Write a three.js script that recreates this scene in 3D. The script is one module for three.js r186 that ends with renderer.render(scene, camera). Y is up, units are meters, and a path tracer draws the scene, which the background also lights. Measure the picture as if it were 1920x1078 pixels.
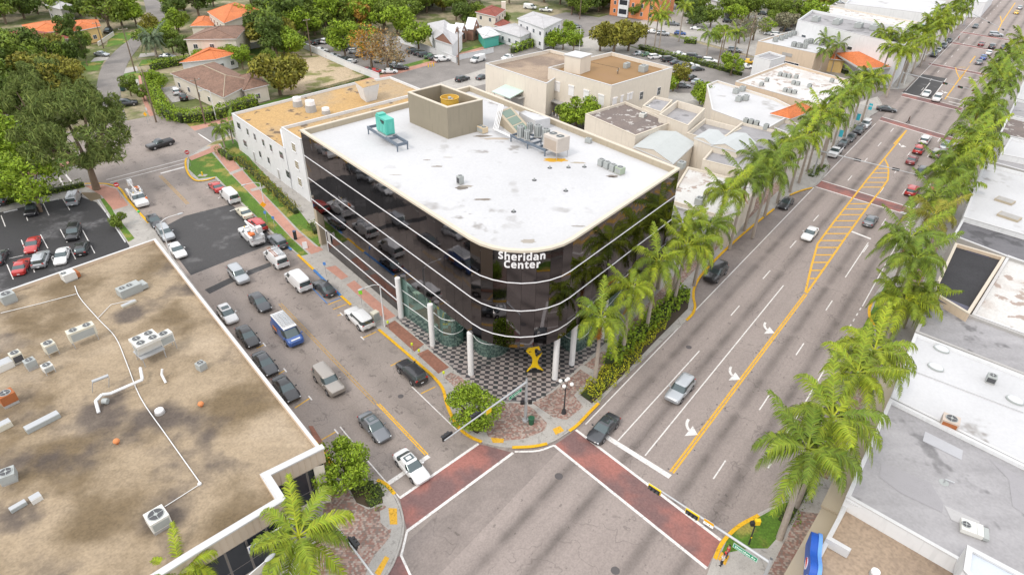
import * as THREE from 'three';
import { mergeGeometries, toCreasedNormals, mergeVertices } from 'three/addons/utils/BufferGeometryUtils.js';
import { RoundedBoxGeometry } from 'three/addons/geometries/RoundedBoxGeometry.js';
import { TextGeometry } from 'three/addons/geometries/TextGeometry.js';
import { FontLoader } from 'three/addons/loaders/FontLoader.js';
import { MarchingCubes } from 'three/addons/objects/MarchingCubes.js';

// ---------------------------------------------------------------- camera, sky, sun, exposure
const scene = new THREE.Scene();
const CAM_H = 52, FPX = 1221.4, PITCH = THREE.MathUtils.degToRad(33.19), ROLL = THREE.MathUtils.degToRad(0.968);
const camera = new THREE.PerspectiveCamera(2 * Math.atan(539 / FPX) * 180 / Math.PI, 1024 / 574, 0.5, 3000);
camera.position.set(0, CAM_H, 0);
camera.rotation.order = 'YXZ';
camera.rotation.set(-PITCH, 0, ROLL);
camera.updateMatrixWorld(true);

const renderer = new THREE.WebGLRenderer({ antialias: true });
renderer.setSize(1024, 574);
renderer.toneMapping = THREE.LinearToneMapping;
renderer.toneMappingExposure = 1.5;
renderer.shadowMap.enabled = true;

function hash(n) { let x = Math.imul(n ^ 0x9e3779b9, 0x85ebca6b); x ^= x >>> 13; x = Math.imul(x, 0xc2b2ae35); x ^= x >>> 16; return (x >>> 0) / 4294967296; }
function rngOf(seed) { let s = seed >>> 0; return () => { s = (s + 0x6D2B79F5) >>> 0; let t = s; t = Math.imul(t ^ t >>> 15, t | 1); t ^= t + Math.imul(t ^ t >>> 7, t | 61); return ((t ^ t >>> 14) >>> 0) / 4294967296; }; }
function vnoise(x, y, per, seed) {            // tileable value noise
  const xi = Math.floor(x), yi = Math.floor(y), fx = x - xi, fy = y - yi;
  const u = fx * fx * (3 - 2 * fx), v = fy * fy * (3 - 2 * fy), m = (a) => ((a % per) + per) % per;
  const h = (a, b) => hash(m(a) * 7919 + m(b) * 104729 + seed * 15485863);
  return (h(xi, yi) * (1 - u) + h(xi + 1, yi) * u) * (1 - v) + (h(xi, yi + 1) * (1 - u) + h(xi + 1, yi + 1) * u) * v;
}
function fbm(u, v, f, oct, seed) { let s = 0, a = .5, t = 0; for (let i = 0; i < oct; i++) { s += a * vnoise(u * f, v * f, f, seed + i); t += a; a *= .55; f *= 2; } return s / t; }

{ // overcast sky: a bright soft cloud deck, a little brighter overhead
  const w = 256, h = 128, d = new Float32Array(w * h * 4);
  for (let j = 0; j < h; j++) for (let i = 0; i < w; i++) {
    const el = ((j + .5) / h - .5) * Math.PI, k = (j * w + i) * 4;
    const up = Math.max(0, Math.sin(el));
    const c = .86 + .34 * up + .16 * (fbm(i / w, j / h, 8, 4, 3) - .5);
    d[k] = c * .985; d[k + 1] = c; d[k + 2] = c * 1.04; d[k + 3] = 1;
  }
  const t = new THREE.DataTexture(d, w, h, THREE.RGBAFormat, THREE.FloatType);
  t.mapping = THREE.EquirectangularReflectionMapping; t.magFilter = THREE.LinearFilter; t.minFilter = THREE.LinearFilter; t.needsUpdate = true;
  scene.background = t; scene.environment = t;
}
const sun = new THREE.DirectionalLight(0xfff6ea, 1.1);
sun.position.set(-120, 200, 20); sun.target.position.set(0, 0, -110);
sun.castShadow = true; sun.shadow.radius = 24; sun.shadow.mapSize.set(2048, 2048);
Object.assign(sun.shadow.camera, { left: -260, right: 260, top: 260, bottom: -260, near: 1, far: 700 });
scene.add(sun, sun.target);

// ---------------------------------------------------------------- where a photo pixel meets the level h
const _q = camera.quaternion.clone();
function G(px, py, h = 0) {
  const d = new THREE.Vector3((px - 960) / FPX, -(py - 539) / FPX, -1).applyQuaternion(_q);
  const t = (h - CAM_H) / d.y;
  return new THREE.Vector3(d.x * t, h, d.z * t);
}
// street frames: s along the street, t to the right of it
const YA = THREE.MathUtils.degToRad(37.65), YB = THREE.MathUtils.degToRad(139.6);
const dirOf = (yaw) => new THREE.Vector3(Math.sin(yaw), 0, -Math.cos(yaw));
const A_ = dirOf(YA), AN = new THREE.Vector3(Math.cos(YA), 0, Math.sin(YA));
const B_ = dirOf(YB), BN = new THREE.Vector3(Math.cos(YB), 0, Math.sin(YB));
const OA = G(1087, 807), OB = G(705, 757);
const SA = (s, t, y = 0) => OA.clone().addScaledVector(A_, s).addScaledVector(AN, t).setY(y);
const SB = (s, t, y = 0) => OB.clone().addScaledVector(B_, s).addScaledVector(BN, t).setY(y);
const toA = (p) => { const d = p.clone().sub(OA); return [d.dot(A_), d.dot(AN)]; };
const toB = (p) => { const d = p.clone().sub(OB); return [d.dot(B_), d.dot(BN)]; };
const DEG = Math.PI / 180;

// ---------------------------------------------------------------- naming and object helpers
const taken = {};
function numbered(n) { if (!(n in taken)) { taken[n] = 0; return n; } taken[n]++; return n + '_' + String(taken[n]).padStart(3, '0'); }
function tag(o, label, category, group) { o.userData.label = label; o.userData.category = category; if (group) o.userData.group = group; return o; }
function thing(name, label, category, pos, turn = 0, group) {
  const o = new THREE.Group(); o.name = numbered(name); scene.add(o);
  if (pos) o.position.copy(pos); o.rotation.y = turn; return tag(o, label, category, group);
}
function mesh(name, geo, mat, parent) {
  const m = new THREE.Mesh(geo, mat); m.name = parent ? name : numbered(name);
  m.castShadow = true; m.receiveShadow = true; (parent || scene).add(m); return m;
}
function struct(name, geo, mat) { const m = mesh(name, geo, mat); m.userData.kind = 'structure'; return m; }
function copyOf(root, pos, turn, label, group, scale) {
  const r = root.clone(); r.name = numbered(root.userData.base || root.name); scene.add(r);
  if (pos) r.position.copy(pos); if (turn !== undefined) r.rotation.y = turn; if (scale) r.scale.setScalar(scale);
  r.userData = { category: root.userData.category, label: label || root.userData.label }; if (group) r.userData.group = group; else if (root.userData.group && group !== null) r.userData.group = root.userData.group;
  return r;
}
// ---------------------------------------------------------------- textures
function tex(w, h, fn, rep, linear) {
  const d = new Uint8Array(w * h * 4);
  for (let j = 0; j < h; j++) for (let i = 0; i < w; i++) {
    const c = fn(i / w, j / h, i, j), k = (j * w + i) * 4;
    for (let q = 0; q < 3; q++) { let v = Math.min(1, Math.max(0, c[q])); if (!linear) v = v <= .0031308 ? v * 12.92 : 1.055 * Math.pow(v, 1 / 2.4) - .055; d[k + q] = v * 255; }
    d[k + 3] = 255;
  }
  const t = new THREE.DataTexture(d, w, h); t.wrapS = t.wrapT = THREE.RepeatWrapping; t.magFilter = THREE.LinearFilter; t.minFilter = THREE.LinearMipmapLinearFilter; t.generateMipmaps = true;
  if (!linear) t.colorSpace = THREE.SRGBColorSpace; t.anisotropy = 4; t.needsUpdate = true;
  if (rep) t.repeat.set(rep[0], rep[1]);
  return t;
}
const mix = (a, b, k) => a.map((v, i) => v + (b[i] - v) * k);
const sm = (a, b, x) => { const k = Math.min(1, Math.max(0, (x - a) / (b - a))); return k * k * (3 - 2 * k); };
const lin = (r, g, b) => new THREE.Color().setRGB(r, g, b);
const M = {};
function std(r, g, b, rough = .85, extra) { return new THREE.MeshStandardMaterial(Object.assign({ color: lin(r, g, b), roughness: rough }, extra)); }
// fine grain shared by painted and plastered surfaces: colour stays near white, times the base colour
const grainT = tex(256, 256, (u, v) => { const n = .5 * fbm(u, v, 64, 2, 11) + .5 * fbm(u, v, 6, 4, 12); const k = .84 + .28 * n; return [k, k, k]; }, [.25, .25]);
const streakT = tex(256, 256, (u, v) => { const n = fbm(u, v, 8, 4, 21), s = vnoise(u * 48, v * 4, 48, 22) ; const k = .9 + .1 * n - .12 * sm(.62, .9, s) * n; return [k, k * .995, k * .98]; }, [.12, .12]);
function grained(r, g, b, rough = .9, map = grainT) { return new THREE.MeshStandardMaterial({ color: lin(r, g, b), map, roughness: rough, side: THREE.DoubleSide }); }

// ---------------------------------------------------------------- sheets, slabs, kerbs
const V2 = (p) => new THREE.Vector2(p.x, p.z);
function sheetGeo(pts, y, uvf) {
  const c = pts.map(V2); const idx = THREE.ShapeUtils.triangulateShape(c, []);
  const pos = [], uv = [], nor = []; pts.forEach((p) => { pos.push(p.x, y, p.z); nor.push(0, 1, 0); const q = uvf ? uvf(p) : [p.x, p.z]; uv.push(q[0], q[1]); });
  const g = new THREE.BufferGeometry(); g.setAttribute('position', new THREE.Float32BufferAttribute(pos, 3)); g.setAttribute('normal', new THREE.Float32BufferAttribute(nor, 3)); g.setAttribute('uv', new THREE.Float32BufferAttribute(uv, 2));
  const cw = THREE.ShapeUtils.isClockWise(c); const ix = []; idx.forEach(([a, b, d]) => cw ? ix.push(a, b, d) : ix.push(a, d, b)); // face up
  const A = pos[ix[0] * 3], B = 0; g.setIndex(ix);
  { // make sure the first triangle looks up
    const v = (i) => new THREE.Vector3(pos[i * 3], pos[i * 3 + 1], pos[i * 3 + 2]); const n = v(ix[1]).sub(v(ix[0])).cross(v(ix[2]).sub(v(ix[0])));
    if (n.y < 0) { for (let i = 0; i < ix.length; i += 3) { const s = ix[i + 1]; ix[i + 1] = ix[i + 2]; ix[i + 2] = s; } g.setIndex(ix); }
  }
  return g.toNonIndexed();
}
// prism over a ground outline, walls with uv in metres along the wall; caps optional
function prismGeo(pts, y0, y1, cap = true, bottom = false) {
  const gs = []; const n = pts.length;
  const c = pts.map(V2); let area = THREE.ShapeUtils.area(c); const P = area > 0 ? pts : pts.slice().reverse();
  const pos = [], uv = [], nor = []; let acc = 0;
  for (let i = 0; i < n; i++) {
    const a = P[i], b = P[(i + 1) % n], L = Math.hypot(b.x - a.x, b.z - a.z); const nx = (b.z - a.z) / L, nz = -(b.x - a.x) / L;
    const Q = [[a, y0, acc], [b, y0, acc + L], [b, y1, acc + L], [a, y0, acc], [b, y1, acc + L], [a, y1, acc]];
    // outward for positive area in xz: flip order
    for (const k of [0, 2, 1, 3, 5, 4]) { const [p, y, u] = Q[k]; pos.push(p.x, y, p.z); uv.push(u, y); nor.push(nx, 0, nz); }
    acc += L;
  }
  const g = new THREE.BufferGeometry(); g.setAttribute('position', new THREE.Float32BufferAttribute(pos, 3)); g.setAttribute('normal', new THREE.Float32BufferAttribute(nor, 3)); g.setAttribute('uv', new THREE.Float32BufferAttribute(uv, 2));
  gs.push(g); if (cap) gs.push(sheetGeo(pts, y1)); if (bottom) gs.push(sheetGeo(pts, y0));
  return mergeGeometries(gs);
}
// inset a polygon by d (positive: inwards)
function inset(pts, d) {
  const c = pts.map(V2), sgn = THREE.ShapeUtils.area(c) > 0 ? 1 : -1, n = pts.length, out = [];
  for (let i = 0; i < n; i++) {
    const p = c[(i + n - 1) % n], q = c[i], r = c[(i + 1) % n];
    const e1 = q.clone().sub(p).normalize(), e2 = r.clone().sub(q).normalize();
    const n1 = new THREE.Vector2(-e1.y, e1.x).multiplyScalar(sgn), n2 = new THREE.Vector2(-e2.y, e2.x).multiplyScalar(sgn);
    const m = n1.clone().add(n2).normalize(); const k = d / Math.max(.35, m.dot(n1));
    out.push(new THREE.Vector3(q.x + m.x * k, pts[i].y, q.y + m.y * k));
  }
  return out;
}
function ringGeo(pts, w, y0, y1) { // wall of thickness w just inside an outline
  const ins = inset(pts, w), n = pts.length, gs = [];
  for (let i = 0; i < n; i++) { const j = (i + 1) % n; gs.push(prismGeo([pts[i], pts[j], ins[j], ins[i]], y0, y1)); }
  return mergeGeometries(gs);
}
function stripGeo(line, w, y0, y1, side = 1, closed = false) { // kerb-like bar along a polyline, w to one side
  const gs = []; const off = [];
  for (let i = 0; i < line.length; i++) {
    const a = line[Math.max(0, i - 1)], b = line[Math.min(line.length - 1, i + 1)]; const d = b.clone().sub(a).setY(0).normalize();
    off.push(line[i].clone().add(new THREE.Vector3(-d.z, 0, d.x).multiplyScalar(w * side)));
  }
  for (let i = 0; i + 1 < line.length; i++) gs.push(prismGeo([line[i], line[i + 1], off[i + 1], off[i]], y0, y1));
  return mergeGeometries(gs);
}
function bandGeo(line, w, y) { // flat painted line centred on a polyline
  const L = [], R = [];
  for (let i = 0; i < line.length; i++) { const a = line[Math.max(0, i - 1)], b = line[Math.min(line.length - 1, i + 1)]; const d = b.clone().sub(a).setY(0).normalize(); const o = new THREE.Vector3(-d.z, 0, d.x).multiplyScalar(w / 2); L.push(line[i].clone().add(o)); R.push(line[i].clone().sub(o)); }
  return sheetGeo(L.concat(R.reverse()), y);
}
const px = (...a) => { const o = []; for (let i = 0; i < a.length; i += 2) o.push(G(a[i], a[i + 1])); return o; };
const pxh = (h, ...a) => { const o = []; for (let i = 0; i < a.length; i += 2) o.push(G(a[i], a[i + 1], h)); return o; };
function smooth(pts, n = 6) { const c = new THREE.CatmullRomCurve3(pts, false, 'centripetal'); return c.getPoints((pts.length - 1) * n); }
const box = (w, h, d, x = 0, y = 0, z = 0) => new THREE.BoxGeometry(w, h, d).translate(x, y, z);
const cyl = (r0, r1, h, x = 0, y = 0, z = 0, n = 12) => new THREE.CylinderGeometry(r0, r1, h, n).translate(x, y, z);
function barGeo(a, b, r, n = 8) { const d = b.clone().sub(a), L = d.length(); const g = new THREE.CylinderGeometry(r, r, L, n); g.translate(0, L / 2, 0); g.applyQuaternion(new THREE.Quaternion().setFromUnitVectors(new THREE.Vector3(0, 1, 0), d.normalize())); return g.translate(a.x, a.y, a.z); }
const V = (x, y, z) => new THREE.Vector3(x, y, z);
const merge = (l) => mergeGeometries(l.map((g) => { const q = g.index ? g.toNonIndexed() : g; if (!q.attributes.uv) q.setAttribute('uv', new THREE.Float32BufferAttribute(new Float32Array(q.attributes.position.count * 2), 2)); return q; }));

// ================================================================ ground, roads, pavements
const laneStain = [2.1, 5.9, 12.5, 16.2];
const roadAT = tex(1024, 1024, (u, v) => {
  const t = -6 + u * 30, n1 = fbm(u, v, 256, 2, 31), n2 = fbm(u, v, 5, 4, 33), n3 = vnoise(u * 90, v * 10, 90, 35);
  let dark = 0; for (const c of laneStain) { const d = (t - c) / .62; dark = Math.max(dark, Math.exp(-d * d)); for (const e of [-.85, .85]) { const q = (t - c - e) / .3; dark = Math.max(dark, .25 * Math.exp(-q * q)); } }
  dark *= .42 + .75 * vnoise(u * 6, v * 22, 22, 37) * (.6 + .6 * n3);
  if (t < -.1) dark = Math.max(dark, .55 * fbm(u, v, 20, 3, 39) + .12);
  let b = .268 + .09 * (n1 - .5) + .05 * (n2 - .5) + .02 * (n3 - .5);
  const spot = sm(.8, .86, fbm(u, v, 60, 3, 36)) * .35 + .28 * (1 - sm(0, .01, Math.abs(fbm(u, v, 6, 5, 38) - .5))) * sm(.45, .6, fbm(u, v, 4, 2, 34)); const k = b * (1 - .5 * Math.min(1, dark)) * (1 - spot); return [k * 1.04, k * .88, k * .8];
});
const roadBT = tex(1024, 1024, (u, v) => {
  const t = -10 + u * 20, n1 = fbm(u, v, 256, 2, 41), n2 = fbm(u, v, 6, 5, 43); let dark = 0;
  for (const c of [-2.6, 2.6]) { const d = (t - c) / 1.0; dark = Math.max(dark, Math.exp(-d * d) * (.25 + .5 * vnoise(u * 8, v * 26, 26, 45))); }
  const spot = .3 * (1 - sm(0, .012, Math.abs(fbm(u, v, 7, 5, 49) - .5))) + sm(.74, .86, fbm(u, v, 34, 3, 47)) * .35 + sm(.7, .8, fbm(u, v, 12, 3, 48)) * .18;
  const k = (.245 + .08 * (n1 - .5) + .07 * (n2 - .5)) * (1 - .3 * dark) * (1 - spot); return [k * 1.09, k * .93, k * .83];
});
const asphaltT = tex(512, 512, (u, v) => { const k = .2 + .09 * (fbm(u, v, 128, 2, 51) - .5) + .09 * (fbm(u, v, 6, 5, 53) - .5); return [k * 1.03, k * .94, k * .87]; }, [.06, .06]);
const darkAsphT = tex(512, 512, (u, v) => { const n = fbm(u, v, 7, 5, 55), k = .062 + .03 * (fbm(u, v, 160, 2, 54) - .5) + .05 * sm(.52, .8, n); return [k, k * .97, k * .98]; }, [.07, .07]);
const lotT = tex(512, 512, (u, v) => { const n = fbm(u, v, 5, 5, 57), k = .028 + .014 * fbm(u, v, 160, 2, 54) + .1 * sm(.56, .75, n) * fbm(u, v, 60, 2, 58); return [k * 1.03, k, k * 1.02]; }, [.05, .05]);
const concT = tex(512, 512, (u, v) => { const n = fbm(u, v, 7, 5, 61), s = sm(.6, .8, fbm(u, v, 26, 4, 62)); const k = .36 + .1 * (fbm(u, v, 120, 2, 63) - .5) + .12 * (n - .5) - .09 * s; return [k * 1.03, k * .97, k * .89]; }, [.11, .11]);
const grassT = tex(512, 512, (u, v) => { const n = fbm(u, v, 6, 5, 65), f = fbm(u, v, 120, 2, 66), dry = sm(.5, .72, n); const g = mix([.075, .15, .012], [.3, .24, .06], dry * .75); const k = .6 + .85 * f; return g.map((x) => x * k); }, [.06, .06]);
const dryT = tex(512, 512, (u, v) => { const n = fbm(u, v, 5, 5, 67), f = fbm(u, v, 90, 3, 68); const g = mix([.42, .33, .22], [.17, .17, .05], sm(.55, .72, n)); return g.map((x) => x * (.65 + .7 * f)); }, [.04, .04]);
const brickPaveT = tex(512, 512, (u, v) => { // small pavers too fine to tell apart
  const bx = u * 96, by = v * 48, row = Math.floor(by), c = Math.floor(bx * .5 + (row % 2) * .5), r = hash(c * 131 + row * 977), f = fbm(u, v, 6, 4, 71), j = (by - row) < .12 ? .72 : 1;
  const base = r < .3 ? [.27, .155, .125] : r < .55 ? [.22, .165, .14] : r < .8 ? [.34, .24, .2] : [.36, .3, .26]; return base.map((x) => x * (.75 + .5 * f) * j);
}, [.1, .1]);
const redBrickT = tex(512, 512, (u, v) => { const by = v * 40, row = Math.floor(by), bx = u * 20 + (row % 2) * .5, c = Math.floor(bx), r = hash(c * 13 + row * 77), f = fbm(u, v, 8, 4, 72); const j = (by - row < .12 || bx - c < .06) ? .8 : 1; const k = (.8 + .25 * r) * (.8 + .4 * f) * j; return [.27 * k, .125 * k, .085 * k]; }, [.22, .22]);
const pinkT = tex(256, 256, (u, v) => { const k = .8 + .3 * fbm(u, v, 40, 3, 73) + .25 * (fbm(u, v, 5, 4, 74) - .5); return [.46 * k, .24 * k, .18 * k]; }, [.15, .15]);
const cwT = tex(512, 512, (u, v) => { const n = fbm(u, v, 5, 4, 75), f = fbm(u, v, 120, 2, 76); const g = mix([.31, .13, .108], [.17, .1, .095], sm(.3, .66, n)); return g.map((x) => x * (.8 + .4 * f)); }, [.06, .06]);
M.roadA = new THREE.MeshStandardMaterial({ map: roadAT, roughness: .92 });
M.roadB = new THREE.MeshStandardMaterial({ map: roadBT, roughness: .92 });
const mapped = (map, rough = .93) => new THREE.MeshStandardMaterial({ map, roughness: rough, side: THREE.DoubleSide });
M.asphalt = mapped(asphaltT); M.darkAsphalt = mapped(darkAsphT); M.lot = mapped(lotT, .85); M.concrete = mapped(concT); M.grass = mapped(grassT); M.dry = mapped(dryT);
M.paver = mapped(brickPaveT); M.redBrick = mapped(redBrickT); M.pink = mapped(pinkT); M.cwRed = mapped(cwT);
const wornT = tex(256, 256, (u, v) => { const k = .72 + .35 * fbm(u, v, 40, 3, 81) - .25 * sm(.62, .75, fbm(u, v, 18, 3, 82)); return [k, k, k]; }, [.3, .3]);
M.paint = new THREE.MeshStandardMaterial({ color: lin(.74, .71, .68), map: wornT, roughness: .8 });
M.paintY = new THREE.MeshStandardMaterial({ color: lin(.72, .4, .035), map: wornT, roughness: .8 });
M.paintFade = new THREE.MeshStandardMaterial({ color: lin(.42, .27, .1), map: wornT, roughness: .85 });
M.paintBlue = new THREE.MeshStandardMaterial({ color: lin(.05, .2, .5), map: wornT, roughness: .8 });
M.kerbY = new THREE.MeshStandardMaterial({ color: lin(.75, .42, .01), map: wornT, roughness: .8, side: THREE.DoubleSide });
M.kerb = mapped(concT);
M.iron = grained(.09, .08, .08, .7);

const far = 1600;
struct('ground', sheetGeo([V(-far, 0, 300), V(far, 0, 300), V(far, 0, -far), V(-far, 0, -far)], -.1), mapped(tex(512, 512, (u, v) => { const n = fbm(u, v, 6, 5, 91); const g = mix([.1, .12, .03], [.3, .25, .16], sm(.42, .66, n)); return g.map((x) => x * (.7 + .6 * fbm(u, v, 90, 2, 92))); }, [.02, .02])));
const uvA = (p) => { const [s, t] = toA(p); return [(t + 6) / 30, s / 34]; };
const uvB = (p) => { const [s, t] = toB(p); return [(t + 10) / 20, s / 26]; };
const roadB = struct('avenue', sheetGeo([SB(-120, -13), SB(-120, 10.5), SB(46, 10.5), SB(46, -13)], -.006, uvB), M.roadB);
const roadA = struct('main_street', sheetGeo([SA(-110, -4.6), SA(430, -4.6), SA(430, 22), SA(-110, 22)], 0, uvA), M.roadA);
const roadC = struct('cross_street', sheetGeo([SA(-120, -119), SA(430, -119), SA(430, -103.5), SA(-120, -103.5)], -.012), M.asphalt);
const roadE = struct('curving_street', sheetGeo([...smooth(px(150, 262, 176, 205, 180, 160, 190, 125, 215, 95, 258, 60, 272, 35, 268, 0, 255, -25), 4), ...smooth(px(330, -25, 318, 10, 312, 30, 300, 48, 275, 70, 258, 90, 240, 115, 228, 150, 225, 178, 240, 235), 4)], -.02), M.asphalt);
const roadD = struct('side_avenue', sheetGeo([SA(133, -4.6), SA(161, -4.6), SA(178, -60), SA(196, -119), SA(196, -135), SA(170, -135), SA(168, -104), SA(150, -50)], -.016), M.asphalt);

// --- pavements: raised blocks with their own kerbs
const K1 = px(470, 234, 430, 252, 395, 270, 372, 283, 355, 293, 349, 303, 351, 319, 358, 331, 370, 339, 386, 338, 402, 333, 407, 337, 451, 380, 472, 400, 510, 437, 543, 464, 566, 484, 604, 520, 660, 572, 710, 616, 738, 640, 780, 676, 818, 710, 833, 730, 840, 757, 848, 777, 856, 792, 870, 809, 886, 820, 905, 828, 930, 835, 960, 838, 1000, 836, 1025, 831, 1045, 822, 1080, 797, 1105, 771, 1150, 725, 1200, 677, 1250, 630, 1285, 601, 1297, 588, 1301, 575, 1298, 558, 1300, 540, 1312, 518, 1350, 477, 1400, 432, 1450, 392, 1480, 366, 1500, 358, 1522, 352, 1537, 341, 1548, 325, 1553, 310, 1549, 297, 1562, 285, 1600, 250, 1632, 218, 1647, 208, 1653, 196, 1645, 182);
const K2 = px(60, 362, 120, 352, 157, 346, 193, 346, 219, 353, 237, 376, 276, 420, 287, 434).concat([SB(-48, 8.2), SB(-20, 8.2), SB(4, 8.2)], px(612, 852, 632, 880, 645, 893, 658, 899, 678, 903, 700, 903, 720, 911, 737, 930, 748, 953, 754, 980, 752, 1005, 742, 1040, 728, 1070, 700, 1105, 620, 1170));
const K3 = px(1265, 1180, 1312, 1105, 1326, 1078, 1337, 1048, 1347, 1024, 1363, 1003, 1385, 984, 1420, 965, 1455, 947, 1473, 930).concat([SA(8, 21.2), SA(38, 21.2)], px(1638, 612, 1629, 596, 1628, 580, 1634, 563, 1646, 546), [SA(54, 18.8), SA(92, 18.7), SA(96, 20.8), SA(118, 20.8), SA(122, 18.8), SA(131, 18.8), SA(134, 21), SA(133.5, 26)]);
const blk = (name, pts) => struct(name, prismGeo(pts, -.1, .12), M.concrete);
const pave1 = blk('corner_pavement', K1.concat([SA(138, -10), SA(152, -60), SA(166, -103.3), SA(40, -103.3), SA(24, -103.3)]));
const pave2 = blk('avenue_pavement', K2.concat([SB(60, 45), SB(60, 110), SB(-78, 110), SB(-80, 60)]));
const pave3 = blk('street_pavement', K3.concat([SA(120, 110), SA(-60, 110), SA(-60, 26)]));
const K4 = [SA(160, 40), SA(158, 24), SA(158.5, 20.5), SA(161, 18.8), SA(420, 18.8)];
blk('street_pavement', K4.concat([SA(420, 120), SA(165, 120)]));
const K5 = [SA(196, -103), SA(176, -48), SA(165, -8), SA(165.5, -3), SA(168, -.9), SA(182, -.9), SA(186, -3.4), SA(218, -3.4), SA(222, -1), SA(240, -1), SA(244, -3.4), SA(420, -3.4)];
blk('street_pavement', K5.concat([SA(420, -103.2)]));
function kerb(line, side, mat = M.kerb, parent) { return mesh('kerb', stripGeo(smooth(line, 3), .2, -.05, .145, side), mat, parent); }
kerb(K1, 1, M.kerb, pave1); kerb(K2, -1, M.kerb, pave2); kerb(K3, 1, M.kerb, pave3);
// concrete gutter beside the kerb and yellow painted lengths of it
function kerbPaint(list, side, parent, mat = M.kerbY) { const l = smooth(list, 4); mesh('painted_kerb', stripGeo(l, .36, .1, .152, side), mat, parent); }
kerbPaint(px(351, 297, 349, 303, 351, 319, 358, 331, 370, 339, 386, 338, 402, 333), 1, pave1);
kerbPaint(px(560, 478, 590, 506), 1, pave1); kerbPaint(px(590, 506, 604, 520, 641, 555), 1, pave1, M.paintBlue); kerbPaint(px(641, 555, 660, 572), 1, pave1);
kerbPaint(px(527, 452, 548, 469), 1, pave1, M.paintBlue);
kerbPaint(px(712, 618, 738, 640, 780, 676, 818, 710, 833, 730, 840, 757, 848, 777, 856, 792, 870, 809, 886, 820, 905, 828), 1, pave1);
kerbPaint(px(960, 838, 1000, 836, 1025, 831), 1, pave1); kerbPaint(px(1065, 808, 1080, 797, 1105, 771, 1120, 756), 1, pave1);
kerbPaint(px(1285, 601, 1297, 588, 1301, 575, 1298, 558, 1300, 540, 1312, 518, 1350, 477, 1400, 432, 1450, 392), 1, pave1);
kerbPaint(px(1480, 366, 1500, 358, 1522, 352), 1, pave1);
kerbPaint(px(157, 346, 193, 346, 219, 353, 237, 376, 276, 420), -1, pave2);
kerbPaint(px(705, 904, 720, 911, 737, 930), -1, pave2); kerbPaint([SB(1, 8.2), SB(6, 8.2)], -1, pave2);
kerbPaint(px(1337, 1048, 1347, 1024, 1363, 1003, 1385, 984, 1420, 965), 1, pave3); kerbPaint(px(1638, 612, 1629, 596, 1628, 580, 1634, 563), 1, pave3);
{ // gutters
  const g = (l, side) => mesh('gutter', stripGeo(smooth(l, 3), .45, -.05, .008, side), M.kerb, pave1);
  g(px(1045, 822, 1080, 797, 1105, 771, 1150, 725, 1200, 677, 1250, 630, 1285, 601), -1);
  g(px(840, 757, 856, 792, 886, 820, 930, 835, 1000, 836, 1045, 822), -1);
}
mesh('gutter', stripGeo(smooth(px(658, 899, 678, 903, 700, 903, 720, 911, 737, 930, 748, 953, 754, 980, 752, 1005, 742, 1040, 728, 1070), 3), .5, -.05, .01, 1), M.kerb, pave2);

// --- paint on the roads
let my = .005;
const line = (name, parent, pts, w, mat = M.paint, y = .005) => mesh(name, bandGeo(pts, w, y), mat, parent);
const seg = (s0, t0, s1, t1) => [SA(s0, t0), SA(s1, t1)];
const yB = -.001;
line('edge_line', roadA, seg(1.2, 0, 82.6, 0), .14); line('edge_line', roadA, seg(88, 0, 131, 0), .14); line('edge_line', roadA, seg(166, -.3, 400, -.6), .14);
line('lane_line', roadA, seg(1.3, 4.05, 21.4, 4.3), .14); line('lane_line', roadA, seg(1.3, 7.35, 43.8, 7.4), .14);
for (let s = 31.4; s < 78; s += 12.2) line('lane_dash', roadA, seg(s, 4.35, s + 3.1, 4.35), .14);
for (let s = 90.5; s < 128; s += 12.2) line('lane_dash', roadA, seg(s, 4.2, s + 3.1, 4.2), .14);
for (let s = 170; s < 400; s += 12.2) line('lane_dash', roadA, seg(s, 3, s + 3.1, 3), .14);
for (let s = 2.9; s < 46; s += 12.75) line('lane_dash', roadA, seg(s, 14.25, s + 3.1, 14.25), .14);
for (let s = 62; s < 82; s += 12.2) line('lane_dash', roadA, seg(s, 14.1, s + 3.1, 14.1), .14);
for (let s = 88.5; s < 128; s += 12.2) { line('lane_dash', roadA, seg(s, 10.6, s + 3.1, 10.6), .14); line('lane_dash', roadA, seg(s + 2, 14.1, s + 5.1, 14.1), .14); }
line('lane_line', roadA, px(1586, 520, 1629, 455), .14); line('stop_line', roadA, px(1598, 434, 1634, 448), .5);
line('edge_line', roadA, seg(14, 17.95, 33, 17.95), .14); line('edge_line', roadA, seg(45.5, 18, 61, 17.8), .14); line('edge_line', roadA, seg(63, 17.8, 81, 17.5), .14); line('edge_line', roadA, seg(86, 17.4, 128, 17.3), .14);
for (let s = 34; s < 45; s += 1.7) line('edge_dash', roadA, seg(s, 17.95, s + .75, 17.95), .16);
for (const s of [7.8, 10.5]) line('edge_dash', roadA, seg(s, 18.1, s + .8, 18.1), .16);
line('centre_line', roadA, seg(1, 10.4, 43.5, 10.58), .21, M.paintY); line('centre_line', roadA, seg(1, 10.72, 43.5, 10.88), .21, M.paintY);
line('stop_line', roadA, [G(1112, 803), G(1257, 894)], .62);
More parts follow.
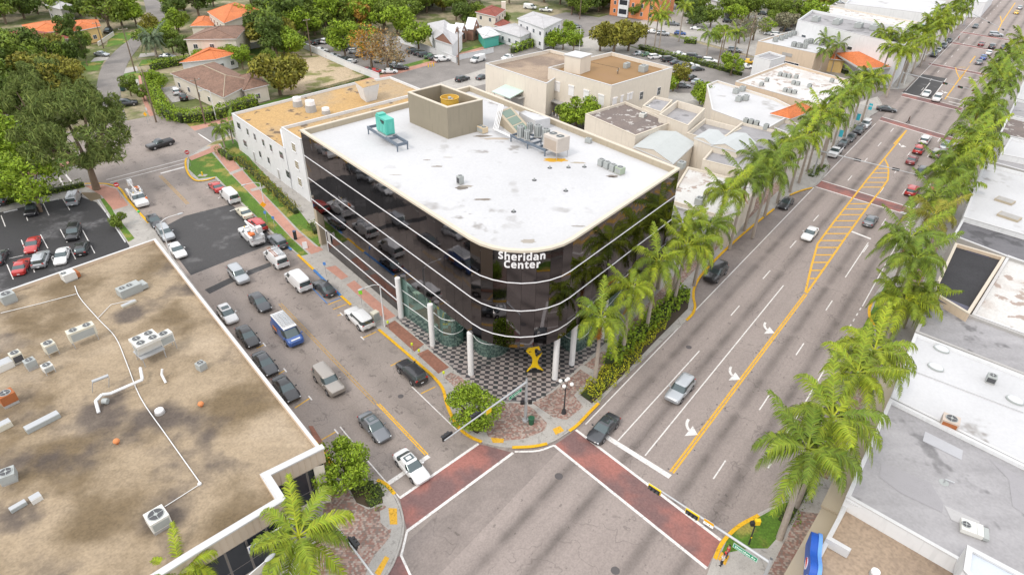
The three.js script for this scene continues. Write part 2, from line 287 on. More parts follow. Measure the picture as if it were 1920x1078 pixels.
// crosswalk over the main street, red band between two white lines
function crosswalk(p, par, y = .004, w = .3) { mesh('crosswalk_band', sheetGeo(p, y), M.cwRed, par); line('crosswalk_line', par, [p[0], p[1]], w, M.paint, y + .004); line('crosswalk_line', par, [p[3], p[2]], w, M.paint, y + .004); }
crosswalk(px(1039, 835, 1326, 1066, 1352, 1013, 1080, 806), roadA);
crosswalk(px(1530, 350, 1713, 406, 1722, 393, 1540, 338), roadA);
crosswalk(px(1649, 225, 1798, 270, 1803, 262, 1655, 219), roadA); crosswalk(px(1690, 180, 1802, 208, 1806, 202, 1697, 174), roadA);
crosswalk([SA(203, -1), SA(199, 18), SA(202, 18), SA(206, -1)], roadA); crosswalk([SA(242, -1), SA(238, 18), SA(241, 18), SA(245, -1)], roadA); crosswalk([SA(265, -1), SA(261, 18), SA(264, 18), SA(268, -1)], roadA);
crosswalk(px(763, 996, 962, 849, 897, 832, 749, 934), roadA, .004);
line('crosswalk_line', roadA, smooth(px(1039, 835, 1010, 845, 965, 847), 4), .22); line('crosswalk_line', roadA, px(763, 996, 752, 1042, 772, 1085), .22);
mesh('crosswalk_band', sheetGeo(px(740, 1045, 752, 1042, 772, 1085, 720, 1090), .004), M.cwRed, roadA);
// yellow hatched island
{
  const Lp = px(1511, 548, 1522, 500, 1534, 457, 1566, 414, 1600, 371, 1628, 335, 1657, 300, 1683, 268, 1701, 244), Rp = px(1513, 550, 1540, 512, 1586, 446, 1632, 382, 1652, 357, 1666, 337, 1667, 322, 1666, 310, 1660, 298);
  line('hatch_edge', roadA, Lp, .32, M.paintY, .01); line('hatch_edge', roadA, Rp, .32, M.paintY, .01);
  const at = (l, y) => { for (let i = 0; i + 1 < l.length; i++) { if ((l[i][1] - y) * (l[i + 1][1] - y) <= 0) { const k = (y - l[i][1]) / (l[i + 1][1] - l[i][1]); return l[i][0] + k * (l[i + 1][0] - l[i][0]); } } };
  const LP = [[1511, 548], [1522, 500], [1534, 457], [1566, 414], [1600, 371], [1628, 335], [1657, 300], [1683, 268]], RP = [[1513, 550], [1540, 512], [1586, 446], [1632, 382], [1652, 357], [1666, 337], [1667, 322], [1666, 310], [1660, 297]];
  for (const y of [522, 507, 492, 478, 464, 451, 438, 426, 414, 402.5, 392, 382, 351, 342, 333, 324, 316]) line('hatch_bar', roadA, px(at(LP, y), y, at(RP, y), y), .36, M.paintY, .0065);
  line('centre_line', roadA, [G(1683, 268), G(1701, 244), SA(150, 6.7)].slice(0, 2), .2, M.paintY, .0105);
  line('hatch_edge', roadA, px(1773, 186, 1800, 148, 1822, 119, 1800, 150), .3, M.paintY); line('hatch_edge', roadA, px(1801, 148, 1795, 135, 1793, 126), .3, M.paintY, .008); line('hatch_edge', roadA, px(1820, 118, 1830, 105), .3, M.paintY, .008);
  for (const y of [141, 133, 126]) line('hatch_bar', roadA, px(1797, y, 1812, y), .35, M.paintY, .0065);
  line('hatch_edge', roadA, px(1873, 57, 1880, 42, 1877, 30), .35, M.paintY); line('hatch_edge', roadA, px(1880, 42, 1895, 20, 1905, 5), .35, M.paintY, .008);
  line('centre_line', roadA, px(1677, 270, 1701, 244), .3, M.paintY, .012);
}
for (const [x, y] of [[1437, 614], [1372, 699], [1291, 800], [1690, 272], [1770, 172]]) { // left-turn arrows: built in street coordinates, the head swings across the lane
  const c = G(x, y), k = y < 300 ? .95 : 1; const P = (s, t) => c.clone().addScaledVector(A_, s * k).addScaledVector(AN, t * k);
  const outer = [], inner = []; for (let i = 0; i <= 8; i++) { const a = i / 8 * 1.35; outer.push(P(1.1 - 1.75 * Math.sin(a), -.62 + 1.3 * (1 - Math.cos(a)))); inner.push(P(1.1 - 1.4 * Math.sin(a), -.32 + .95 * (1 - Math.cos(a)))); }
  const g = merge([sheetGeo(outer.concat(inner.reverse()), .006), sheetGeo([P(.42, .35), P(-1.55, .3), P(-.5, 1.35)], .006)]);
  mesh('turn_arrow', g, M.paint, roadA);
}
mesh('asphalt_patch', sheetGeo(px(1692, 174, 1731, 139, 1776, 147, 1747, 184), .003), M.darkAsphalt, roadA);
line('lane_line', roadA, px(1727, 178, 1745, 155), .2); line('lane_line', roadA, px(1750, 183, 1776, 147), .2); line('stop_line', roadA, px(1692, 174, 1745, 186), .5, M.paint, .009);
for (const q of [[1776, 181, 1822, 192], [1780, 190, 1816, 199], [1808, 145, 1855, 155]]) line('stop_line', roadA, px(...q), .4, M.paint, .007);
// avenue
line('centre_line', roadB, [SB(-26, .12), SB(0, -.12)], .14, M.paintFade, yB); line('centre_line', roadB, [SB(-26, .45), SB(0, .2)], .14, M.paintFade, yB);
line('centre_line', roadB, px(706, 757, 797, 853).map((p) => p), .16, M.paintY, yB); line('centre_line', roadB, px(711, 757, 802, 852), .16, M.paintY, yB);
line('centre_line', roadB, [SB(-82, .2), SB(-66, 0)], .16, M.paintFade, yB); line('centre_line', roadB, [SB(-82, .55), SB(-66, .35)], .16, M.paintFade, yB);
line('stop_line', roadB, px(727, 907, 761, 884), .5, M.paint, .006); line('stop_line', roadB, px(785, 868, 804, 855), .5, M.paint, .006);
line('parking_line', roadB, px(772, 725, 856, 806), .13, M.paint, yB); line('parking_line', roadB, px(637, 800, 660, 828), .13, M.paint, yB); line('parking_line', roadB, px(684, 858, 749, 933), .13, M.paint, .006);
for (const [a, b, c, d, cap] of [[495, 646, 480, 653, 1], [534, 694, 522, 701, 1], [581, 746, 552, 765, 1], [630, 809, 602, 825, 1], [679, 634, 705, 622, 1], [640, 589, 632, 592, 1], [732, 686, 752, 676, 0], [789, 738, 816, 725, 0], [615, 571, 640, 561, 0], [624, 580, 650, 570, 0]]) {
  const m = mesh('parking_mark', bandGeo(px(a, b, c, d), .15, yB), M.paintY, roadB); if (cap) { const p = G(a, b); mesh('mark_cap', bandGeo([p.clone().addScaledVector(B_, -.45), p.clone().addScaledVector(B_, .45)], .16, yB + .003), M.paint, m); }
}
for (const q of [[585, 540, 613, 569], [618, 566, 640, 558]]) line('parking_mark', roadB, px(...q), .14, M.paintBlue, yB);
for (const [a, b, c, d] of [[430, 396, 442, 391], [386, 352, 395, 350], [408, 372, 412, 369]]) line('parking_mark', roadB, px(a, b, c, d), .16, M.paint, yB);
mesh('asphalt_patch', sheetGeo(px(308, 424, 345, 405, 431, 383, 470, 408, 505, 440, 535, 458, 500, 461, 440, 483, 357, 516, 330, 480), -.003), M.darkAsphalt, roadB);
mesh('asphalt_patch', sheetGeo(px(383, 543, 440, 516, 505, 492, 508, 499, 440, 527, 392, 551), -.003), M.darkAsphalt, roadB);
line('stop_line', roadB, px(300, 325, 345, 313), .5, M.paint, yB);
line('crosswalk_line', roadB, px(198, 337, 347, 298), .2, M.paint, .0); line('crosswalk_line', roadB, px(205, 342, 347, 305), .2, M.paint, .0);
for (const q of [[345, 253, 375, 272], [370, 250, 395, 266], [120, 325, 140, 350], [108, 330, 120, 352]]) line('crosswalk_line', roadC, px(...q), .3, M.paint, -.007);
// manholes
for (const [x, y, r] of [[1048, 893, .42], [1292, 651, .38], [1154, 1070, .4], [751, 743, .33]]) { const m = mesh('manhole_cover', cyl(r, r, .02, 0, 0, 0, 20), M.iron, roadA); m.position.copy(G(x, y)).setY(.006); }
// raised reflectors beside the centre lines
for (let i = 0; i < 12; i++) for (const t of [10.1, 11.1]) { if ((i * 7 + (t > 10.5 ? 1 : 0)) % 4 === 3) continue; const m = mesh('road_stud', box(.14, .035, .14), M.iron, roadA); m.position.copy(SA(1.2 + i * 12.2 / 3 * 1.0, t, .018)); }

// ================================================================ shared building materials
const roofWhiteT = tex(1024, 1024, (u, v) => {
  const n = fbm(u, v, 5, 5, 101), st = sm(.63, .8, fbm(u, v, 22, 4, 102)) * sm(.45, .7, fbm(u, v, 4, 3, 103)), fine = fbm(u, v, 200, 2, 104), smud = sm(.7, .82, fbm(u, v, 9, 4, 105)) * fbm(u, v, 40, 2, 106);
  const k = .49 + .1 * (n - .5) + .05 * (fine - .5); const c = [k, k, k * 1.015]; return mix(c, [.2, .18, .16], Math.min(.8, st * .75 + smud * .85));
}, [1 / 44, 1 / 44]);
const roofGreyT = tex(1024, 1024, (u, v) => { const n = fbm(u, v, 4, 5, 111), s = vnoise(u * 5, v * 40, 40, 112), d = sm(.62, .76, fbm(u, v, 12, 4, 113)), f = fbm(u, v, 160, 2, 114); const k = .3 + .17 * (n - .5) + .05 * (s - .5) - .13 * d + .06 * (f - .5); return [k, k * .97, k * .99]; }, [1 / 30, 1 / 30]);
const roofBrownT = tex(1024, 1024, (u, v) => {
  const n = fbm(u, v, 3, 5, 121), f = fbm(u, v, 220, 3, 122), st = vnoise(u * 14, v * 70, 70, 124), w = sm(.36, .72, fbm(u, v, 5, 5, 123));
  let c = mix([.315, .245, .165], [.145, .104, .058], w); c = mix(c, [.055, .045, .045], sm(.56, .82, fbm(u, v, 6, 5, 126)) * .8); c = mix(c, [.42, .34, .25], sm(.58, .75, n) * .45); const k = .74 + .5 * f + .14 * (st - .5); return c.map((x) => x * k);
}, [1 / 34, 1 / 34]);
const roofTanT = tex(1024, 1024, (u, v) => { const n = fbm(u, v, 4, 5, 131), f = fbm(u, v, 150, 2, 132), cr = sm(.7, .78, fbm(u, v, 16, 4, 133)); let c = mix([.43, .275, .115], [.36, .265, .16], sm(.4, .65, n)); c = mix(c, [.1, .07, .05], cr * .8); return c.map((x) => x * (.78 + .45 * f)); }, [1 / 36, 1 / 36]);
const roofDarkT = tex(512, 512, (u, v) => { const n = fbm(u, v, 5, 5, 141), f = fbm(u, v, 120, 2, 142), w = sm(.62, .7, fbm(u, v, 14, 4, 143)); let c = mix([.12, .1, .095], [.2, .16, .14], n); c = mix(c, [.55, .53, .5], w * .6); return c.map((x) => x * (.75 + .5 * f)); }, [1 / 18, 1 / 18]);
const roofBrown2T = tex(512, 512, (u, v) => { const n = fbm(u, v, 4, 5, 145), f = fbm(u, v, 140, 2, 146); const c = mix([.2, .15, .115], [.33, .25, .18], sm(.35, .7, n)); return c.map((x) => x * (.75 + .5 * f)); }, [1 / 26, 1 / 26]);
const roofCharT = tex(512, 512, (u, v) => { const n = fbm(u, v, 6, 4, 147), f = fbm(u, v, 160, 2, 148); const k = (.026 + .014 * n) * (.7 + .6 * f); return [k * 1.02, k, k * 1.1]; }, [1 / 14, 1 / 14]);
const roofPatchT = tex(1024, 1024, (u, v) => { const n = fbm(u, v, 6, 5, 151), cr = sm(.62, .68, fbm(u, v, 18, 5, 152)), f = fbm(u, v, 160, 2, 153); let c = [.54, .53, .51]; c = mix(c, [.28, .2, .16], cr * .8); c = mix(c, [.42, .36, .32], sm(.5, .7, n) * .5); return c.map((x) => x * (.88 + .24 * f)); }, [1 / 26, 1 / 26]);
M.roofWhite = mapped(roofWhiteT, .8); M.roofGrey = mapped(roofGreyT); M.roofBrown = mapped(roofBrownT, .97); M.roofTan = mapped(roofTanT, .96); M.roofDark = mapped(roofDarkT); M.roofBrown2 = mapped(roofBrown2T, .96); M.roofChar = mapped(roofCharT); M.roofPatch = mapped(roofPatchT);
M.wallWhite = grained(.71, .72, .74, .9, streakT); M.wallCream = grained(.69, .63, .55, .9, streakT); M.wallBeige = grained(.62, .5, .38, .9, streakT); M.wallTan = grained(.42, .36, .27, .9, streakT); M.wallScreen = grained(.28, .245, .185, .92, streakT); M.wallGrey = grained(.4, .39, .38, .9, streakT); M.wallPeach = grained(.68, .26, .11, .9, streakT); M.wallYellow = grained(.7, .5, .22, .9, streakT); M.brick = grained(.26, .14, .1, .92);
M.coping = grained(.56, .5, .41, .85); M.copingW = grained(.55, .55, .55, .85); M.metal = new THREE.MeshStandardMaterial({ color: lin(.5, .52, .54), metalness: .6, roughness: .45 }); M.galv = std(.45, .46, .47, .55, { metalness: .4 });
M.acWhite = grained(.66, .65, .61, .6); M.acGrey = grained(.36, .38, .37, .6); M.acCream = grained(.6, .57, .47, .65); M.acDark = std(.07, .07, .075, .7); M.rust = grained(.36, .12, .04, .9); M.white = std(.78, .77, .78, .5); M.steelGrey = grained(.13, .16, .2, .6);
M.pipe = std(.7, .7, .7, .5); M.black = std(.015, .015, .017, .5); M.winDark = std(.03, .035, .045, .08, { metalness: .2 }); M.winGlass = new THREE.MeshStandardMaterial({ color: lin(.12, .14, .16), roughness: .05, metalness: .55 }); M.yellow = std(.8, .52, .005, .55); M.teal = std(.08, .42, .34, .5); M.orangeTile = mapped(tex(512, 512, (u, v) => { const r = v * 64, c = u * 64, f = fbm(u, v, 8, 4, 161), q = hash(Math.floor(r) * 31 + Math.floor(c) * 7); const j = (c - Math.floor(c) < .2) ? .75 : 1; const k = (.75 + .25 * q) * (.8 + .4 * f) * j; return [.64 * k, .19 * k, .06 * k]; }, [1 / 16, 1 / 16]), .85);
M.brownTile = mapped(tex(512, 512, (u, v) => { const r = v * 48, c = u * 48, f = fbm(u, v, 8, 4, 162), q = hash(Math.floor(r) * 31 + Math.floor(c) * 7); const j = (r - Math.floor(r) < .2) ? .75 : 1; const k = (.7 + .35 * q) * (.75 + .5 * f) * j; return [.23 * k, .135 * k, .095 * k]; }, [1 / 14, 1 / 14]), .9);
M.shingle = mapped(tex(512, 512, (u, v) => { const f = fbm(u, v, 8, 4, 163), q = vnoise(u * 90, v * 60, 90, 164); const k = .42 + .12 * (f - .5) + .1 * (q - .5); return [k, k * .98, k * .99]; }, [1 / 14, 1 / 14]), .9);
M.redTile = mapped(tex(512, 512, (u, v) => { const r = v * 56, f = fbm(u, v, 8, 4, 165), q = hash(Math.floor(r) * 31 + Math.floor(u * 56) * 7); const k = (.7 + .35 * q) * (.75 + .5 * f) * (r - Math.floor(r) < .2 ? .75 : 1); return [.28 * k, .075 * k, .05 * k]; }, [1 / 14, 1 / 14]), .9);
function heightAt(P, py) { let lo = 0, hi = 30; const f = (h) => { const v = P.clone().setY(h).project(camera); return (1 - v.y) * .5 * 1078; }; for (let i = 0; i < 40; i++) { const m = (lo + hi) / 2; if (f(m) > py) lo = m; else hi = m; } return lo; }
const ix2 = (p, d, q, e) => { const det = d.x * -e.z + e.x * d.z; const k = ((q.x - p.x) * -e.z + e.x * (q.z - p.z)) / det; return p.clone().addScaledVector(d, k); };

// ================================================================ the glass office building on the corner
const HR = 19, office = thing('office_building', 'black mirror-glass office block with rounded corner, white bands and a white flat roof', 'building', V(0, 0, 0));
const C1 = G(562, 243, HR), C2 = G(1275, 315, HR), C4 = G(881, 160, HR);
const dirL = G(890, 452, HR).sub(C1).setY(0).normalize(), dirR = G(1065, 454.5, HR).sub(C2).setY(0).normalize();
const XX = ix2(C1, dirL, C2, dirR);
const LL = XX.distanceTo(C1), LRr = XX.distanceTo(C2), TT = 8.6;
const T1 = C1.clone().addScaledVector(dirL, LL - TT), T2 = C2.clone().addScaledVector(dirR, LRr - TT);
const facade = []; // polyline of panel joints
{
  const nL = Math.round((LL - TT) / 1.65), nR = Math.round((LRr - TT) / 1.65), nC = 8;
  for (let i = 0; i <= nL; i++) facade.push(C1.clone().lerp(T1, i / nL));
  // circular fillet
  const nl = new THREE.Vector3(-dirL.z, 0, dirL.x), nr = new THREE.Vector3(-dirR.z, 0, dirR.x);
  const cen = ix2(T1, nl, T2, nr), r = cen.distanceTo(T1); const a0 = Math.atan2(T1.z - cen.z, T1.x - cen.x); let a1 = Math.atan2(T2.z - cen.z, T2.x - cen.x); while (a1 - a0 > Math.PI) a1 -= 2 * Math.PI; while (a1 - a0 < -Math.PI) a1 += 2 * Math.PI;
  for (let i = 1; i < nC; i++) { const a = a0 + (a1 - a0) * i / nC; facade.push(V(cen.x + r * Math.cos(a), HR, cen.z + r * Math.sin(a))); }
  for (let i = 0; i <= nR; i++) facade.push(T2.clone().lerp(C2, i / nR));
}
const nose = facade.reduce((a, b) => (Math.abs(b.clone().project(camera).x - (985 / 960 - 1)) < Math.abs(a.clone().project(camera).x - (985 / 960 - 1)) ? b : a));
const LV = [HR - .25, heightAt(nose, 531), heightAt(nose, 583), heightAt(nose, 632), heightAt(nose, 653)];
const lv4 = heightAt(C1, 416), lv5 = 2.0;
const outAt = (i) => { const a = facade[Math.max(0, i)], b = facade[Math.min(facade.length - 1, i + 1)]; const d = b.clone().sub(a).setY(0).normalize(); return new THREE.Vector3(-d.z, 0, d.x); }; // towards the street
const sgnOut = outAt(3).dot(V(0, 0, 1)) > 0 ? 1 : -1;
M.mirror = new THREE.MeshStandardMaterial({ color: lin(.155, .145, .15), metalness: 1, roughness: .035, side: THREE.DoubleSide });
M.mirrorB = new THREE.MeshStandardMaterial({ color: lin(.13, .122, .127), metalness: 1, roughness: .045, side: THREE.DoubleSide });
M.joint = std(.012, .012, .013, .6);
{
  // dark core behind the panels, following the facade 6 cm inside
  const inner = facade.map((p, i) => p.clone().addScaledVector(outAt(Math.min(i, facade.length - 2)), -.08 * sgnOut));
  mesh('core_wall', prismGeo(inner.concat([C4]), LV[4], HR - .4, false, true), M.joint, office);
  const rr = rngOf(77);
  const panel = (i, y0, y1) => {
    const a = facade[i], b = facade[i + 1], w = a.distanceTo(b) - .025, h = y1 - y0 - .03, o = outAt(i).multiplyScalar(sgnOut);
    // each pane bows very slightly: a 4 x 4 grid with millimetre bulge
    const g = new THREE.PlaneGeometry(w, h, 4, 4); const p = g.attributes.position, bow = (rr() - .5) * .012, sx = (rr() - .5) * .008, sy = (rr() - .5) * .008, tw = (rr() - .5) * .006;
    for (let k = 0; k < p.count; k++) { const x = p.getX(k) / w * 2, y = p.getY(k) / h * 2; p.setZ(k, bow * (1 - x * x) * (1 - y * y) + sx * x + sy * y + tw * x * y); }
    g.computeVertexNormals();
    const m = mesh('glass_panel', g, rr() < .5 ? M.mirror : M.mirrorB, office); m.position.copy(a).lerp(b, .5).setY((y0 + y1) / 2); m.rotation.y = Math.atan2(o.x, o.z);
  };
  for (let i = 0; i + 1 < facade.length; i++) for (let k = 0; k < 4; k++) panel(i, LV[k + 1], LV[k]);
  // left wing: the glass reaches the ground between the alley and the first column
  const col1 = G(752, 596), sCol = col1.clone().sub(C1).setY(0).dot(dirL), sA = 3.4;
  const pt = (s, y) => C1.clone().addScaledVector(dirL, s).setY(y); const oL = outAt(3).multiplyScalar(sgnOut);
  const n = 11, yTop = LV[4];
  for (let i = 0; i < n; i++) {
    const a = sA + (sCol - .5 - sA) * i / n, b = sA + (sCol - .5 - sA) * (i + 1) / n;
    for (const [y0, y1] of [[lv4, yTop], [lv5, lv4], [.14, lv5]]) {
      const w = b - a - .025, h = y1 - y0 - .03; const g = new THREE.PlaneGeometry(w, h, 2, 2); const m = mesh('glass_panel', g, (i + (y0 > 3)) % 2 ? M.mirror : M.mirrorB, office); m.position.copy(pt((a + b) / 2, (y0 + y1) / 2)).addScaledVector(oL, -.02); m.rotation.y = Math.atan2(oL.x, oL.z) + (rr() - .5) * .004; m.rotation.order = 'YXZ'; m.rotation.x = (rr() - .5) * .004;
    }
  }
  const back = (p, k) => p.clone().addScaledVector(oL, -k);
  mesh('core_wall', prismGeo([back(pt(sA, 0), .1), back(pt(sCol - .5, 0), .1), back(pt(sCol - .5, 0), 9), back(pt(sA, 0), 9)], .1, yTop, false), M.joint, office);
  // alley pier at the far corner and the lintel over the passage
  mesh('corner_pier', prismGeo([back(pt(0, 0), 0), back(pt(.9, 0), 0), back(pt(.9, 0), 1), back(pt(0, 0), 1)], .1, yTop, false), M.wallTan, office);
  for (const [y, s0, s1] of [[lv4, sA - 3.3, sCol - .2], [lv5, sA, sCol - .2]]) mesh('band', barGeo(pt(s0, y).addScaledVector(oL, .04), pt(s1, y).addScaledVector(oL, .04), .065), M.white, office);
  mesh('band', barGeo(pt(sA, lv4).addScaledVector(oL, .04), pt(sA, .2).addScaledVector(oL, .04), .05), M.white, office);
  mesh('lower_sign', box(.9, 1.9, .06), M.wallGrey, office).position.copy(pt(sA + 1.2, 3.2).addScaledVector(oL, .1)); office.children[office.children.length - 1].rotation.y = Math.atan2(oL.x, oL.z);
  // white bands around the whole front
  for (let k = 1; k < 4; k++) { const pts = facade.map((p, i) => p.clone().addScaledVector(outAt(Math.min(i, facade.length - 2)), .05 * sgnOut).setY(LV[k])); const gs = []; for (let i = 0; i + 1 < pts.length; i++) gs.push(barGeo(pts[i], pts[i + 1], .055, 6)); mesh('band', merge(gs), M.white, office); }
  // soffit, roof deck, parapet
  const outline = facade.concat([C4]);
  mesh('roof_deck', sheetGeo(outline.map((p) => p.clone()), HR - .85), M.roofWhite, office);
  mesh('parapet', ringGeo(inset(outline, .1), .35, HR - .84, HR - .1), M.wallTan, office);
  mesh('coping', ringGeo(inset(outline, -.06), .5, HR - .26, HR), M.coping, office);
  const backWall = [[C2, C4], [C4, C1]]; for (const [a, b] of backWall) { const d = b.clone().sub(a).setY(0).normalize(), nn = V(-d.z, 0, d.x); const q = nn.dot(XX.clone().sub(a)) > 0 ? 1 : -1; mesh('rear_wall', prismGeo([a, b, b.clone().addScaledVector(nn, .3 * q), a.clone().addScaledVector(nn, .3 * q)], .1, HR - .37), M.wallTan, office); }
  // columns, flush with the overhang
  M.col = grained(.76, .75, .74, .7);
  const colAt = [G(752, 596), G(811, 648), G(883, 703), G(1040, 711)]; const rs = T2.clone().sub(C2).setY(0).normalize();
  for (const s of [2.5, 9.5, 16.5]) colAt.push(T2.clone().addScaledVector(rs, -s).setY(0).addScaledVector(outAt(facade.length - 3), -.45 * sgnOut));
  for (const p of colAt) { const m = mesh('column', cyl(.36, .36, LV[4] - .12, 0, 0, 0, 20), M.col, office); m.position.set(p.x, (LV[4] + .12) / 2, p.z); }
  // recessed shopfront of green glass with rounded bays
  M.greenGlass = new THREE.MeshPhysicalMaterial({ color: lin(.24, .37, .33), metalness: .8, roughness: .03, side: THREE.DoubleSide });
  const bay = [...px(757, 593, 785, 613, 815, 636), ...smooth(px(815, 636, 832, 649, 852, 652, 868, 644, 872, 632), 4).slice(1), ...smooth(px(886, 652, 898, 666, 918, 672, 938, 669, 953, 658, 958, 645), 4), G(1000, 628), G(1046, 636), ...smooth(px(1050, 648, 1066, 660, 1086, 660, 1102, 648, 1108, 634), 4), G(1170, 560), C2.clone().addScaledVector(rs, 4).setY(0).addScaledVector(outAt(facade.length - 3), -3.5 * sgnOut)];
  for (let i = 0; i + 1 < bay.length; i++) {
    const a = bay[i], b = bay[i + 1], w = a.distanceTo(b); if (w < .05) continue; const g = new THREE.PlaneGeometry(w - .02, LV[4] - .14); const m = mesh('shop_window', g, M.greenGlass, office); m.position.copy(a).lerp(b, .5).setY((LV[4] + .12) / 2); m.rotation.y = -Math.atan2(b.z - a.z, b.x - a.x);
  }
  for (const y of [2.2, 4.3]) { const gs = []; for (let i = 0; i + 1 < bay.length; i++) gs.push(barGeo(bay[i].clone().setY(y), bay[i + 1].clone().setY(y), .05, 6)); mesh('glazing_bar', merge(gs), M.white, office); }
  // interior: dark floor and back wall seen through the alley and under the soffit
  mesh('soffit', sheetGeo(inset(outline, .3), LV[4] + .02), M.wallGrey, office);
  // roof sign letters, one mesh each, on the curved front
  const font = await new FontLoader().loadAsync('fonts/droid/droid_sans_bold.typeface.json');
  const sign = new THREE.Group(); sign.name = 'sign'; office.add(sign);
  const cum = [0]; for (let i = 1; i < facade.length; i++) cum.push(cum[i - 1] + facade[i].distanceTo(facade[i - 1]));
  const noseS = cum[facade.indexOf(nose)];
  const place = (word, size, yBase, sMid) => {
    const adv = [], gl = []; let tot = 0; for (const ch of word) { const sc = size / font.data.resolution, a = font.data.glyphs[ch].ha * sc; adv.push(a); tot += a; }
    let s = sMid - tot / 2; [...word].forEach((ch, k) => {
      const mid = s + adv[k] / 2; let i = 0; while (i + 2 < cum.length && cum[i + 1] < mid) i++;
      const f = (mid - cum[i]) / (cum[i + 1] - cum[i]), p = facade[i].clone().lerp(facade[i + 1], f), o = outAt(i).multiplyScalar(sgnOut);
      const g = new TextGeometry(ch, { font, size, depth: .09, curveSegments: 3, bevelEnabled: false }); g.translate(-adv[k] / 2, 0, 0);
      const m = mesh('letter', g, M.white, sign); m.position.copy(p).setY(yBase).addScaledVector(o, .05); m.rotation.y = Math.atan2(o.x, o.z); s += adv[k];
    });
  };
  const sSign = (() => { let best = 0, bd = 9; facade.forEach((p, i) => { const x = (p.clone().setY(HR - 1.5).project(camera).x + 1) * 960; if (Math.abs(x - 978) < bd * 99) { if (Math.abs(x - 978) < bd || best === 0) { bd = Math.abs(x - 978); best = cum[i]; } } }); return best; })();
  place('Sheridan', .84, heightAt(nose, 488), sSign); place('Center', .84, heightAt(nose, 502.5), sSign);
}

// --- the corner plaza: chequered tiles, brick strips, gravelly pavers
const Y1 = .126;
const plaza = mesh('tile_bed', sheetGeo(px(742, 597, 800, 649, 862, 703, 905, 739, 925, 748, 950, 754, 985, 755, 1005, 751, 1030, 737, 1060, 713, 1100, 676, 1140, 640, 1165, 600, 1100, 560, 1000, 580, 900, 590, 800, 560, 760, 580), Y1), grained(.14, .13, .13, .85), pave1);
{
  const poly = px(744, 598, 800, 648, 862, 702, 905, 738, 925, 747, 950, 753, 985, 754, 1005, 750, 1030, 736, 1060, 712, 1100, 675, 1138, 640, 1150, 600, 1100, 562, 1000, 582, 900, 592, 800, 565, 760, 585).map(V2);
  const inside = (x, z) => { let c = false; for (let i = 0, j = poly.length - 1; i < poly.length; j = i++) { const a = poly[i], b = poly[j]; if ((a.y > z) !== (b.y > z) && x < (b.x - a.x) * (z - a.y) / (b.y - a.y) + a.x) c = !c; } return c; };
  const yaw = 2.1 * DEG, ux = V(Math.cos(yaw), 0, Math.sin(yaw)), uz = V(Math.sin(yaw), 0, -Math.cos(yaw)), W = .57, D1 = .57, D2 = .31, O = G(1010, 750);
  const tiles = [], light = []; let z0 = -3;
  for (let r = -8; r < 74; r++) { // rows alternate deep and shallow
    const d = (r & 1) ? D2 : D1; for (let c = -36; c < 22; c++) { const p = O.clone().addScaledVector(ux, c * W).addScaledVector(uz, z0 + d / 2); if (!inside(p.x, p.z)) continue; ((r + c) & 1 ? tiles : light).push([p, d]); } z0 += d;
  }
  const mk = (p, d) => sheetGeo([p.clone().addScaledVector(ux, -W / 2 + .012).addScaledVector(uz, -d / 2 + .012), p.clone().addScaledVector(ux, W / 2 - .012).addScaledVector(uz, -d / 2 + .012), p.clone().addScaledVector(ux, W / 2 - .012).addScaledVector(uz, d / 2 - .012), p.clone().addScaledVector(ux, -W / 2 + .012).addScaledVector(uz, d / 2 - .012)], 0);
  const tileM = [grained(.05, .047, .052, .6), grained(.065, .055, .058, .6), grained(.042, .046, .048, .6)], lightM = grained(.34, .29, .27, .7);
  const gA = mk(V(0, 0, 0), D1), gB = mk(V(0, 0, 0), D2);
  tiles.sort((a, b) => b[1] - a[1] || b[0].z - a[0].z);
  tiles.forEach(([p, d], i) => { if (i < 290) { const m = mesh('tile', d === D1 ? gA : gB, tileM[i % 3], pave1); m.position.copy(p).setY(Y1 + .006); } });
  const rest = tiles.slice(290).map(([p, d]) => mk(p.clone(), d).translate(0, Y1 + .006, 0)); if (rest.length) { const m = mesh('dark_tiles', merge(rest), tileM[0], pave1); m.userData.kind = 'stuff'; }
  const lm = mesh('light_tiles', merge(light.map(([p, d]) => mk(p.clone(), d).translate(0, Y1 + .006, 0))), lightM, pave1); lm.userData.kind = 'stuff';
}
const bed = (name, mat, y, ...a) => mesh(name, sheetGeo(px(...a), y), mat, pave1);
bed('brick_strip', M.redBrick, Y1, 740, 602, 795, 647, 777, 661, 722, 612); bed('brick_strip', M.redBrick, Y1, 802, 656, 842, 690, 822, 702, 782, 665);
bed('brick_strip', M.pink, Y1, 623, 494, 653, 520, 640, 526, 608, 502); bed('brick_strip', M.pink, Y1, 664, 527, 742, 594, 723, 602, 649, 535);
bed('paver_bed', M.paver, Y1, 845, 700, 862, 707, 905, 742, 925, 752, 900, 762, 860, 735, 832, 708);
bed('paver_bed', M.paver, Y1, 905, 795, 918, 772, 935, 761, 955, 757, 983, 758, 1000, 768, 1026, 795, 1022, 808, 985, 824, 945, 828, 915, 820);
bed('paver_bed', M.paver, Y1, 998, 757, 1035, 738, 1064, 714, 1088, 694, 1110, 708, 1076, 742, 1094, 764, 1062, 789, 1036, 783);
bed('paver_bed', M.paver, Y1, 1095, 686, 1130, 660, 1150, 668, 1120, 698);
bed('tactile_strip', M.paintY, Y1 + .004, 920, 822, 945, 824, 944, 832, 924, 832); bed('tactile_strip', M.paintY, Y1 + .004, 1036, 806, 1050, 800, 1058, 809, 1042, 817);
bed('brick_strip', M.paver, Y1, 1180, 640, 1300, 510, 1400, 415, 1480, 340, 1470, 330, 1380, 405, 1285, 495, 1165, 625);
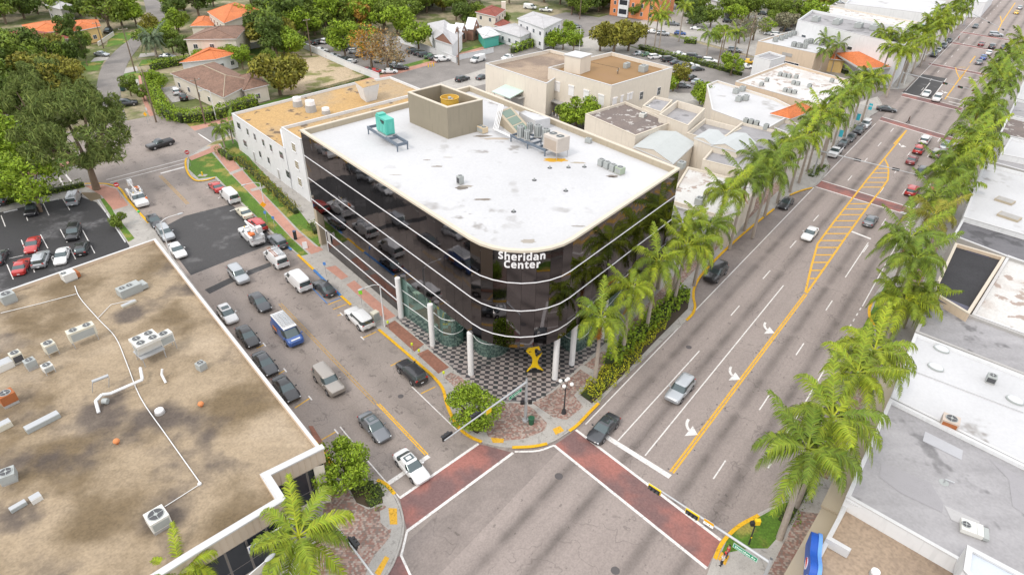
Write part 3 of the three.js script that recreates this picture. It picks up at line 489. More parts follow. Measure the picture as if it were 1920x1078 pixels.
bed('planter_soil', grained(.06, .045, .03, .95), Y1 + .004, 1088, 742, 1110, 758, 1165, 708, 1230, 640, 1290, 580, 1295, 545, 1270, 545, 1190, 620, 1130, 690);
bed('planter_soil', grained(.06, .045, .03, .95), Y1 + .004, 860, 770, 905, 765, 915, 800, 895, 815, 872, 803);
// lawns and the pink path beside the white apartments
bed('path', M.pink, Y1 + .004, 393, 276, 408, 271, 440, 305, 490, 362, 555, 432, 600, 470, 590, 483, 545, 445, 480, 375, 425, 318); bed('path', M.pink, Y1 + .008, 352, 296, 400, 276, 404, 284, 358, 302);
bed('lawn', M.grass, Y1, 354, 299, 392, 282, 425, 320, 480, 377, 545, 447, 578, 478, 566, 483, 510, 435, 451, 378, 405, 332, 372, 336, 353, 318);
bed('lawn', M.grass, Y1, 410, 268, 440, 262, 470, 300, 560, 395, 602, 450, 600, 466, 560, 432, 492, 362, 442, 305);
bed('lawn', M.dry, Y1, 385, 276, 397, 268, 415, 262, 430, 255, 440, 260, 400, 274); bed('path', M.concrete, Y1 + .005, 428, 325, 462, 312, 465, 316, 432, 329); bed('path', M.concrete, Y1 + .005, 468, 356, 508, 345, 510, 350, 472, 360);
bed('alley_slab', M.concrete, Y1 + .006, 560, 482, 606, 472, 632, 480, 640, 497, 600, 505, 578, 492); bed('path', M.pink, Y1 + .008, 575, 470, 598, 463, 606, 470, 583, 478);

// ================================================================ other buildings
const wallDir = (a, b) => b.clone().sub(a).setY(0);
function bld(o) {
  const h = o.h, P = o.ground ? px(...o.px) : pxh(h, ...o.px); const g = thing(o.name, o.label, 'building', V(0, 0, 0), 0, o.group);
  const ph = o.ph === undefined ? .55 : o.ph, y0 = o.y0 || .05;
  mesh('wall', prismGeo(P, y0, h - .14, false), o.wall, g);
  if (o.roof) { mesh('roof_deck', sheetGeo(inset(P, .1), h - ph), o.roof, g); mesh('parapet', ringGeo(inset(P, -.03), o.pw || .34, h - ph - .02 > h - .14 ? h - .15 : h - .14, h), o.cop || M.copingW, g); mesh('parapet_inner', ringGeo(inset(P, .28), .04, h - ph, h - .01), o.wall, g); }
  const b = { g, P, h, cx: P.reduce((s, p) => s.add(p), V(0, 0, 0)).multiplyScalar(1 / P.length) };
  b.out = (i) => { const a = P[i], c = P[(i + 1) % P.length], d = wallDir(a, c).normalize(); const n = V(-d.z, 0, d.x); if (n.dot(a.clone().lerp(c, .5).sub(b.cx).setY(0)) < 0) n.negate(); return n; };
  return b;
}
const paneM = M.winGlass;
// window on wall i of a building: u along the wall (0..1), y centre height, w x h metres; frame with its pane (and sill)
function win(b, i, u, y, w, h, o = {}) {
  const a = b.P[i], c = b.P[(i + 1) % b.P.length], n = b.out(i), p = a.clone().lerp(c, u).setY(y).addScaledVector(n, .04);
  const f = mesh(o.name || 'window', box(w, h, .08), o.frame || M.white, b.g); f.position.copy(p); f.rotation.y = Math.atan2(n.x, n.z);
  if (o.shutter) { mesh('shutter_box', box(w + .1, .3, .2, 0, h / 2, .08), o.frame || M.white, f); return f; }
  const nx = o.nx || 1, ny = o.ny || 1, pw = (w - .1) / nx, phh = (h - .1) / ny;
  for (let q = 0; q < nx; q++) for (let r = 0; r < ny; r++) mesh('pane', box(pw - .06, phh - .06, .02, -w / 2 + .05 + pw * (q + .5), -h / 2 + .05 + phh * (r + .5), .045), o.pane || paneM, f);
  if (o.sill) mesh('sill', box(w + .16, .08, .18, 0, -h / 2 - .05, .07), M.wallWhite, f);
  return f;
}
function quadGeo(list) { const pos = [], uv = []; for (const f of list) { const t = f.length === 4 ? [[0, 1, 2], [0, 2, 3]] : [[0, 1, 2]]; const o = f[0], e1 = f[1].clone().sub(f[0]).normalize(), nn = e1.clone().cross(f[2].clone().sub(f[0])).normalize(), e2 = nn.clone().cross(e1); for (const tr of t) for (const k of tr) { pos.push(f[k].x, f[k].y, f[k].z); const d = f[k].clone().sub(o); uv.push(d.dot(e1), d.dot(e2)); } } const g = new THREE.BufferGeometry(); g.setAttribute('position', new THREE.Float32BufferAttribute(pos, 3)); g.setAttribute('uv', new THREE.Float32BufferAttribute(uv, 2)); g.computeVertexNormals(); return g; }
// pitched house over a four-cornered outline given at the eaves; hip or gable
function house(o) {
  const P = pxh(o.h, ...o.px), g = o.into || thing(o.name || 'house', o.label, 'house', V(0, 0, 0), 0, o.group), E = inset(P, -(o.eave === undefined ? .45 : o.eave)).map((p) => p.setY(o.h));
  mesh('wall', prismGeo(P, o.y0 || .05, o.h - .02, false), o.wall, g);
  let l01 = E[0].distanceTo(E[1]), l12 = E[1].distanceTo(E[2]); const Q = l01 >= l12 ? E : [E[1], E[2], E[3], E[0]]; const L = Math.max(l01, l12), W = Math.min(l01, l12);
  const m1 = Q[0].clone().lerp(Q[3], .5).setY(o.h + o.rise), m2 = Q[1].clone().lerp(Q[2], .5).setY(o.h + o.rise); const ax = m2.clone().sub(m1).normalize();
  if (!o.gable) { const k = Math.min(W / 2, L * .45); m1.addScaledVector(ax, k); m2.addScaledVector(ax, -k); }
  const roof = mesh('roof', quadGeo([[Q[0], Q[1], m2, m1], [Q[2], Q[3], m1, m2], ...(o.gable ? [] : [[Q[1], Q[2], m2], [Q[3], Q[0], m1]])]), o.roof, g);
  if (o.gable) { const ga = (p, q, m) => quadGeo([[p, q, m]]); mesh('gable_wall', merge([ga(Q[0].clone().lerp(Q[1], .012), Q[3].clone().lerp(Q[2], .012), m1.clone().addScaledVector(ax, L * .012)), ga(Q[1].clone().lerp(Q[0], .012), Q[2].clone().lerp(Q[3], .012), m2.clone().addScaledVector(ax, -L * .012))]), o.gwall || o.wall, g); }
  else mesh('ridge_cap', merge([barGeo(m1, m2, .12, 6), barGeo(m1, Q[0], .1, 6), barGeo(m1, Q[3], .1, 6), barGeo(m2, Q[1], .1, 6), barGeo(m2, Q[2], .1, 6)]), o.ridge || o.roof, roof);
  mesh('fascia_board', ringGeo(E, .06, o.h - .2, o.h - .005), M.wallWhite, g);
  const b = { g, P, h: o.h, cx: P.reduce((s, p) => s.add(p), V(0, 0, 0)).multiplyScalar(1 / 4) }; b.out = (i) => { const a = P[i], c = P[(i + 1) % 4], d = wallDir(a, c).normalize(); const n = V(-d.z, 0, d.x); if (n.dot(a.clone().lerp(c, .5).sub(b.cx).setY(0)) < 0) n.negate(); return n; };
  if (o.chim) mesh('chimney', box(.9, 1.6, .9), o.wall, roof).position.copy(m1.clone().lerp(m2, o.chim)).add(V(0, .2, 0));
  return b;
}

// --- low brown-roofed shop across the avenue
const LH = 7;
const shop = bld({ name: 'corner_shop', label: 'low shop with a wide stained brown gravel roof and ribbed beige fascia', h: LH, px: [-300, 652, 290, 447, 600, 838, 495, 890, 524, 936, 366, 1031, 150, 1166, -300, 1400], wall: M.wallBeige, roof: M.roofBrown, ph: .45, pw: .34, cop: M.copingW });
{
  M.fascia = grained(.55, .46, .37, .85, streakT);
  for (const i of [2, 3, 4, 5]) {
    const a = shop.P[i], c = shop.P[i + 1], L = a.distanceTo(c), n = shop.out(i), ry = Math.atan2(n.x, n.z), dir = wallDir(a, c).normalize();
    const at = (u, y, k) => a.clone().addScaledVector(dir, u).setY(y).addScaledVector(n, k);
    const fs = mesh('fascia', box(L + .3, 1.7, .3), M.fascia, shop.g); fs.position.copy(at(L / 2, LH - .95, .16)); fs.rotation.y = ry;
    const N = Math.min(60, Math.round(L / .55)); for (let k = 0; k <= N; k++) { const r = mesh('rib', box(.06, 1.66, .05), M.fascia, fs); r.position.set(-L / 2 + k * L / N, 0, .17); }
    mesh('fascia_cap', box(L + .5, .16, .6, 0, .93 + i * .006, -.05), M.copingW, fs);
    const nw = Math.max(2, Math.round(L / 1.9)); for (let k = 0; k < nw; k++) { const u = (k + .5) * L / nw; const f = mesh('window', box(L / nw - .04, 4.1, .1), std(.2, .18, .17, .5), shop.g); f.position.copy(at(u, 3.05, .06)); f.rotation.y = ry; mesh('pane', box(L / nw - .2, 2.5, .02, 0, .6, .06), M.winDark, f); mesh('pane', box(L / nw - .2, 1.2, .02, 0, -1.35, .06), M.winDark, f); }
    const pl = mesh('plinth', box(L, .9, .2), M.wallCream, shop.g); pl.position.copy(at(L / 2, .55, .1)); pl.rotation.y = ry;
  }
  const e = shop.P[2]; mesh('corner_post', prismGeo([e, e.clone().add(V(-.9, 0, .1)), e.clone().add(V(-.7, 0, .9)), e.clone().add(V(.2, 0, .6))], .1, LH - 1.7, false), M.wallCream, shop.g);
  const n = shop.out(4), p = shop.P[4].clone().lerp(shop.P[5], .22).addScaledVector(n, .5).setY(4.1); const s = mesh('shop_sign', box(4.2, .75, .12), std(.75, .75, .76, .5), shop.g); s.position.copy(p); s.rotation.y = Math.atan2(n.x, n.z); mesh('sign_panel', box(4, .55, .03, 0, 0, .075), std(.03, .05, .3, .5), s);
}
// --- white apartments with tan gravel roofs
const apt = bld({ name: 'apartment_building', label: 'white two-storey apartment block with a tan gravel roof and round vents', h: 8, px: [433, 212, 592, 172, 664, 154, 731, 143, 788, 166, 760, 186, 527, 242, 533, 279], wall: M.wallWhite, roof: M.roofTan, ph: .5 });
{
  const a = apt.P[7], c = apt.P[0]; // the wall towards the avenue runs 7 -> 0
  for (const [u, y, w, h, k] of [[.88, 6.2, 1.6, 1.3, 2], [.7, 6.2, .9, 1.3, 1], [.56, 6.2, .9, 1.3, 1], [.4, 6.2, .9, 1.3, 1], [.26, 6.2, .9, 1.3, 1], [.08, 6.2, 1.5, 1.3, 2], [.82, 2.9, 1.6, 1.3, 2], [.52, 2.9, .9, 1.3, 1], [.36, 2.9, .9, 1.3, 1], [.02, 2.9, 1.6, 1.4, 2]]) win(apt, 7, u, y, w, h, { nx: k, ny: 2, sill: true, frame: M.wallGrey });
  for (const u of [.66, .2]) win(apt, 7, u, 1.3, .95, 2.1, { name: 'door', pane: M.wallGrey });
}
const apt2 = bld({ name: 'apartment_building', label: 'taller white apartment wing with a narrow tan roof against the black glass block', h: 12, px: [526, 238, 764, 178, 800, 189, 562, 261], wall: M.wallWhite, roof: M.roofTan, ph: .5 });
for (const y of [9.6, 6.3, 3]) win(apt2, 3, .42, y, 1.5, 1.5, { nx: 3, ny: 3, sill: true, pane: std(.3, .26, .18, .3) });
{ // inverted-pyramid stair housing and vents on the tan roof
  const g = thing('stair_housing', 'white flared stair housing with a gravel top on the tan roof', 'roof housing', V(0, 0, 0)); const t = pxh(11, 664, 153, 700, 148, 711, 157, 680, 165), b = inset(t, .8).map((p) => p.setY(7.4)); const q = []; for (let i = 0; i < 4; i++) q.push([b[i], b[(i + 1) % 4], t[(i + 1) % 4], t[i]]); mesh('flared_wall', quadGeo(q), M.wallWhite, g); mesh('top', sheetGeo(t, 11.02), M.roofTan, g);
}
function roundVent(x, y, h, r, hh, label, group) { const g = thing('roof_vent', label, 'roof vent', G(x, y, h), 0, group); mesh('base', cyl(r * 1.05, r * 1.15, hh * .6, 0, hh * .3, 0, 16), M.wallGrey, g); mesh('cap', cyl(r * .95, r, hh * .4, 0, hh * .82, 0, 16), M.white, g); return g; }
roundVent(558, 199, 7.5, .9, 1.9, 'round white roof vent nearest the parapet on the tan gravel roof'); roundVent(583, 209, 7.5, 1, 2.3, 'largest round white roof vent on the tan gravel roof'); roundVent(611, 213, 7.5, .8, 1.2, 'short round white vent beside the taller wing on the tan roof');

// --- cream store block behind
const cr1 = bld({ name: 'store_building', label: 'cream stucco store with a dark brown gravel roof and green loading canopy', h: 8.5, px: [910, 118, 1032, 92, 1100, 109, 1025, 156], wall: M.wallCream, roof: M.roofBrown2, ph: .9 });
const cr2 = bld({ name: 'store_building', label: 'taller cream stucco store with a rust-brown roof and white shuttered windows', h: 10.5, px: [1028, 126, 1147, 97, 1262, 126, 1147, 160], wall: M.wallCream, roof: grained(.26, .155, .075, .95, tex(512, 512, (u, v) => { const k = .75 + .5 * fbm(u, v, 5, 5, 171); return [k, k, k * .9]; }, [1 / 28, 1 / 28])), ph: .9 });
for (const u of [.13, .36, .6, .83]) win(cr2, 3, u, 6.6, 1.7, 2.3, { shutter: true });
for (const [u, y] of [[.2, 5.6], [.5, 5.9]]) win(cr2, 2, u, y, 1.4, 1.9, { nx: 2, ny: 2 });
for (const u of [.67, .72, .82, .93]) win(cr2, 2, u, 6.6, u > .9 ? 1.5 : .9, 1.5, { shutter: true });
{ const p = G(1082, 133, 9.6); const m = mesh('penthouse', box(4.6, 4.2, 4.6), M.wallCream, cr2.g); m.position.copy(p).setY(11.3); m.rotation.y = -YA; mesh('penthouse_roof', box(5, .2, 5, 0, 2.2, 0), M.copingW, m);
  const q = cr1.P[3].clone().lerp(cr1.P[0], .5), n = cr1.out(3); const c = mesh('canopy', box(7, .2, 4.6), grained(.5, .62, .56, .6), cr1.g); c.position.copy(q).addScaledVector(n, 2.2).setY(4.3); c.rotation.y = Math.atan2(n.x, n.z); c.rotation.order = 'YXZ'; c.rotation.x = .22;
  for (const sx of [-3, 3]) mesh('post', cyl(.1, .1, 4, sx, -2, 1.9), M.galv, c);
  const dk = (b, i, u, w) => { const a = b.P[i].clone().lerp(b.P[(i + 1) % 4], u), nn = b.out(i); const d = mesh('dock_door', box(w, 2.6, .3), M.wallGrey, b.g); d.position.copy(a).addScaledVector(nn, .05).setY(1.7); d.rotation.y = Math.atan2(nn.x, nn.z); const l = mesh('dock_canopy', box(w + 1, .22, 1.8), M.wallGrey, b.g); l.position.copy(a).addScaledVector(nn, .9).setY(3.3); l.rotation.y = d.rotation.y; };
  dk(cr1, 3, .5, 7); dk(cr2, 3, .3, 11); dk(cr2, 3, .78, 8);
}
// --- jumble of small flat roofs between the store and the main street
const S = (label, h, pts, wall, roof, ph, cop, name) => bld({ name: name || 'shop_building', label, h, px: pts, wall, roof, ph, cop });
S('cream shop with a dark patched tar roof beside the office block', 6.5, [1098, 213, 1173, 190, 1263, 228, 1192, 254], M.wallCream, M.roofDark, .5, M.coping);
S('cream block with a sunken grey roof behind a tall stepped parapet', 7.6, [1236, 214, 1270, 188, 1323, 203, 1291, 235], M.wallCream, M.roofGrey, 1.5, M.coping);
S('cream annex with a sunken grey roof beside the stepped parapet', 6.2, [1288, 249, 1322, 222, 1392, 240, 1340, 264], M.wallCream, M.roofGrey, 1, M.coping);
S('narrow cream stair block with a small slatted window next to the tar roof', 7.2, [1205, 198, 1228, 180, 1262, 187, 1240, 210], M.wallCream, M.roofGrey, .5, M.coping);
house({ name: 'shed_building', label: 'cream shed with a plain light grey pitched roof behind the office block', h: 5.6, px: [1190, 275, 1231, 245, 1303, 268, 1262, 306], rise: 1.1, gable: true, eave: .2, wall: M.wallCream, roof: grained(.42, .44, .43, .7) });
const S8 = S('cream shop with a mottled grey roof and rooftop units along the street palms', 6.6, [1318, 299, 1350, 262, 1392, 229, 1487, 252, 1446, 287, 1398, 319], M.wallCream, M.roofGrey, .5, M.coping);
house({ name: 'shed_building', label: 'light grey pitched roof on cream walls rising from the mottled grey roof', h: 7.4, px: [1334, 272, 1378, 248, 1418, 268, 1384, 284], rise: .9, gable: true, eave: .1, wall: M.wallCream, roof: grained(.44, .46, .46, .7) });
house({ name: 'shed_building', label: 'smaller light grey pitched roof on cream walls beside the plain shed', h: 7, px: [1303, 258, 1330, 242, 1362, 258, 1336, 272], rise: .7, gable: true, eave: .1, wall: M.wallCream, roof: grained(.44, .46, .46, .7) });
S('low shop with a cracked white roof right beside the black glass wall', 5, [1253, 374, 1290, 312, 1425, 346, 1376, 412], M.wallCream, M.roofPatch, .35, M.coping);
S('low grey-roofed shopfront between the cracked white roof and the palms', 4.4, [1250, 412, 1262, 384, 1352, 410, 1310, 445], M.wallGrey, M.roofGrey, .4);
S('white-roofed shop with scattered condensers next to a leafy tree', 6.1, [1326, 158, 1346, 150, 1455, 184, 1500, 206, 1440, 240, 1393, 226, 1336, 205], M.wallCream, M.roofWhite, .5);
S('broad white-roofed shop with rows of small dark rooftop units', 6.6, [1380, 152, 1474, 117, 1603, 152, 1546, 198], M.wallBeige, M.roofPatch, .6);
S('shopfront with a grey flat roof below the orange tiles', 5.4, [1434, 232, 1456, 219, 1517, 237, 1490, 253], M.wallCream, M.roofGrey, .5);
house({ name: 'tiled_shop', label: 'orange tiled hip roof squeezed between white flat roofs', h: 6.2, px: [1447, 213, 1492, 196, 1527, 205, 1483, 222], rise: 1.4, wall: M.wallCream, roof: M.orangeTile, eave: .2 });
const b11 = S('beige stone-faced store with a white roof and round condensers', 7.5, [1422, 76, 1487, 57, 1572, 83, 1531, 99], M.wallBeige, M.roofWhite, .5);
for (const u of [.3, .45, .6]) win(b11, 3, u, 2.4, 3, 2.4, { nx: 2, ny: 1, pane: M.winDark });
{ const n = b11.out(3), p = b11.P[3].clone().lerp(b11.P[0], .45).addScaledVector(n, .08).setY(5.4); const m = mesh('sign_plate', box(3.2, .9, .08), M.wallGrey, b11.g); m.position.copy(p); m.rotation.y = Math.atan2(n.x, n.z); }
S('small white box of a shop with a yellow side wall', 6.4, [1415, 105, 1444, 96, 1474, 105, 1446, 113], M.wallWhite, M.roofGrey, .5);
const b13 = S('big plain white windowless hall with a low parapet', 11.5, [1497, 37, 1524, 18, 1722, 56, 1698, 84], M.wallWhite, M.roofGrey, .8);
for (const u of [.9, .55, .44]) win(b13, 3, u, 7.2, 1.7, 1, {});
const b14 = S('long white supermarket with a green-trimmed glazed front', 7.5, [1586, 6, 1606, -14, 1775, 2, 1752, 26], M.wallWhite, M.roofWhite, .6);
for (let k = 0; k < 9; k++) win(b14, 3, .08 + k * .1, 2.4, 3.4, 2.4, { frame: M.teal, pane: M.winDark });
S('row of shops with tan patched roofs behind the big white hall', 6, [1527, 22, 1546, 8, 1730, 42, 1714, 58], M.wallCream, M.roofPatch, .5);
S('white flat-roofed shop at the far end of the palm row', 6, [1795, 2, 1800, -20, 1870, -18, 1850, 4], M.wallWhite, M.roofWhite, .5);

// --- south side of the main street
const R = (label, h, pts, wall, roof, ph, cop) => bld({ name: 'street_shop', label, h, px: pts, wall, roof, ph: ph === undefined ? .4 : ph, cop });
const r1 = R('low shop with a brown gravel roof and a blue wave sign on its front', 5, [1586, 943, 1812, 1061, 2010, 1165, 1800, 1400, 1420, 1255], M.wallCream, M.roofBrown2, .45);
const r2 = R('shop with a streaked grey membrane roof and white parapet', 6.2, [1588, 930, 1670, 747, 1990, 904, 1990, 1158, 1812, 1057], M.wallWhite, M.roofGrey, .4);
const r3 = R('shop with a clean white roof, oval skylights and a rusty condenser', 6, [1673, 745, 1717, 624, 1990, 730, 1990, 902], M.wallWhite, M.roofWhite, .3);
R('shop with a long lilac-grey weathered roof between white and black roofs', 6.1, [1718, 621, 1746, 562, 1990, 652, 1990, 728], M.wallGrey, M.roofGrey, .35, M.wallGrey);
const r5 = R('shop with a charcoal roof inside a wide beige parapet', 7, [1750, 547, 1793, 455, 1886, 482, 1819, 588], M.wallBeige, M.roofChar, .5, M.coping);
R('patchwork of white and stained roofs behind the charcoal roof', 5.8, [1824, 589, 1892, 478, 1990, 515, 1990, 650], M.wallGrey, M.roofPatch, .35);
R('shop with pale grey panelled roofing next to the charcoal roof', 6, [1789, 441, 1808, 407, 1990, 461, 1990, 512, 1890, 480], M.wallGrey, grained(.44, .44, .46, .8, roofGreyT), .35);
const r7 = R('wide white-roofed shop with flat weathered hatches', 6.5, [1808, 406, 1847, 305, 1990, 341, 1990, 459], M.wallWhite, M.roofWhite, .5);
R('narrow shop with a stained grey roof past the wide white one', 5.2, [1851, 300, 1868, 266, 1990, 298, 1990, 338], M.wallGrey, M.roofGrey, .4);
R('small white roof with a brown tiled corner behind the palms', 6, [1878, 288, 1897, 257, 1990, 280, 1990, 310], M.wallWhite, M.roofWhite, .4);
R('white-walled shop with a dark weathered roof behind the palms', 6, [1876, 250, 1892, 216, 1990, 240, 1990, 276], M.wallWhite, M.roofDark, .5);
R('pale shop with a grey arched roof at the end of the palms', 5.6, [1893, 214, 1907, 186, 1990, 206, 1990, 236], M.wallWhite, M.roofGrey, .4);
R('far white shop at the edge of the palm row', 5.6, [1908, 184, 1921, 150, 1995, 165, 1995, 203], M.wallWhite, M.roofWhite, .4);
R('distant cream shop beyond the last palms of the street', 6, [1936, 120, 1950, 80, 2010, 95, 2000, 130], M.wallCream, M.roofGrey, .4);
{ // details on the south roofs
  const sh = (b, name, mat, h, y, ...a) => mesh(name, sheetGeo(pxh(h, ...a), y), mat, b.g);
  sh(r2, 'roof_patch', grained(.4, .4, .42, .85), 5.8, 5.83, 1736, 809, 1807, 845, 1804, 863, 1731, 827); sh(r2, 'roof_patch', grained(.3, .29, .3, .9), 5.8, 5.826, 1654, 866, 1745, 905, 1770, 945, 1768, 962, 1690, 925, 1650, 895);
  sh(r2, 'roof_patch', grained(.42, .41, .41, .9), 5.8, 5.826, 1772, 948, 1838, 978, 1836, 998, 1785, 975); sh(r2, 'roof_patch', grained(.3, .29, .3, .9), 5.8, 5.826, 1855, 860, 1990, 935, 1990, 1010, 1900, 950, 1893, 900);
  sh(r2, 'gravel_stop', M.copingW, 5.8, 5.84, 1588, 934, 1604, 941, 1632, 954, 1630, 959, 1602, 948, 1586, 940);
  const seam = [G(1698, 688, 5.7), G(1920, 772, 5.7)]; mesh('roof_seam', stripGeo(seam, .3, 5.69, 5.86, 1), M.roofWhite, r3.g);
  sh(r5, 'roof_step', grained(.1, .1, .14, .8), 6.5, 6.54, 1755, 551, 1819, 576, 1813, 587, 1751, 560); sh(r5, 'roof_patch', grained(.05, .05, .07, .85), 6.5, 6.53, 1817, 468, 1858, 480, 1856, 485, 1812, 472);
  const k = thing('roof_housing', 'pale blue-white stair housing on the streaked grey roof', 'roof housing', V(0, 0, 0)); const P = pxh(8.2, 1815, 1021, 1950, 1092, 1990, 1180, 1880, 1150, 1808, 1068); mesh('wall', prismGeo(P, 5.8, 8.1, false), M.wallWhite, k); mesh('top', sheetGeo(P, 8), grained(.5, .54, .6, .7), k); mesh('rim', ringGeo(P, .4, 8.02, 8.2), M.copingW, k);
  // pale low wall segment on the brown roof
  const w = thing('parapet_stub', 'short white parapet stub crossing the brown gravel roof', 'low wall', V(0, 0, 0)); mesh('stub', prismGeo(pxh(5.5, 1553, 1003, 1598, 1029, 1594, 1034, 1550, 1009), 4.6, 5.5), M.copingW, w);
  const l = thing('ledge', 'orange-rusted ledge pipe along the wall below the grey roof', 'pipe', V(0, 0, 0)); mesh('pipe', barGeo(G(1590, 942, 5.4), G(1808, 1060, 5.4), .07), M.rust, l);
}
// --- houses of the quarter behind
const Hs = [
  ['house with bright orange tiles and a yellow front wall by the bend', 4.6, [42, 47, 118, 38, 130, 56, 54, 62], 1.5, M.wallYellow, M.orangeTile], ['short orange-tiled wing joined to the yellow fronted house', 4.6, [122, 42, 180, 37, 185, 49, 128, 60], 1.2, M.wallYellow, M.orangeTile],
  ['house with a dark red tiled roof half hidden by palms', 4.2, [0, 64, 75, 56, 131, 71, 34, 80], 1.5, M.wallCream, M.redTile], ['small grey-roofed house at the top of the bend', 5, [86, 9, 108, 1, 131, 9, 112, 16], 1.4, M.wallGrey, M.shingle],
  ['large house with a bright orange hip roof above the lane', 7, [390, 22, 440, 5, 486, 18, 420, 42], 2.2, M.wallCream, M.orangeTile], ['low orange-roofed garage beside the large hip-roofed house', 4, [358, 48, 372, 32, 398, 33, 398, 48], 1, M.wallCream, M.orangeTile],
  ['two-storey house with a mid-brown tiled roof and cream walls', 7, [347, 73, 385, 54, 462, 48, 440, 72], 1.6, M.wallCream, M.brownTile], ['low orange-tiled house between the brown roof and the hedge', 4, [340, 116, 394, 86, 441, 100, 402, 110], 1.6, M.wallWhite, M.orangeTile],
  ['bungalow with a wide brown hip roof and two cars on its drive', 4.2, [322, 137, 400, 117, 474, 152, 418, 181], 2, M.wallCream, M.brownTile, M.wallTan], ['brown hip-roofed wing of the bungalow next to the small pool', 4, [432, 148, 478, 136, 500, 158, 458, 168], 1.4, M.wallCream, M.brownTile],
  ['cream house with a maroon tiled roof and square chimney', 6.5, [893, 22, 922, 10, 945, 18, 928, 30], 1.2, M.wallCream, M.redTile], ['small cream wing with a maroon roof below the chimney', 4, [928, 46, 942, 37, 955, 42, 940, 50], 1, M.wallCream, M.redTile],
  ['white two-storey house with a flat grey hipped roof', 7, [972, 34, 1000, 22, 1052, 36, 1020, 52], 1, M.wallWhite, M.shingle], ['long low white house with a pale grey roof beside the green lawn', 4, [925, 52, 965, 44, 1008, 54, 975, 68], 1.1, M.wallWhite, M.shingle],
  ['grey-roofed red brick house among the dense trees', 4, [715, 12, 745, 5, 775, 10, 750, 18], 1, M.brick, M.shingle], ['grey-roofed house behind the avenue trees', 6, [1320, -6, 1345, -14, 1390, -2, 1360, 6], 1.2, M.wallWhite, M.shingle],
  ['white-walled cottage with a rusty roof behind the parking lot', 3.6, [0, 200, 30, 192, 34, 208, 0, 216], .8, M.wallWhite, M.brownTile],
];
const houses = Hs.map(([label, h, p, rise, wall, roof, ridge]) => house({ label, h, px: p, rise, wall, roof, ridge: ridge || roof }));
houses.forEach((b, k) => { for (let i = 0; i < 4; i++) { if (b.out(i).z < .2) continue; const L = b.P[i].distanceTo(b.P[(i + 1) % 4]); const n = Math.max(1, Math.min(5, Math.floor(L / 3.6))); for (let q = 0; q < n; q++) for (const y of b.h > 6 ? [1.7, 4.9] : [1.7]) win(b, i, (q + .5) / n, y, 1.3, 1.3, { nx: 2, ny: 1 }); } });
mesh('chimney', box(1.6, 5, 1.6), M.wallCream, houses[10].g).position.copy(G(944, 30, 4)).setY(6.5);
{ // chapel with brick gables
  house({ name: 'chapel', label: 'chapel with a light grey gabled roof and brown brick front', h: 5, px: [803, 45, 817, 73, 847, 83, 866, 62], rise: 2.6, gable: true, wall: M.wallWhite, roof: M.shingle, gwall: M.brick });
  const gab = (x, y, w, hh, lab) => { const g = thing('brick_porch', lab, 'porch', G(x, y), -YA * 0 + 1.15); const s = new THREE.Shape([[-w / 2, 0], [w / 2, 0], [w / 2, hh * .6], [0, hh], [-w / 2, hh * .6]].map(([a, b]) => new THREE.Vector2(a, b))); mesh('front_wall', new THREE.ExtrudeGeometry(s, { depth: 3, bevelEnabled: false }).translate(0, 0, -3), M.brick, g); const e = new THREE.Shape([[-w / 2 - .3, hh * .6 - .3], [0, hh + .1], [w / 2 + .3, hh * .6 - .3], [w / 2 + .3, hh * .6], [0, hh + .45], [-w / 2 - .3, hh * .6]].map(([a, b]) => new THREE.Vector2(a, b))); mesh('gable_trim', new THREE.ExtrudeGeometry(e, { depth: 3.3, bevelEnabled: false }).translate(0, 0, -3.1), M.white, g); mesh('round_window', cyl(.4, .4, .1, 0, 0, 0, 14).rotateX(Math.PI / 2).translate(0, hh * .72, .06), M.white, g); mesh('window', box(1, 2, .08, 0, 2, .06), M.winDark, g); };
  gab(857, 95, 4.6, 7.6, 'tall brown brick gable front with white trim on the chapel'); gab(870, 79, 4.2, 5.6, 'brown brick gable set back behind the chapel front'); gab(893, 74, 4.6, 6.6, 'brown brick gable next to the white canopy roof');
  house({ name: 'pavilion', label: 'white canopy roof with green trim beside the brick gable', h: 3.6, px: [897, 55, 918, 51, 935, 64, 908, 70], rise: 1.2, wall: M.teal, roof: M.copingW, eave: .6 });
}
{ // orange apartment house far up the avenue
  const b = bld({ name: 'apartment_building', label: 'orange stucco apartment house with white balconies far up the avenue', h: 10, ground: true, px: [1143, 28, 1232, 41, 1262, 24, 1190, 8], wall: M.wallPeach, roof: M.roofGrey, ph: .5 });
  for (const i of [0, 1]) for (const y of [2, 5, 8]) for (let k = 0; k < (i ? 3 : 5); k++) win(b, i, .1 + k * (i ? .3 : .19), y, 1.1, 1.5, {});
  const n = b.out(0), p = b.P[0].clone().lerp(b.P[1], .3).addScaledVector(n, .5); const m = mesh('balcony_bay', box(4.4, 8, 1.2), M.wallWhite, b.g); m.position.copy(p).setY(4.2); m.rotation.y = Math.atan2(n.x, n.z); for (const y of [-2, 1.4]) mesh('recess', box(3.4, 1.8, .1, 0, y, .6), M.winDark, m);
}
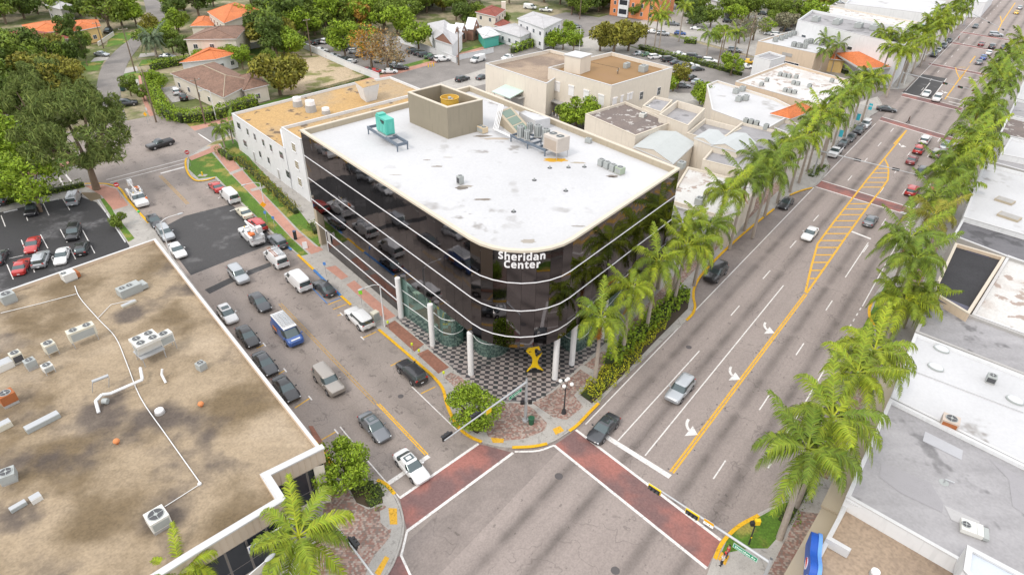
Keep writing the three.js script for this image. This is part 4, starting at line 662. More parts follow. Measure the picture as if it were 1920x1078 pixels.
{ // petrol station: canopy on posts, shop, tall sign
  const g = thing('petrol_station', 'petrol station canopy with an orange tiled roof on white posts', 'petrol station', V(0, 0, 0)); const P = pxh(5.2, 1567, 99, 1610, 95, 1672, 125, 1616, 128); const E = P; const m1 = E[0].clone().lerp(E[3], .5).lerp(E[1], .22).setY(7), m2 = E[1].clone().lerp(E[2], .5).lerp(E[0], .2).setY(7);
  mesh('canopy_roof', quadGeo([[E[0], E[1], m2, m1], [E[1], E[2], m2], [E[2], E[3], m1, m2], [E[3], E[0], m1]]), M.orangeTile, g); mesh('canopy_edge', ringGeo(E, .3, 4.7, 5.2), M.copingW, g);
  for (const p of inset(P, 1.6)) mesh('post', cyl(.3, .3, 4.8, p.x, 2.4, p.z), M.white, g); mesh('soffit', sheetGeo(inset(P, .2), 4.75), M.copingW, g);
  for (const [x, y] of [[1605, 122], [1618, 123]]) { const p = G(x, y + 4); const m = mesh('fuel_pump', box(.8, 1.7, .5, 0, .95, 0), M.rust, g); m.position.copy(p); }
  house({ name: 'station_shop', label: 'station shop with orange tiles beside the canopy', h: 4, px: [1546, 108, 1570, 96, 1592, 104, 1584, 112], rise: 1.2, wall: M.wallYellow, roof: M.orangeTile });
  const s = thing('pylon_sign', 'white pylon sign with a yellow and red scallop emblem by the petrol station', 'sign', G(1642, 137), -.5); mesh('pylon', new RoundedBoxGeometry(3.2, 7, .5, 3, .2).translate(0, 3.6, 0), M.white, s); const em = mesh('emblem', cyl(1.0, 1.0, .1, 0, 0, 0, 24).rotateX(Math.PI / 2).translate(0, 5.6, .3), std(.75, .06, .02, .5), s); mesh('shell', cyl(.82, .82, .06, 0, 0, 0, 24).rotateX(Math.PI / 2).translate(0, 5.6, .37), M.yellow, em);
}

// ================================================================ vegetation
function leafMat(r, g, b) { return new THREE.MeshStandardMaterial({ color: lin(r, g, b), vertexColors: true, roughness: .8, side: THREE.DoubleSide }); }
function geoFrom(pos, col) { const g = new THREE.BufferGeometry(); g.setAttribute('position', new THREE.Float32BufferAttribute(pos, 3)); if (col) g.setAttribute('color', new THREE.Float32BufferAttribute(col, 3)); g.computeVertexNormals(); return g; }
// one palm frond along +x, rising then drooping; long thin leaflets hang in two ranks
function frondGeo(seed, len, rise, droop, nl, lw) {
  const r = rngOf(seed), pos = [], col = [], side = (r() - .5) * .5; const rach = (k) => V(len * (k * (1 - .2 * k * k * droop)), rise * len * k - droop * len * .66 * Math.pow(k, 2.2), side * len * .3 * k * k);
  const tri = (a, b, c, v) => { for (const p of [a, b, c]) { pos.push(p.x, p.y, p.z); col.push(v[0], v[1], v[2]); } };
  const yel = [1.5, 1.25, .9];
  for (let i = 0; i < 7; i++) { const k0 = i / 7, k1 = (i + 1) / 7, a = rach(k0), b = rach(k1), w0 = .05 * (1 - k0) + .012, w1 = .05 * (1 - k1) + .012; const q = [V(a.x, a.y, a.z - w0), V(a.x, a.y, a.z + w0), V(b.x, b.y, b.z + w1), V(b.x, b.y, b.z - w1)]; tri(q[0], q[1], q[2], yel); tri(q[0], q[2], q[3], yel); }
  for (let i = 0; i < nl; i++) {
    const k = .14 + .86 * (i + r() * .8) / nl, p = rach(k), d = rach(Math.min(1, k + .02)).sub(rach(k - .02)).normalize();
    const L = (.25 + .75 * Math.sin(Math.PI * Math.min(1, .1 + k * .88))) * len * .26 * (.75 + .4 * r());
    for (const s of [-1, 1]) {
      if (r() < .06) continue;
      const out = V(0, .25 - .5 * r(), s).normalize(), dir = out.clone().multiplyScalar(.8).addScaledVector(d, .35 + .55 * k + .2 * (r() - .5)).normalize();
      const m = p.clone().addScaledVector(dir, L * .5), t = p.clone().addScaledVector(dir, L * .92).add(V(0, -L * (.3 + .5 * r()), 0)); const w = d.clone().multiplyScalar(lw * (.7 + .6 * r()));
      const c = .6 + .8 * r(), v = [c * (1 + .3 * (r() - .4)), c, c * .9]; const m1 = m.clone().add(w), m0 = m.clone().sub(w);
      tri(p.clone().sub(w), p.clone().add(w), m1, v); tri(p.clone().sub(w), m1, m0, v); tri(m0, m1, t, v);
    }
  }
  return geoFrom(pos, col);
}
const frG = [0, 1, 2, 3, 4, 5, 6].map((k) => frondGeo(300 + k, 4, [1.1, .8, .62, .5, .35, .15, -.2][k], [.5, .85, 1.05, 1.2, 1.2, 1.15, .9][k], 60, .036));
const frFar = [0, 1, 2, 3, 4, 5, 6].map((k) => frondGeo(400 + k, 4, [1.1, .8, .62, .5, .35, .15, -.2][k], [.5, .85, 1.05, 1.2, 1.2, 1.15, .9][k], 30, .068));
M.fr = [leafMat(.215, .275, .011), leafMat(.16, .22, .011), leafMat(.115, .175, .012), leafMat(.2, .2, .018), leafMat(.4, .16, .025), leafMat(.1, .14, .08)];
const barkT = tex(256, 256, (u, v) => { const k = .75 + .35 * fbm(u, v, 10, 4, 181) - .22 * (((v * 24) % 1) < .16 ? 1 : 0); return [k, k * .97, k * .92]; }, [1, 1]);
M.palmTrunk = new THREE.MeshStandardMaterial({ color: lin(.42, .37, .33), map: barkT, roughness: .95 }); M.shaft = grained(.2, .3, .05, .6); M.bark = new THREE.MeshStandardMaterial({ color: lin(.2, .15, .11), map: barkT, roughness: .95 }); M.barkPale = new THREE.MeshStandardMaterial({ color: lin(.36, .31, .26), map: barkT, roughness: .95 });
function trunkGeo(path, r0, r1, n = 8) { // tapered tube
  const segs = path.length - 1, pos = [], uv = [], idx = []; let acc = 0; for (let i = 0; i <= segs; i++) { const k = i / segs, r = r0 + (r1 - r0) * k, d = path[Math.min(segs, i + 1)].clone().sub(path[Math.max(0, i - 1)]).normalize(), a = Math.abs(d.y) > .9 ? V(1, 0, 0) : V(0, 1, 0), e = a.cross(d).normalize(), f = d.clone().cross(e); if (i) acc += path[i].distanceTo(path[i - 1]); for (let j = 0; j <= n; j++) { const t = j / n * Math.PI * 2, p = path[i].clone().addScaledVector(e, Math.cos(t) * r).addScaledVector(f, Math.sin(t) * r); pos.push(p.x, p.y, p.z); uv.push(j / n, acc * .35); } }
  for (let i = 0; i < segs; i++) for (let j = 0; j < n; j++) { const a = i * (n + 1) + j, b = a + n + 1; idx.push(a, b, a + 1, a + 1, b, b + 1); }
  const g = new THREE.BufferGeometry(); g.setAttribute('position', new THREE.Float32BufferAttribute(pos, 3)); g.setAttribute('uv', new THREE.Float32BufferAttribute(uv, 2)); g.setIndex(idx); g.computeVertexNormals(); return g;
}
function palm(name, label, group, base, h, o = {}) {
  const seed = o.seed || Math.round(Math.abs(base.x * 131 + base.z * 977)), r = rngOf(seed), g = thing(name, label, 'palm tree', base.clone().setY(o.y === undefined ? .1 : o.y), r() * 6.28, group), near = o.near;
  const lean = V((r() - .5) * .08 * h, 0, (r() - .5) * .08 * h), tw = o.tw || .17; const path = []; for (let i = 0; i <= 6; i++) { const k = i / 6; path.push(V(lean.x * k * k, h * k, lean.z * k * k)); }
  mesh('trunk', trunkGeo(path, tw * 1.35, tw * .82, near ? 10 : 6), o.trunkM || M.palmTrunk, g); const top = path[6];
  if (o.royal) mesh('crownshaft', cyl(tw * .55, tw * 1.05, 1.2, top.x, top.y + .3, top.z, 10), M.shaft, g);
  const N = (o.n || 15) + Math.floor(r() * 5), sc = (o.sc || 1) * (.88 + .22 * r()), tone = r(); const G_ = near ? frG : frFar;
  for (let i = 0; i < N; i++) {
    const a = i * 2.39996 + r() * .5, lev = i / N, k = Math.min(6, Math.floor(lev * (o.full ? 7 : 6) + r() * .9)); const mt = o.mat !== undefined ? M.fr[o.mat] : (tone < .3 ? M.fr[[0, 1, 0, 1][Math.floor(r() * 4)]] : tone < .65 ? M.fr[[1, 2, 1, 0][Math.floor(r() * 4)]] : M.fr[[2, 2, 1, 2][Math.floor(r() * 4)]]);
    const f = mesh('frond', G_[k], mt, g); f.position.copy(top).add(V(0, (o.royal ? .75 : .1) - lev * .25, 0)); f.rotation.set(0, a, 0); f.scale.setScalar(sc * (.82 + .34 * r()));
  }
  for (let i = 0; i < (o.dead || 0); i++) { const f = mesh('dead_frond', G_[6], M.fr[4], g); f.position.copy(top).add(V(0, -.2, 0)); f.rotation.set(0, r() * 6.28, 0); f.rotation.order = 'YXZ'; f.rotation.z = -.9 - .3 * r(); f.scale.setScalar(sc * .6); }
  return g;
}
// a palm whose crown is seen at a pixel and that stands on a line parallel to the main street
function palmOnLine(x, y, t, lo, hi) { let best = 9, bd = 1e9; for (let h = lo; h <= hi; h += .1) { const q = toA(G(x, y, h)); const d = Math.abs(q[1] - t); if (d < bd) { bd = d; best = h; } } return [G(x, y, best).setY(0), best]; }
const north = [[1128, 603, 1], [1183, 553], [1231, 502], [1282, 470], [1322, 432], [1283, 430, 0, -5], [1358, 372], [1396, 345], [1424, 315], [1462, 296], [1487, 270], [1440, 330, 0, -1.6], [1527, 240], [1508, 262], [1543, 218], [1566, 224, 0, -1.8], [1571, 192], [1590, 180, 0, -1.6], [1612, 162], [1640, 152], [1625, 148, 0, -5], [1660, 68], [1668, 93], [1692, 72], [1706, 98], [1718, 78], [1736, 64], [1722, 60], [1750, 42], [1766, 30], [1783, 20], [1774, 42], [1800, 10], [1815, 2], [1755, 55], [1690, 100], [1740, 85], [1770, 55], [1790, 38], [1808, 22]];
const ORD = ['first', 'second', 'third', 'fourth', 'fifth', 'sixth', 'seventh', 'eighth', 'ninth', 'tenth', 'eleventh', 'twelfth', 'thirteenth', 'fourteenth', 'fifteenth', 'sixteenth', 'seventeenth', 'eighteenth', 'nineteenth', 'twentieth'], ord = (i) => i < 20 ? ORD[i] : i < 29 ? 'twenty-' + ORD[i - 20] : i === 29 ? 'thirtieth' : i < 39 ? 'thirty-' + ORD[i - 30] : 'fortieth';
const rowOf = (list, t0) => list.map((q) => [...palmOnLine(q[0], q[1], q[3] || t0, 6.5, 11.5), q]).sort((a, b) => toA(a[0])[0] - toA(b[0])[0]);
rowOf(north, -2.9).forEach(([b, h, q], i) => { const near = toA(b)[0] < 75, first = q[2] === 1; palm('street_palm', first ? 'royal palm with an orange dead frond at the end of the planter' : `${ord(i)} palm of the shop-side row counted from the croton planter end`, first ? null : 'palms along the shop side of the street', b, h, { near, royal: true, n: near ? 18 : 16, sc: near ? 1.1 : 1.12, dead: first ? 2 : i % 6 === 1 ? 1 : 0, tw: .2 }); });
const south = [[1524, 848], [1556, 792], [1602, 712], [1632, 655], [1691, 575], [1712, 497], [1708, 458], [1748, 412], [1752, 372], [1797, 350], [1795, 312], [1820, 284], [1835, 262], [1815, 240], [1846, 214], [1862, 190], [1838, 200], [1880, 160], [1872, 140], [1896, 130], [1908, 102], [1890, 112], [1918, 78], [1770, 330], [1726, 540]];
rowOf(south, 22.2).forEach(([b, h, q], i) => { const near = toA(b)[0] < 75, big = i === 0, pale = q[0] === 1748; palm('street_palm', big ? 'tall thick-crowned palm leaning over the lawn by the crossing' : pale ? 'yellowing palm with sparse arched fronds by the red crossing' : `${ord(i)} palm of the row beside the white flat roofs counted from the crossing lawn`, big || pale ? null : 'palms along the white flat roofs', b, h, { near, royal: i % 3 !== 0, n: pale ? 10 : near ? 21 : 17, sc: big ? 1.32 : 1.18, tw: big ? .24 : .18, full: !pale, mat: pale ? 3 : undefined, dead: big ? 2 : i % 5 === 2 ? 1 : 0 }); });
{ const b = G(566, 1006, 8.5); palm('street_palm', 'big palm in front of the ribbed shop fascia', null, b, 8.2, { near: true, n: 20, sc: 1.22, full: true, tw: .2 }); const c = G(336, 1062, 6.2); palm('street_palm', 'small bright palm at the shop corner below the roof edge', null, c.setY(0), 5.6, { near: true, n: 15, sc: .8, mat: 0 }); }
for (const [x, y, bx, by, lab] of [[500, 27, 512, 98, 'tall slender palm standing alone over the green wood'], [1232, 28, 1227, 90, 'tall grey-trunked palm at the avenue corner by the hedge'], [1247, 30, 1236, 92, 'tall grey-trunked palm at the avenue corner by the hedge'], [1219, 0, 1210, 86, 'tall grey-trunked palm at the avenue corner by the hedge'], [1293, 12, 1273, 78, 'palm by the brick-paved corner of the avenue'], [1327, 65, 1325, 104, 'palm at the edge of the far car park'], [1357, 62, 1355, 100, 'palm at the edge of the far car park'], [1380, 60, 1377, 100, 'palm at the edge of the far car park']]) { const b = G(bx, by); let h = heightAt(b, y); palm('tall_palm', lab, lab.includes('slender') || lab.includes('brick') ? null : lab.includes('grey') ? 'tall palms at the avenue corner' : 'palms at the edge of the far car park', b, Math.min(h, 17), { n: 14, sc: 1.1, tw: .2, mat: lab.includes('slender') ? 2 : undefined }); }
for (const [x, y, h] of [[1547, 74, 8.5], [1547, 97, 7.5], [1573, 84, 8]]) palm('station_palm', 'slim palm clump beside the petrol station shop', 'palms by the petrol station', G(x, y, h).setY(0), h, { n: 12, sc: .85, tw: .13, mat: 2 });
palm('date_palm', 'grey-green date palm with a wide round crown on the verge', null, G(293, 106), 5.5, { n: 26, sc: 1.25, full: true, mat: 5, tw: .32 });
for (const [x, y] of [[62, 82], [105, 76], [85, 95], [118, 92], [20, 250], [428, 232], [412, 240]]) palm('garden_palm', x > 300 ? 'short palm at the corner of the white apartments' : 'bushy garden palm below the red-tiled roof', x > 300 ? 'palms at the apartment corner' : 'garden palms by the red-tiled roof', G(x, y, 4.5).setY(0), 4.2, { n: 13, sc: .85, tw: .14, mat: 2 });

// --- broadleaf trees: clumps of leaf-sized faces round real limbs
function treeGeo(seed, R, Hc, base, nClump, nLeaf, leaf, o = {}) {
  const r = rngOf(seed), pos = [], col = [], clumps = [];
  for (let i = 0; i < nClump; i++) { const a = r() * 6.28, u = r() * 2 - 1, q = Math.sqrt(1 - u * u), k = .35 + .6 * Math.cbrt(r()); clumps.push([V(Math.cos(a) * q * R * k, base + Hc * (.5 + .5 * u * k), Math.sin(a) * q * R * k), R * (.26 + .2 * r()) * (o.small || 1)]); }
  for (let i = 0; i < nLeaf; i++) {
    const [c, cr] = clumps[Math.floor(r() * nClump)], a = r() * 6.28, u = r() * 2 - 1, q = Math.sqrt(1 - u * u), k = cr * (.55 + .5 * Math.sqrt(r())); const n = V(Math.cos(a) * q, u * .8, Math.sin(a) * q), p = c.clone().addScaledVector(n, k);
    const e = V(r() - .5, r() - .5, r() - .5).normalize(); const f = n.clone().addScaledVector(e, .9).normalize(), t = f.clone().cross(V(r() - .5, r() - .5, r() - .5)).normalize(), w = f.clone().cross(t); const s = leaf * (.6 + .8 * r()), ln = s * (o.long || 1.35);
    const A = p.clone().addScaledVector(t, -ln), B = p.clone().addScaledVector(w, s * .6), C = p.clone().addScaledVector(t, ln), D = p.clone().addScaledVector(w, -s * .6); if (o.hang) { C.y -= ln * .8; A.y += ln * .2; }
    const v = .6 + .8 * r(), hue = (r() - .5) * (o.hue || .25), cc = [v * (1 + hue), v * (1 + hue * .3), v * .9]; for (const P of [A, B, C, A, C, D]) { pos.push(P.x, P.y, P.z); col.push(cc[0], cc[1], cc[2]); }
  }
  const limbs = []; const fork = V((r() - .5) * .4, base * .85 + .1, (r() - .5) * .4); limbs.push(trunkGeo([V(0, 0, 0), fork.clone().multiplyScalar(.5).add(V((r() - .5) * .2, 0, 0)), fork], R * .075, R * .055, 7));
  clumps.slice(0, 9).forEach(([c]) => limbs.push(trunkGeo([fork, fork.clone().lerp(c, .5).add(V(0, .3, 0)), c], R * .04, R * .012, 5)));
  return { crown: geoFrom(pos, col), trunk: mergeGeometries(limbs) };
}
const leafM = { bright: leafMat(.195, .285, .015), mid: leafMat(.13, .185, .017), dark: leafMat(.08, .125, .016), olive: leafMat(.19, .18, .02), orange: leafMat(.36, .19, .03), lime: leafMat(.2, .29, .015), bare: leafMat(.26, .19, .1), grey: leafMat(.2, .19, .13) };
const TG = [treeGeo(11, 4, 5, 2.2, 16, 2600, .26), treeGeo(12, 4, 4.2, 2, 20, 2600, .26), treeGeo(13, 4, 6, 2.4, 18, 2800, .25), treeGeo(14, 4.2, 3.6, 2.2, 14, 2200, .26), treeGeo(15, 4, 5, 2, 22, 1100, .2, { hue: .5 })];
function tree(name, label, group, base, R, kind, leaf, o = {}) { const g = thing(name, label, 'tree', base.clone().setY(.06), (base.x * 7.13 + base.z * 3.7) % 6.28, group); const T = o.geo || TG[kind]; mesh('trunk', T.trunk, o.pale ? M.barkPale : M.bark, g); mesh('crown', T.crown, leafM[leaf], g); const s = R / 4; g.scale.set(s, s * (o.sy || 1), s); return g; }
const NT = { near: (seed, R, H, b, n, lf, o) => treeGeo(seed, R, H, b, 22, n, lf, o) };
tree('corner_tree', 'round light green tree beside the signal arm on the corner', null, G(888, 800), 4, 0, 'lime', { geo: treeGeo(31, 2.7, 3.6, 1, 26, 6500, .11) });
tree('corner_tree', 'deep green spreading tree by the shop corner window', null, G(648, 915), 4, 0, 'bright', { geo: treeGeo(32, 2.9, 3.2, 1.6, 30, 6500, .12, { small: .85 }) });
{ // tall casuarina on the corner, feathery and lopsided
  const T = treeGeo(41, 9.5, 15, 4.5, 95, 15000, .15, { long: 3.4, hang: true, small: .42 }); tree('casuarina_tree', 'huge feathery olive-green casuarina towering over the street corner', null, G(181, 356), 4, 0, 'olive', { geo: T }).position.add(V(0, 0, 0));
  M.cas = leafMat(.155, .2, .05); scene.children[scene.children.length - 1].children[1].material = M.cas;
  const T2 = treeGeo(42, 6, 9, 3, 50, 7000, .16, { long: 2.8, hang: true, small: .5 }); for (const [x, y, lab] of [[70, 245, 'feathery casuarina standing behind the huge one'], [100, 205, 'casuarina against the orange-roofed quarter at the bend']]) { const t = tree('casuarina_tree', lab, null, G(x, y), 4, 0, 'olive', { geo: T2 }); t.children[1].material = M.cas; }
  const T3 = treeGeo(43, 1.9, 16, 2, 30, 3000, .22, { long: 2 }); const t = tree('pine_tree', 'slim dark column-shaped pine beside the curving street', null, G(163, 124), 4, 0, 'dark', { geo: T3 }); void t;
}
tree('lot_tree', 'airy lime-green tree at the edge of the black car park', null, G(76, 398), 4.6, 1, 'lime', { geo: treeGeo(51, 4, 5.2, 2.6, 24, 3600, .2) });
tree('lot_tree', 'bright green tree overhanging the far left car park', null, G(10, 385), 4.5, 0, 'bright');
tree('verge_tree', 'small bushy tree on the strip beside the black car park', null, G(228, 428), 1.5, 1, 'mid');
// the rest: label by kind and place
const zones = {
  bend: ['trees along the curving street', 'tree along the curving street'], wood: ['trees of the wood behind the car park', 'tree of the wood behind the car park'], garden: ['trees in the gardens by the bungalow', 'garden tree by the bungalow'], lot: ['trees in the gravel car park', 'tree in the gravel car park'], ave: ['trees along the far avenue', 'tree along the far avenue'], shops: ['trees between the shop roofs', 'tree between the flat shop roofs'], left: ['trees left of the bend', 'tree in the grove left of the bend'],
};
const adj = { bright: 'bright green', mid: 'mid green', dark: 'dark green', olive: 'olive', orange: 'orange-brown', lime: 'yellow-green', bare: 'half bare', grey: 'greyish' };
const TL = [
  ['bend', 205, 56, 7, 0, 'mid'], ['bend', 228, 48, 6, 1, 'mid'], ['bend', 256, 50, 5, 2, 'bright'], ['bend', 180, 40, 5, 0, 'dark'], ['bend', 160, 108, 3.4, 2, 'mid'], ['bend', 332, 60, 4, 0, 'bright'], ['bend', 320, 72, 3.4, 1, 'lime'], ['bend', 372, 30, 6, 3, 'dark'], ['bend', 345, 20, 6, 0, 'dark'], ['bend', 400, 12, 5, 1, 'mid'], ['bend', 345, 112, 4.2, 3, 'dark'], ['bend', 325, 100, 3.2, 2, 'mid'],
  ['left', 10, 45, 6, 0, 'mid'], ['left', 45, 36, 6, 1, 'dark'], ['left', 20, 22, 6, 2, 'mid'], ['left', 70, 26, 5, 0, 'dark'], ['left', 110, 34, 5, 3, 'mid'], ['left', 150, 30, 5, 1, 'mid'], ['left', 8, 105, 5, 0, 'bright'], ['left', 35, 118, 5, 1, 'mid'], ['left', 60, 128, 5, 2, 'dark'], ['left', 18, 140, 5, 3, 'mid'], ['left', 95, 130, 4.5, 0, 'mid'], ['left', 128, 120, 4, 1, 'dark'], ['left', 45, 160, 6, 2, 'mid'], ['left', 15, 175, 6, 0, 'dark'], ['left', 85, 170, 6, 1, 'olive'], ['left', 125, 165, 5, 3, 'olive'], ['left', 140, 205, 5, 2, 'olive'], ['left', 40, 215, 5, 0, 'mid'], ['left', 10, 300, 5, 1, 'bright'], ['left', 35, 330, 4, 0, 'lime'], ['left', 5, 240, 5, 2, 'dark'], ['left', -25, 320, 6, 0, 'bright'], ['left', -30, 200, 7, 1, 'mid'], ['left', 30, 8, 7, 0, 'dark'], ['left', 120, 14, 6, 1, 'dark'], ['left', 180, 18, 7, 2, 'mid'], ['left', 225, 18, 6, 0, 'bright'],
  ['garden', 470, 62, 5, 0, 'bright'], ['garden', 430, 122, 3.4, 1, 'bright'], ['garden', 455, 130, 3, 2, 'bright'], ['garden', 445, 112, 3, 0, 'mid'], ['garden', 372, 120, 2.6, 1, 'bright'], ['garden', 525, 178, 6.4, 1, 'olive'], ['garden', 545, 165, 4.4, 0, 'olive'], ['garden', 540, 100, 3.6, 2, 'olive'], ['garden', 296, 170, 2.6, 0, 'bright'], ['garden', 283, 160, 2.4, 1, 'lime'], ['garden', 245, 180, 2.4, 2, 'mid'], ['garden', 270, 190, 2.2, 0, 'mid'], ['garden', 498, 130, 3, 0, 'mid'],
  ['wood', 500, 92, 6, 0, 'dark'], ['wood', 520, 80, 6, 1, 'mid'], ['wood', 545, 78, 6.5, 2, 'dark'], ['wood', 572, 74, 6, 0, 'lime'], ['wood', 590, 66, 6, 1, 'mid'], ['wood', 612, 62, 6, 2, 'bright'], ['wood', 640, 60, 6, 0, 'mid'], ['wood', 668, 60, 6, 1, 'orange'], ['wood', 695, 60, 6, 0, 'bright'], ['wood', 720, 62, 5, 2, 'mid'], ['wood', 745, 66, 6, 1, 'lime'], ['wood', 510, 50, 6, 1, 'dark'], ['wood', 545, 45, 6, 0, 'dark'], ['wood', 580, 40, 6, 2, 'mid'], ['wood', 615, 36, 6, 1, 'bright'], ['wood', 650, 32, 6, 0, 'mid'], ['wood', 690, 30, 6, 2, 'dark'], ['wood', 540, 20, 6, 0, 'dark'], ['wood', 590, 16, 6, 1, 'mid'], ['wood', 640, 12, 6, 2, 'dark'], ['wood', 700, 8, 6, 0, 'mid'], ['wood', 735, 30, 5, 1, 'dark'], ['wood', 770, 26, 5, 2, 'mid'], ['wood', 800, 24, 5.5, 0, 'mid'], ['wood', 830, 20, 5.5, 1, 'olive'], ['wood', 855, 38, 5, 2, 'mid'], ['wood', 875, 30, 5.5, 3, 'grey'], ['wood', 885, 50, 4.5, 0, 'mid'], ['wood', 905, 54, 4, 1, 'mid'], ['wood', 868, 52, 4, 2, 'dark'], ['wood', 850, 12, 6, 0, 'mid'], ['wood', 900, 6, 6, 1, 'dark'], ['wood', 805, 4, 6, 2, 'dark'], ['wood', 760, 4, 6, 0, 'mid'], ['wood', 470, 8, 6, 1, 'mid'], ['wood', 505, 4, 6, 2, 'dark'], ['wood', 955, 6, 5, 0, 'mid'],
  ['lot', 648, 110, 5, 2, 'bright'], ['lot', 697, 126, 6, 4, 'orange'], ['lot', 728, 134, 6, 4, 'bare'], ['lot', 785, 94, 4.8, 0, 'bright'], ['lot', 630, 92, 4, 1, 'mid'], ['lot', 680, 104, 5, 4, 'lime'],
  ['ave', 1098, 26, 6, 0, 'dark'], ['ave', 1122, 22, 6, 1, 'dark'], ['ave', 1075, 18, 6, 2, 'mid'], ['ave', 1050, 8, 6, 0, 'mid'], ['ave', 1020, 4, 6, 1, 'dark'], ['ave', 1130, 6, 6, 2, 'mid'], ['ave', 1125, 96, 5, 1, 'olive'], ['ave', 1150, 100, 6.4, 3, 'olive'], ['ave', 1178, 96, 5.4, 1, 'olive'], ['ave', 1055, 94, 3.6, 0, 'bright'], ['ave', 1038, 92, 3.2, 1, 'bright'], ['ave', 1075, 98, 3.2, 2, 'bright'], ['ave', 1192, 34, 3, 0, 'mid'], ['ave', 1276, 16, 5, 1, 'dark'], ['ave', 1332, 52, 4.4, 0, 'mid'], ['ave', 1392, 40, 6, 3, 'mid'], ['ave', 1368, 34, 5, 0, 'mid'], ['ave', 1460, 26, 6, 1, 'mid'], ['ave', 1435, 16, 5, 0, 'bright'], ['ave', 1522, 22, 5.5, 3, 'olive'], ['ave', 1475, 44, 5, 4, 'grey'], ['ave', 1412, 76, 5, 4, 'grey'], ['ave', 1385, 82, 4.6, 4, 'grey'], ['ave', 1350, 80, 3.4, 1, 'lime'], ['ave', 1438, 64, 3.4, 1, 'lime'], ['ave', 1470, 60, 4.4, 3, 'grey'], ['ave', 1067, 66, 2.6, 0, 'bright'], ['ave', 940, 48, 3, 1, 'mid'], ['ave', 1400, 6, 6, 0, 'mid'], ['ave', 1500, 2, 6, 1, 'bright'], ['ave', 1310, 6, 5, 2, 'mid'],
  ['shops', 1370, 142, 3.4, 0, 'bright'], ['shops', 1328, 202, 3.6, 1, 'lime'], ['shops', 1312, 196, 2.6, 2, 'bright'], ['shops', 1080, 242, 4.2, 0, 'bright'], ['shops', 1064, 236, 3, 1, 'mid'], ['shops', 1270, 168, 3.2, 2, 'olive'], ['shops', 1262, 172, 2.8, 1, 'bright'],
];
const adj2 = ['rounded', 'low', 'upright', 'flat-topped', 'thin'];
for (const [z, x, y, R, k, leaf] of TL) tree('broadleaf_tree', `${adj2[k]} ${adj[leaf]} ${zones[z][1]}`, zones[z][0], G(x, y), R, k, leaf);
// --- hedges and shrub beds
function hedgeGeo(seed, line, w, h, dens, leaf) {
  const r = rngOf(seed), pos = [], col = []; for (let i = 0; i + 1 < line.length; i++) { const a = line[i], b = line[i + 1], L = a.distanceTo(b), d = b.clone().sub(a).normalize(), nrm = V(-d.z, 0, d.x); const N = Math.round(L * dens * (w + 2 * h)); for (let k = 0; k < N; k++) { const s = r() * L, face = r() * (w + 2 * h); let t, y; if (face < w) { t = (r() - .5) * w; y = h * (.9 + .2 * r()); } else { t = (face < w + h ? -1 : 1) * w / 2 * (.85 + .25 * r()); y = h * r(); } const wob = .16 * Math.sin(s * 2.1 + i) * w; const p = a.clone().addScaledVector(d, s).addScaledVector(nrm, t + wob).setY(y + .1); const f = V(r() - .5, r() - .3, r() - .5).normalize(), tt = f.clone().cross(V(r() - .5, r() - .5, r() - .5)).normalize(), ww = f.clone().cross(tt), q = leaf * (.6 + .8 * r()); const v = .6 + .8 * r(), hu = (r() - .5) * .3; for (const P of [p.clone().addScaledVector(tt, -q), p.clone().addScaledVector(ww, q * .6), p.clone().addScaledVector(tt, q), p.clone().addScaledVector(tt, -q), p.clone().addScaledVector(tt, q), p.clone().addScaledVector(ww, -q * .6)]) { pos.push(P.x, P.y, P.z); col.push(v * (1 + hu), v, v * .9); } } }
  return geoFrom(pos, col);
}
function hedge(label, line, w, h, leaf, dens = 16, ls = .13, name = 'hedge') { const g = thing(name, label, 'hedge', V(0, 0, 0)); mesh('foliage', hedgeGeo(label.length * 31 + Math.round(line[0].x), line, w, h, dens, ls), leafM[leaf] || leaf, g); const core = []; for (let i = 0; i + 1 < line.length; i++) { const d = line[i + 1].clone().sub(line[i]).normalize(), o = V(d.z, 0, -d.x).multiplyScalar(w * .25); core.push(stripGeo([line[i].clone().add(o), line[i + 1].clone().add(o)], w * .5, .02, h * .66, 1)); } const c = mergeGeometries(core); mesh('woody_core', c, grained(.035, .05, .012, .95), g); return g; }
hedge('tall leafy green hedge wrapping round the bungalow garden', px(284, 152, 291, 186, 312, 220, 345, 230, 400, 224, 440, 211, 482, 198), 2.6, 2.6, 'bright', 14, .2);
hedge('clipped green hedge between the lane and the orange-roofed house', px(283, 132, 320, 124, 362, 118), 2, 2.2, 'bright', 12, .2); hedge('dark clipped hedge in front of the lane garage', px(285, 124, 325, 117), 1.2, 1.8, 'dark', 10, .2);
hedge('clipped hedge between the black car park and the cross street', px(0, 385, 60, 372, 100, 362, 158, 350), 1.6, 1.3, 'mid', 16, .14);
hedge('low hedge at the foot of the white apartments', px(412, 286, 434, 302), 1.8, 1.3, 'mid'); hedge('long foundation hedge along the white apartment wall', px(446, 300, 478, 330, 503, 352, 540, 388, 556, 402), 1.6, 1.2, 'olive'); hedge('short hedge by the black glass corner', px(585, 425, 592, 440), 1.2, 1.2, 'mid');
hedge('trimmed yellow-green hedge row along the chapel lawn', px(960, 100, 1000, 86, 1032, 76), 2.4, 2.2, 'lime', 12, .2); hedge('hedge dividing the store car park from the avenue', px(1200, 92, 1260, 108, 1340, 128, 1390, 142), 2, 1.4, 'mid', 10, .2); hedge('hedge on the brick corner of the avenue', px(1283, 80, 1306, 82), 3, 1.8, 'bright', 10, .2); hedge('dense green belt in front of the petrol station', px(1580, 138, 1610, 138, 1640, 140), 4, 1.6, 'mid', 8, .2); hedge('hedge far up beyond the avenue lots', px(1322, 26, 1370, 14), 2, 2, 'lime', 8, .22);
M.croton = leafMat(.34, .34, .012);
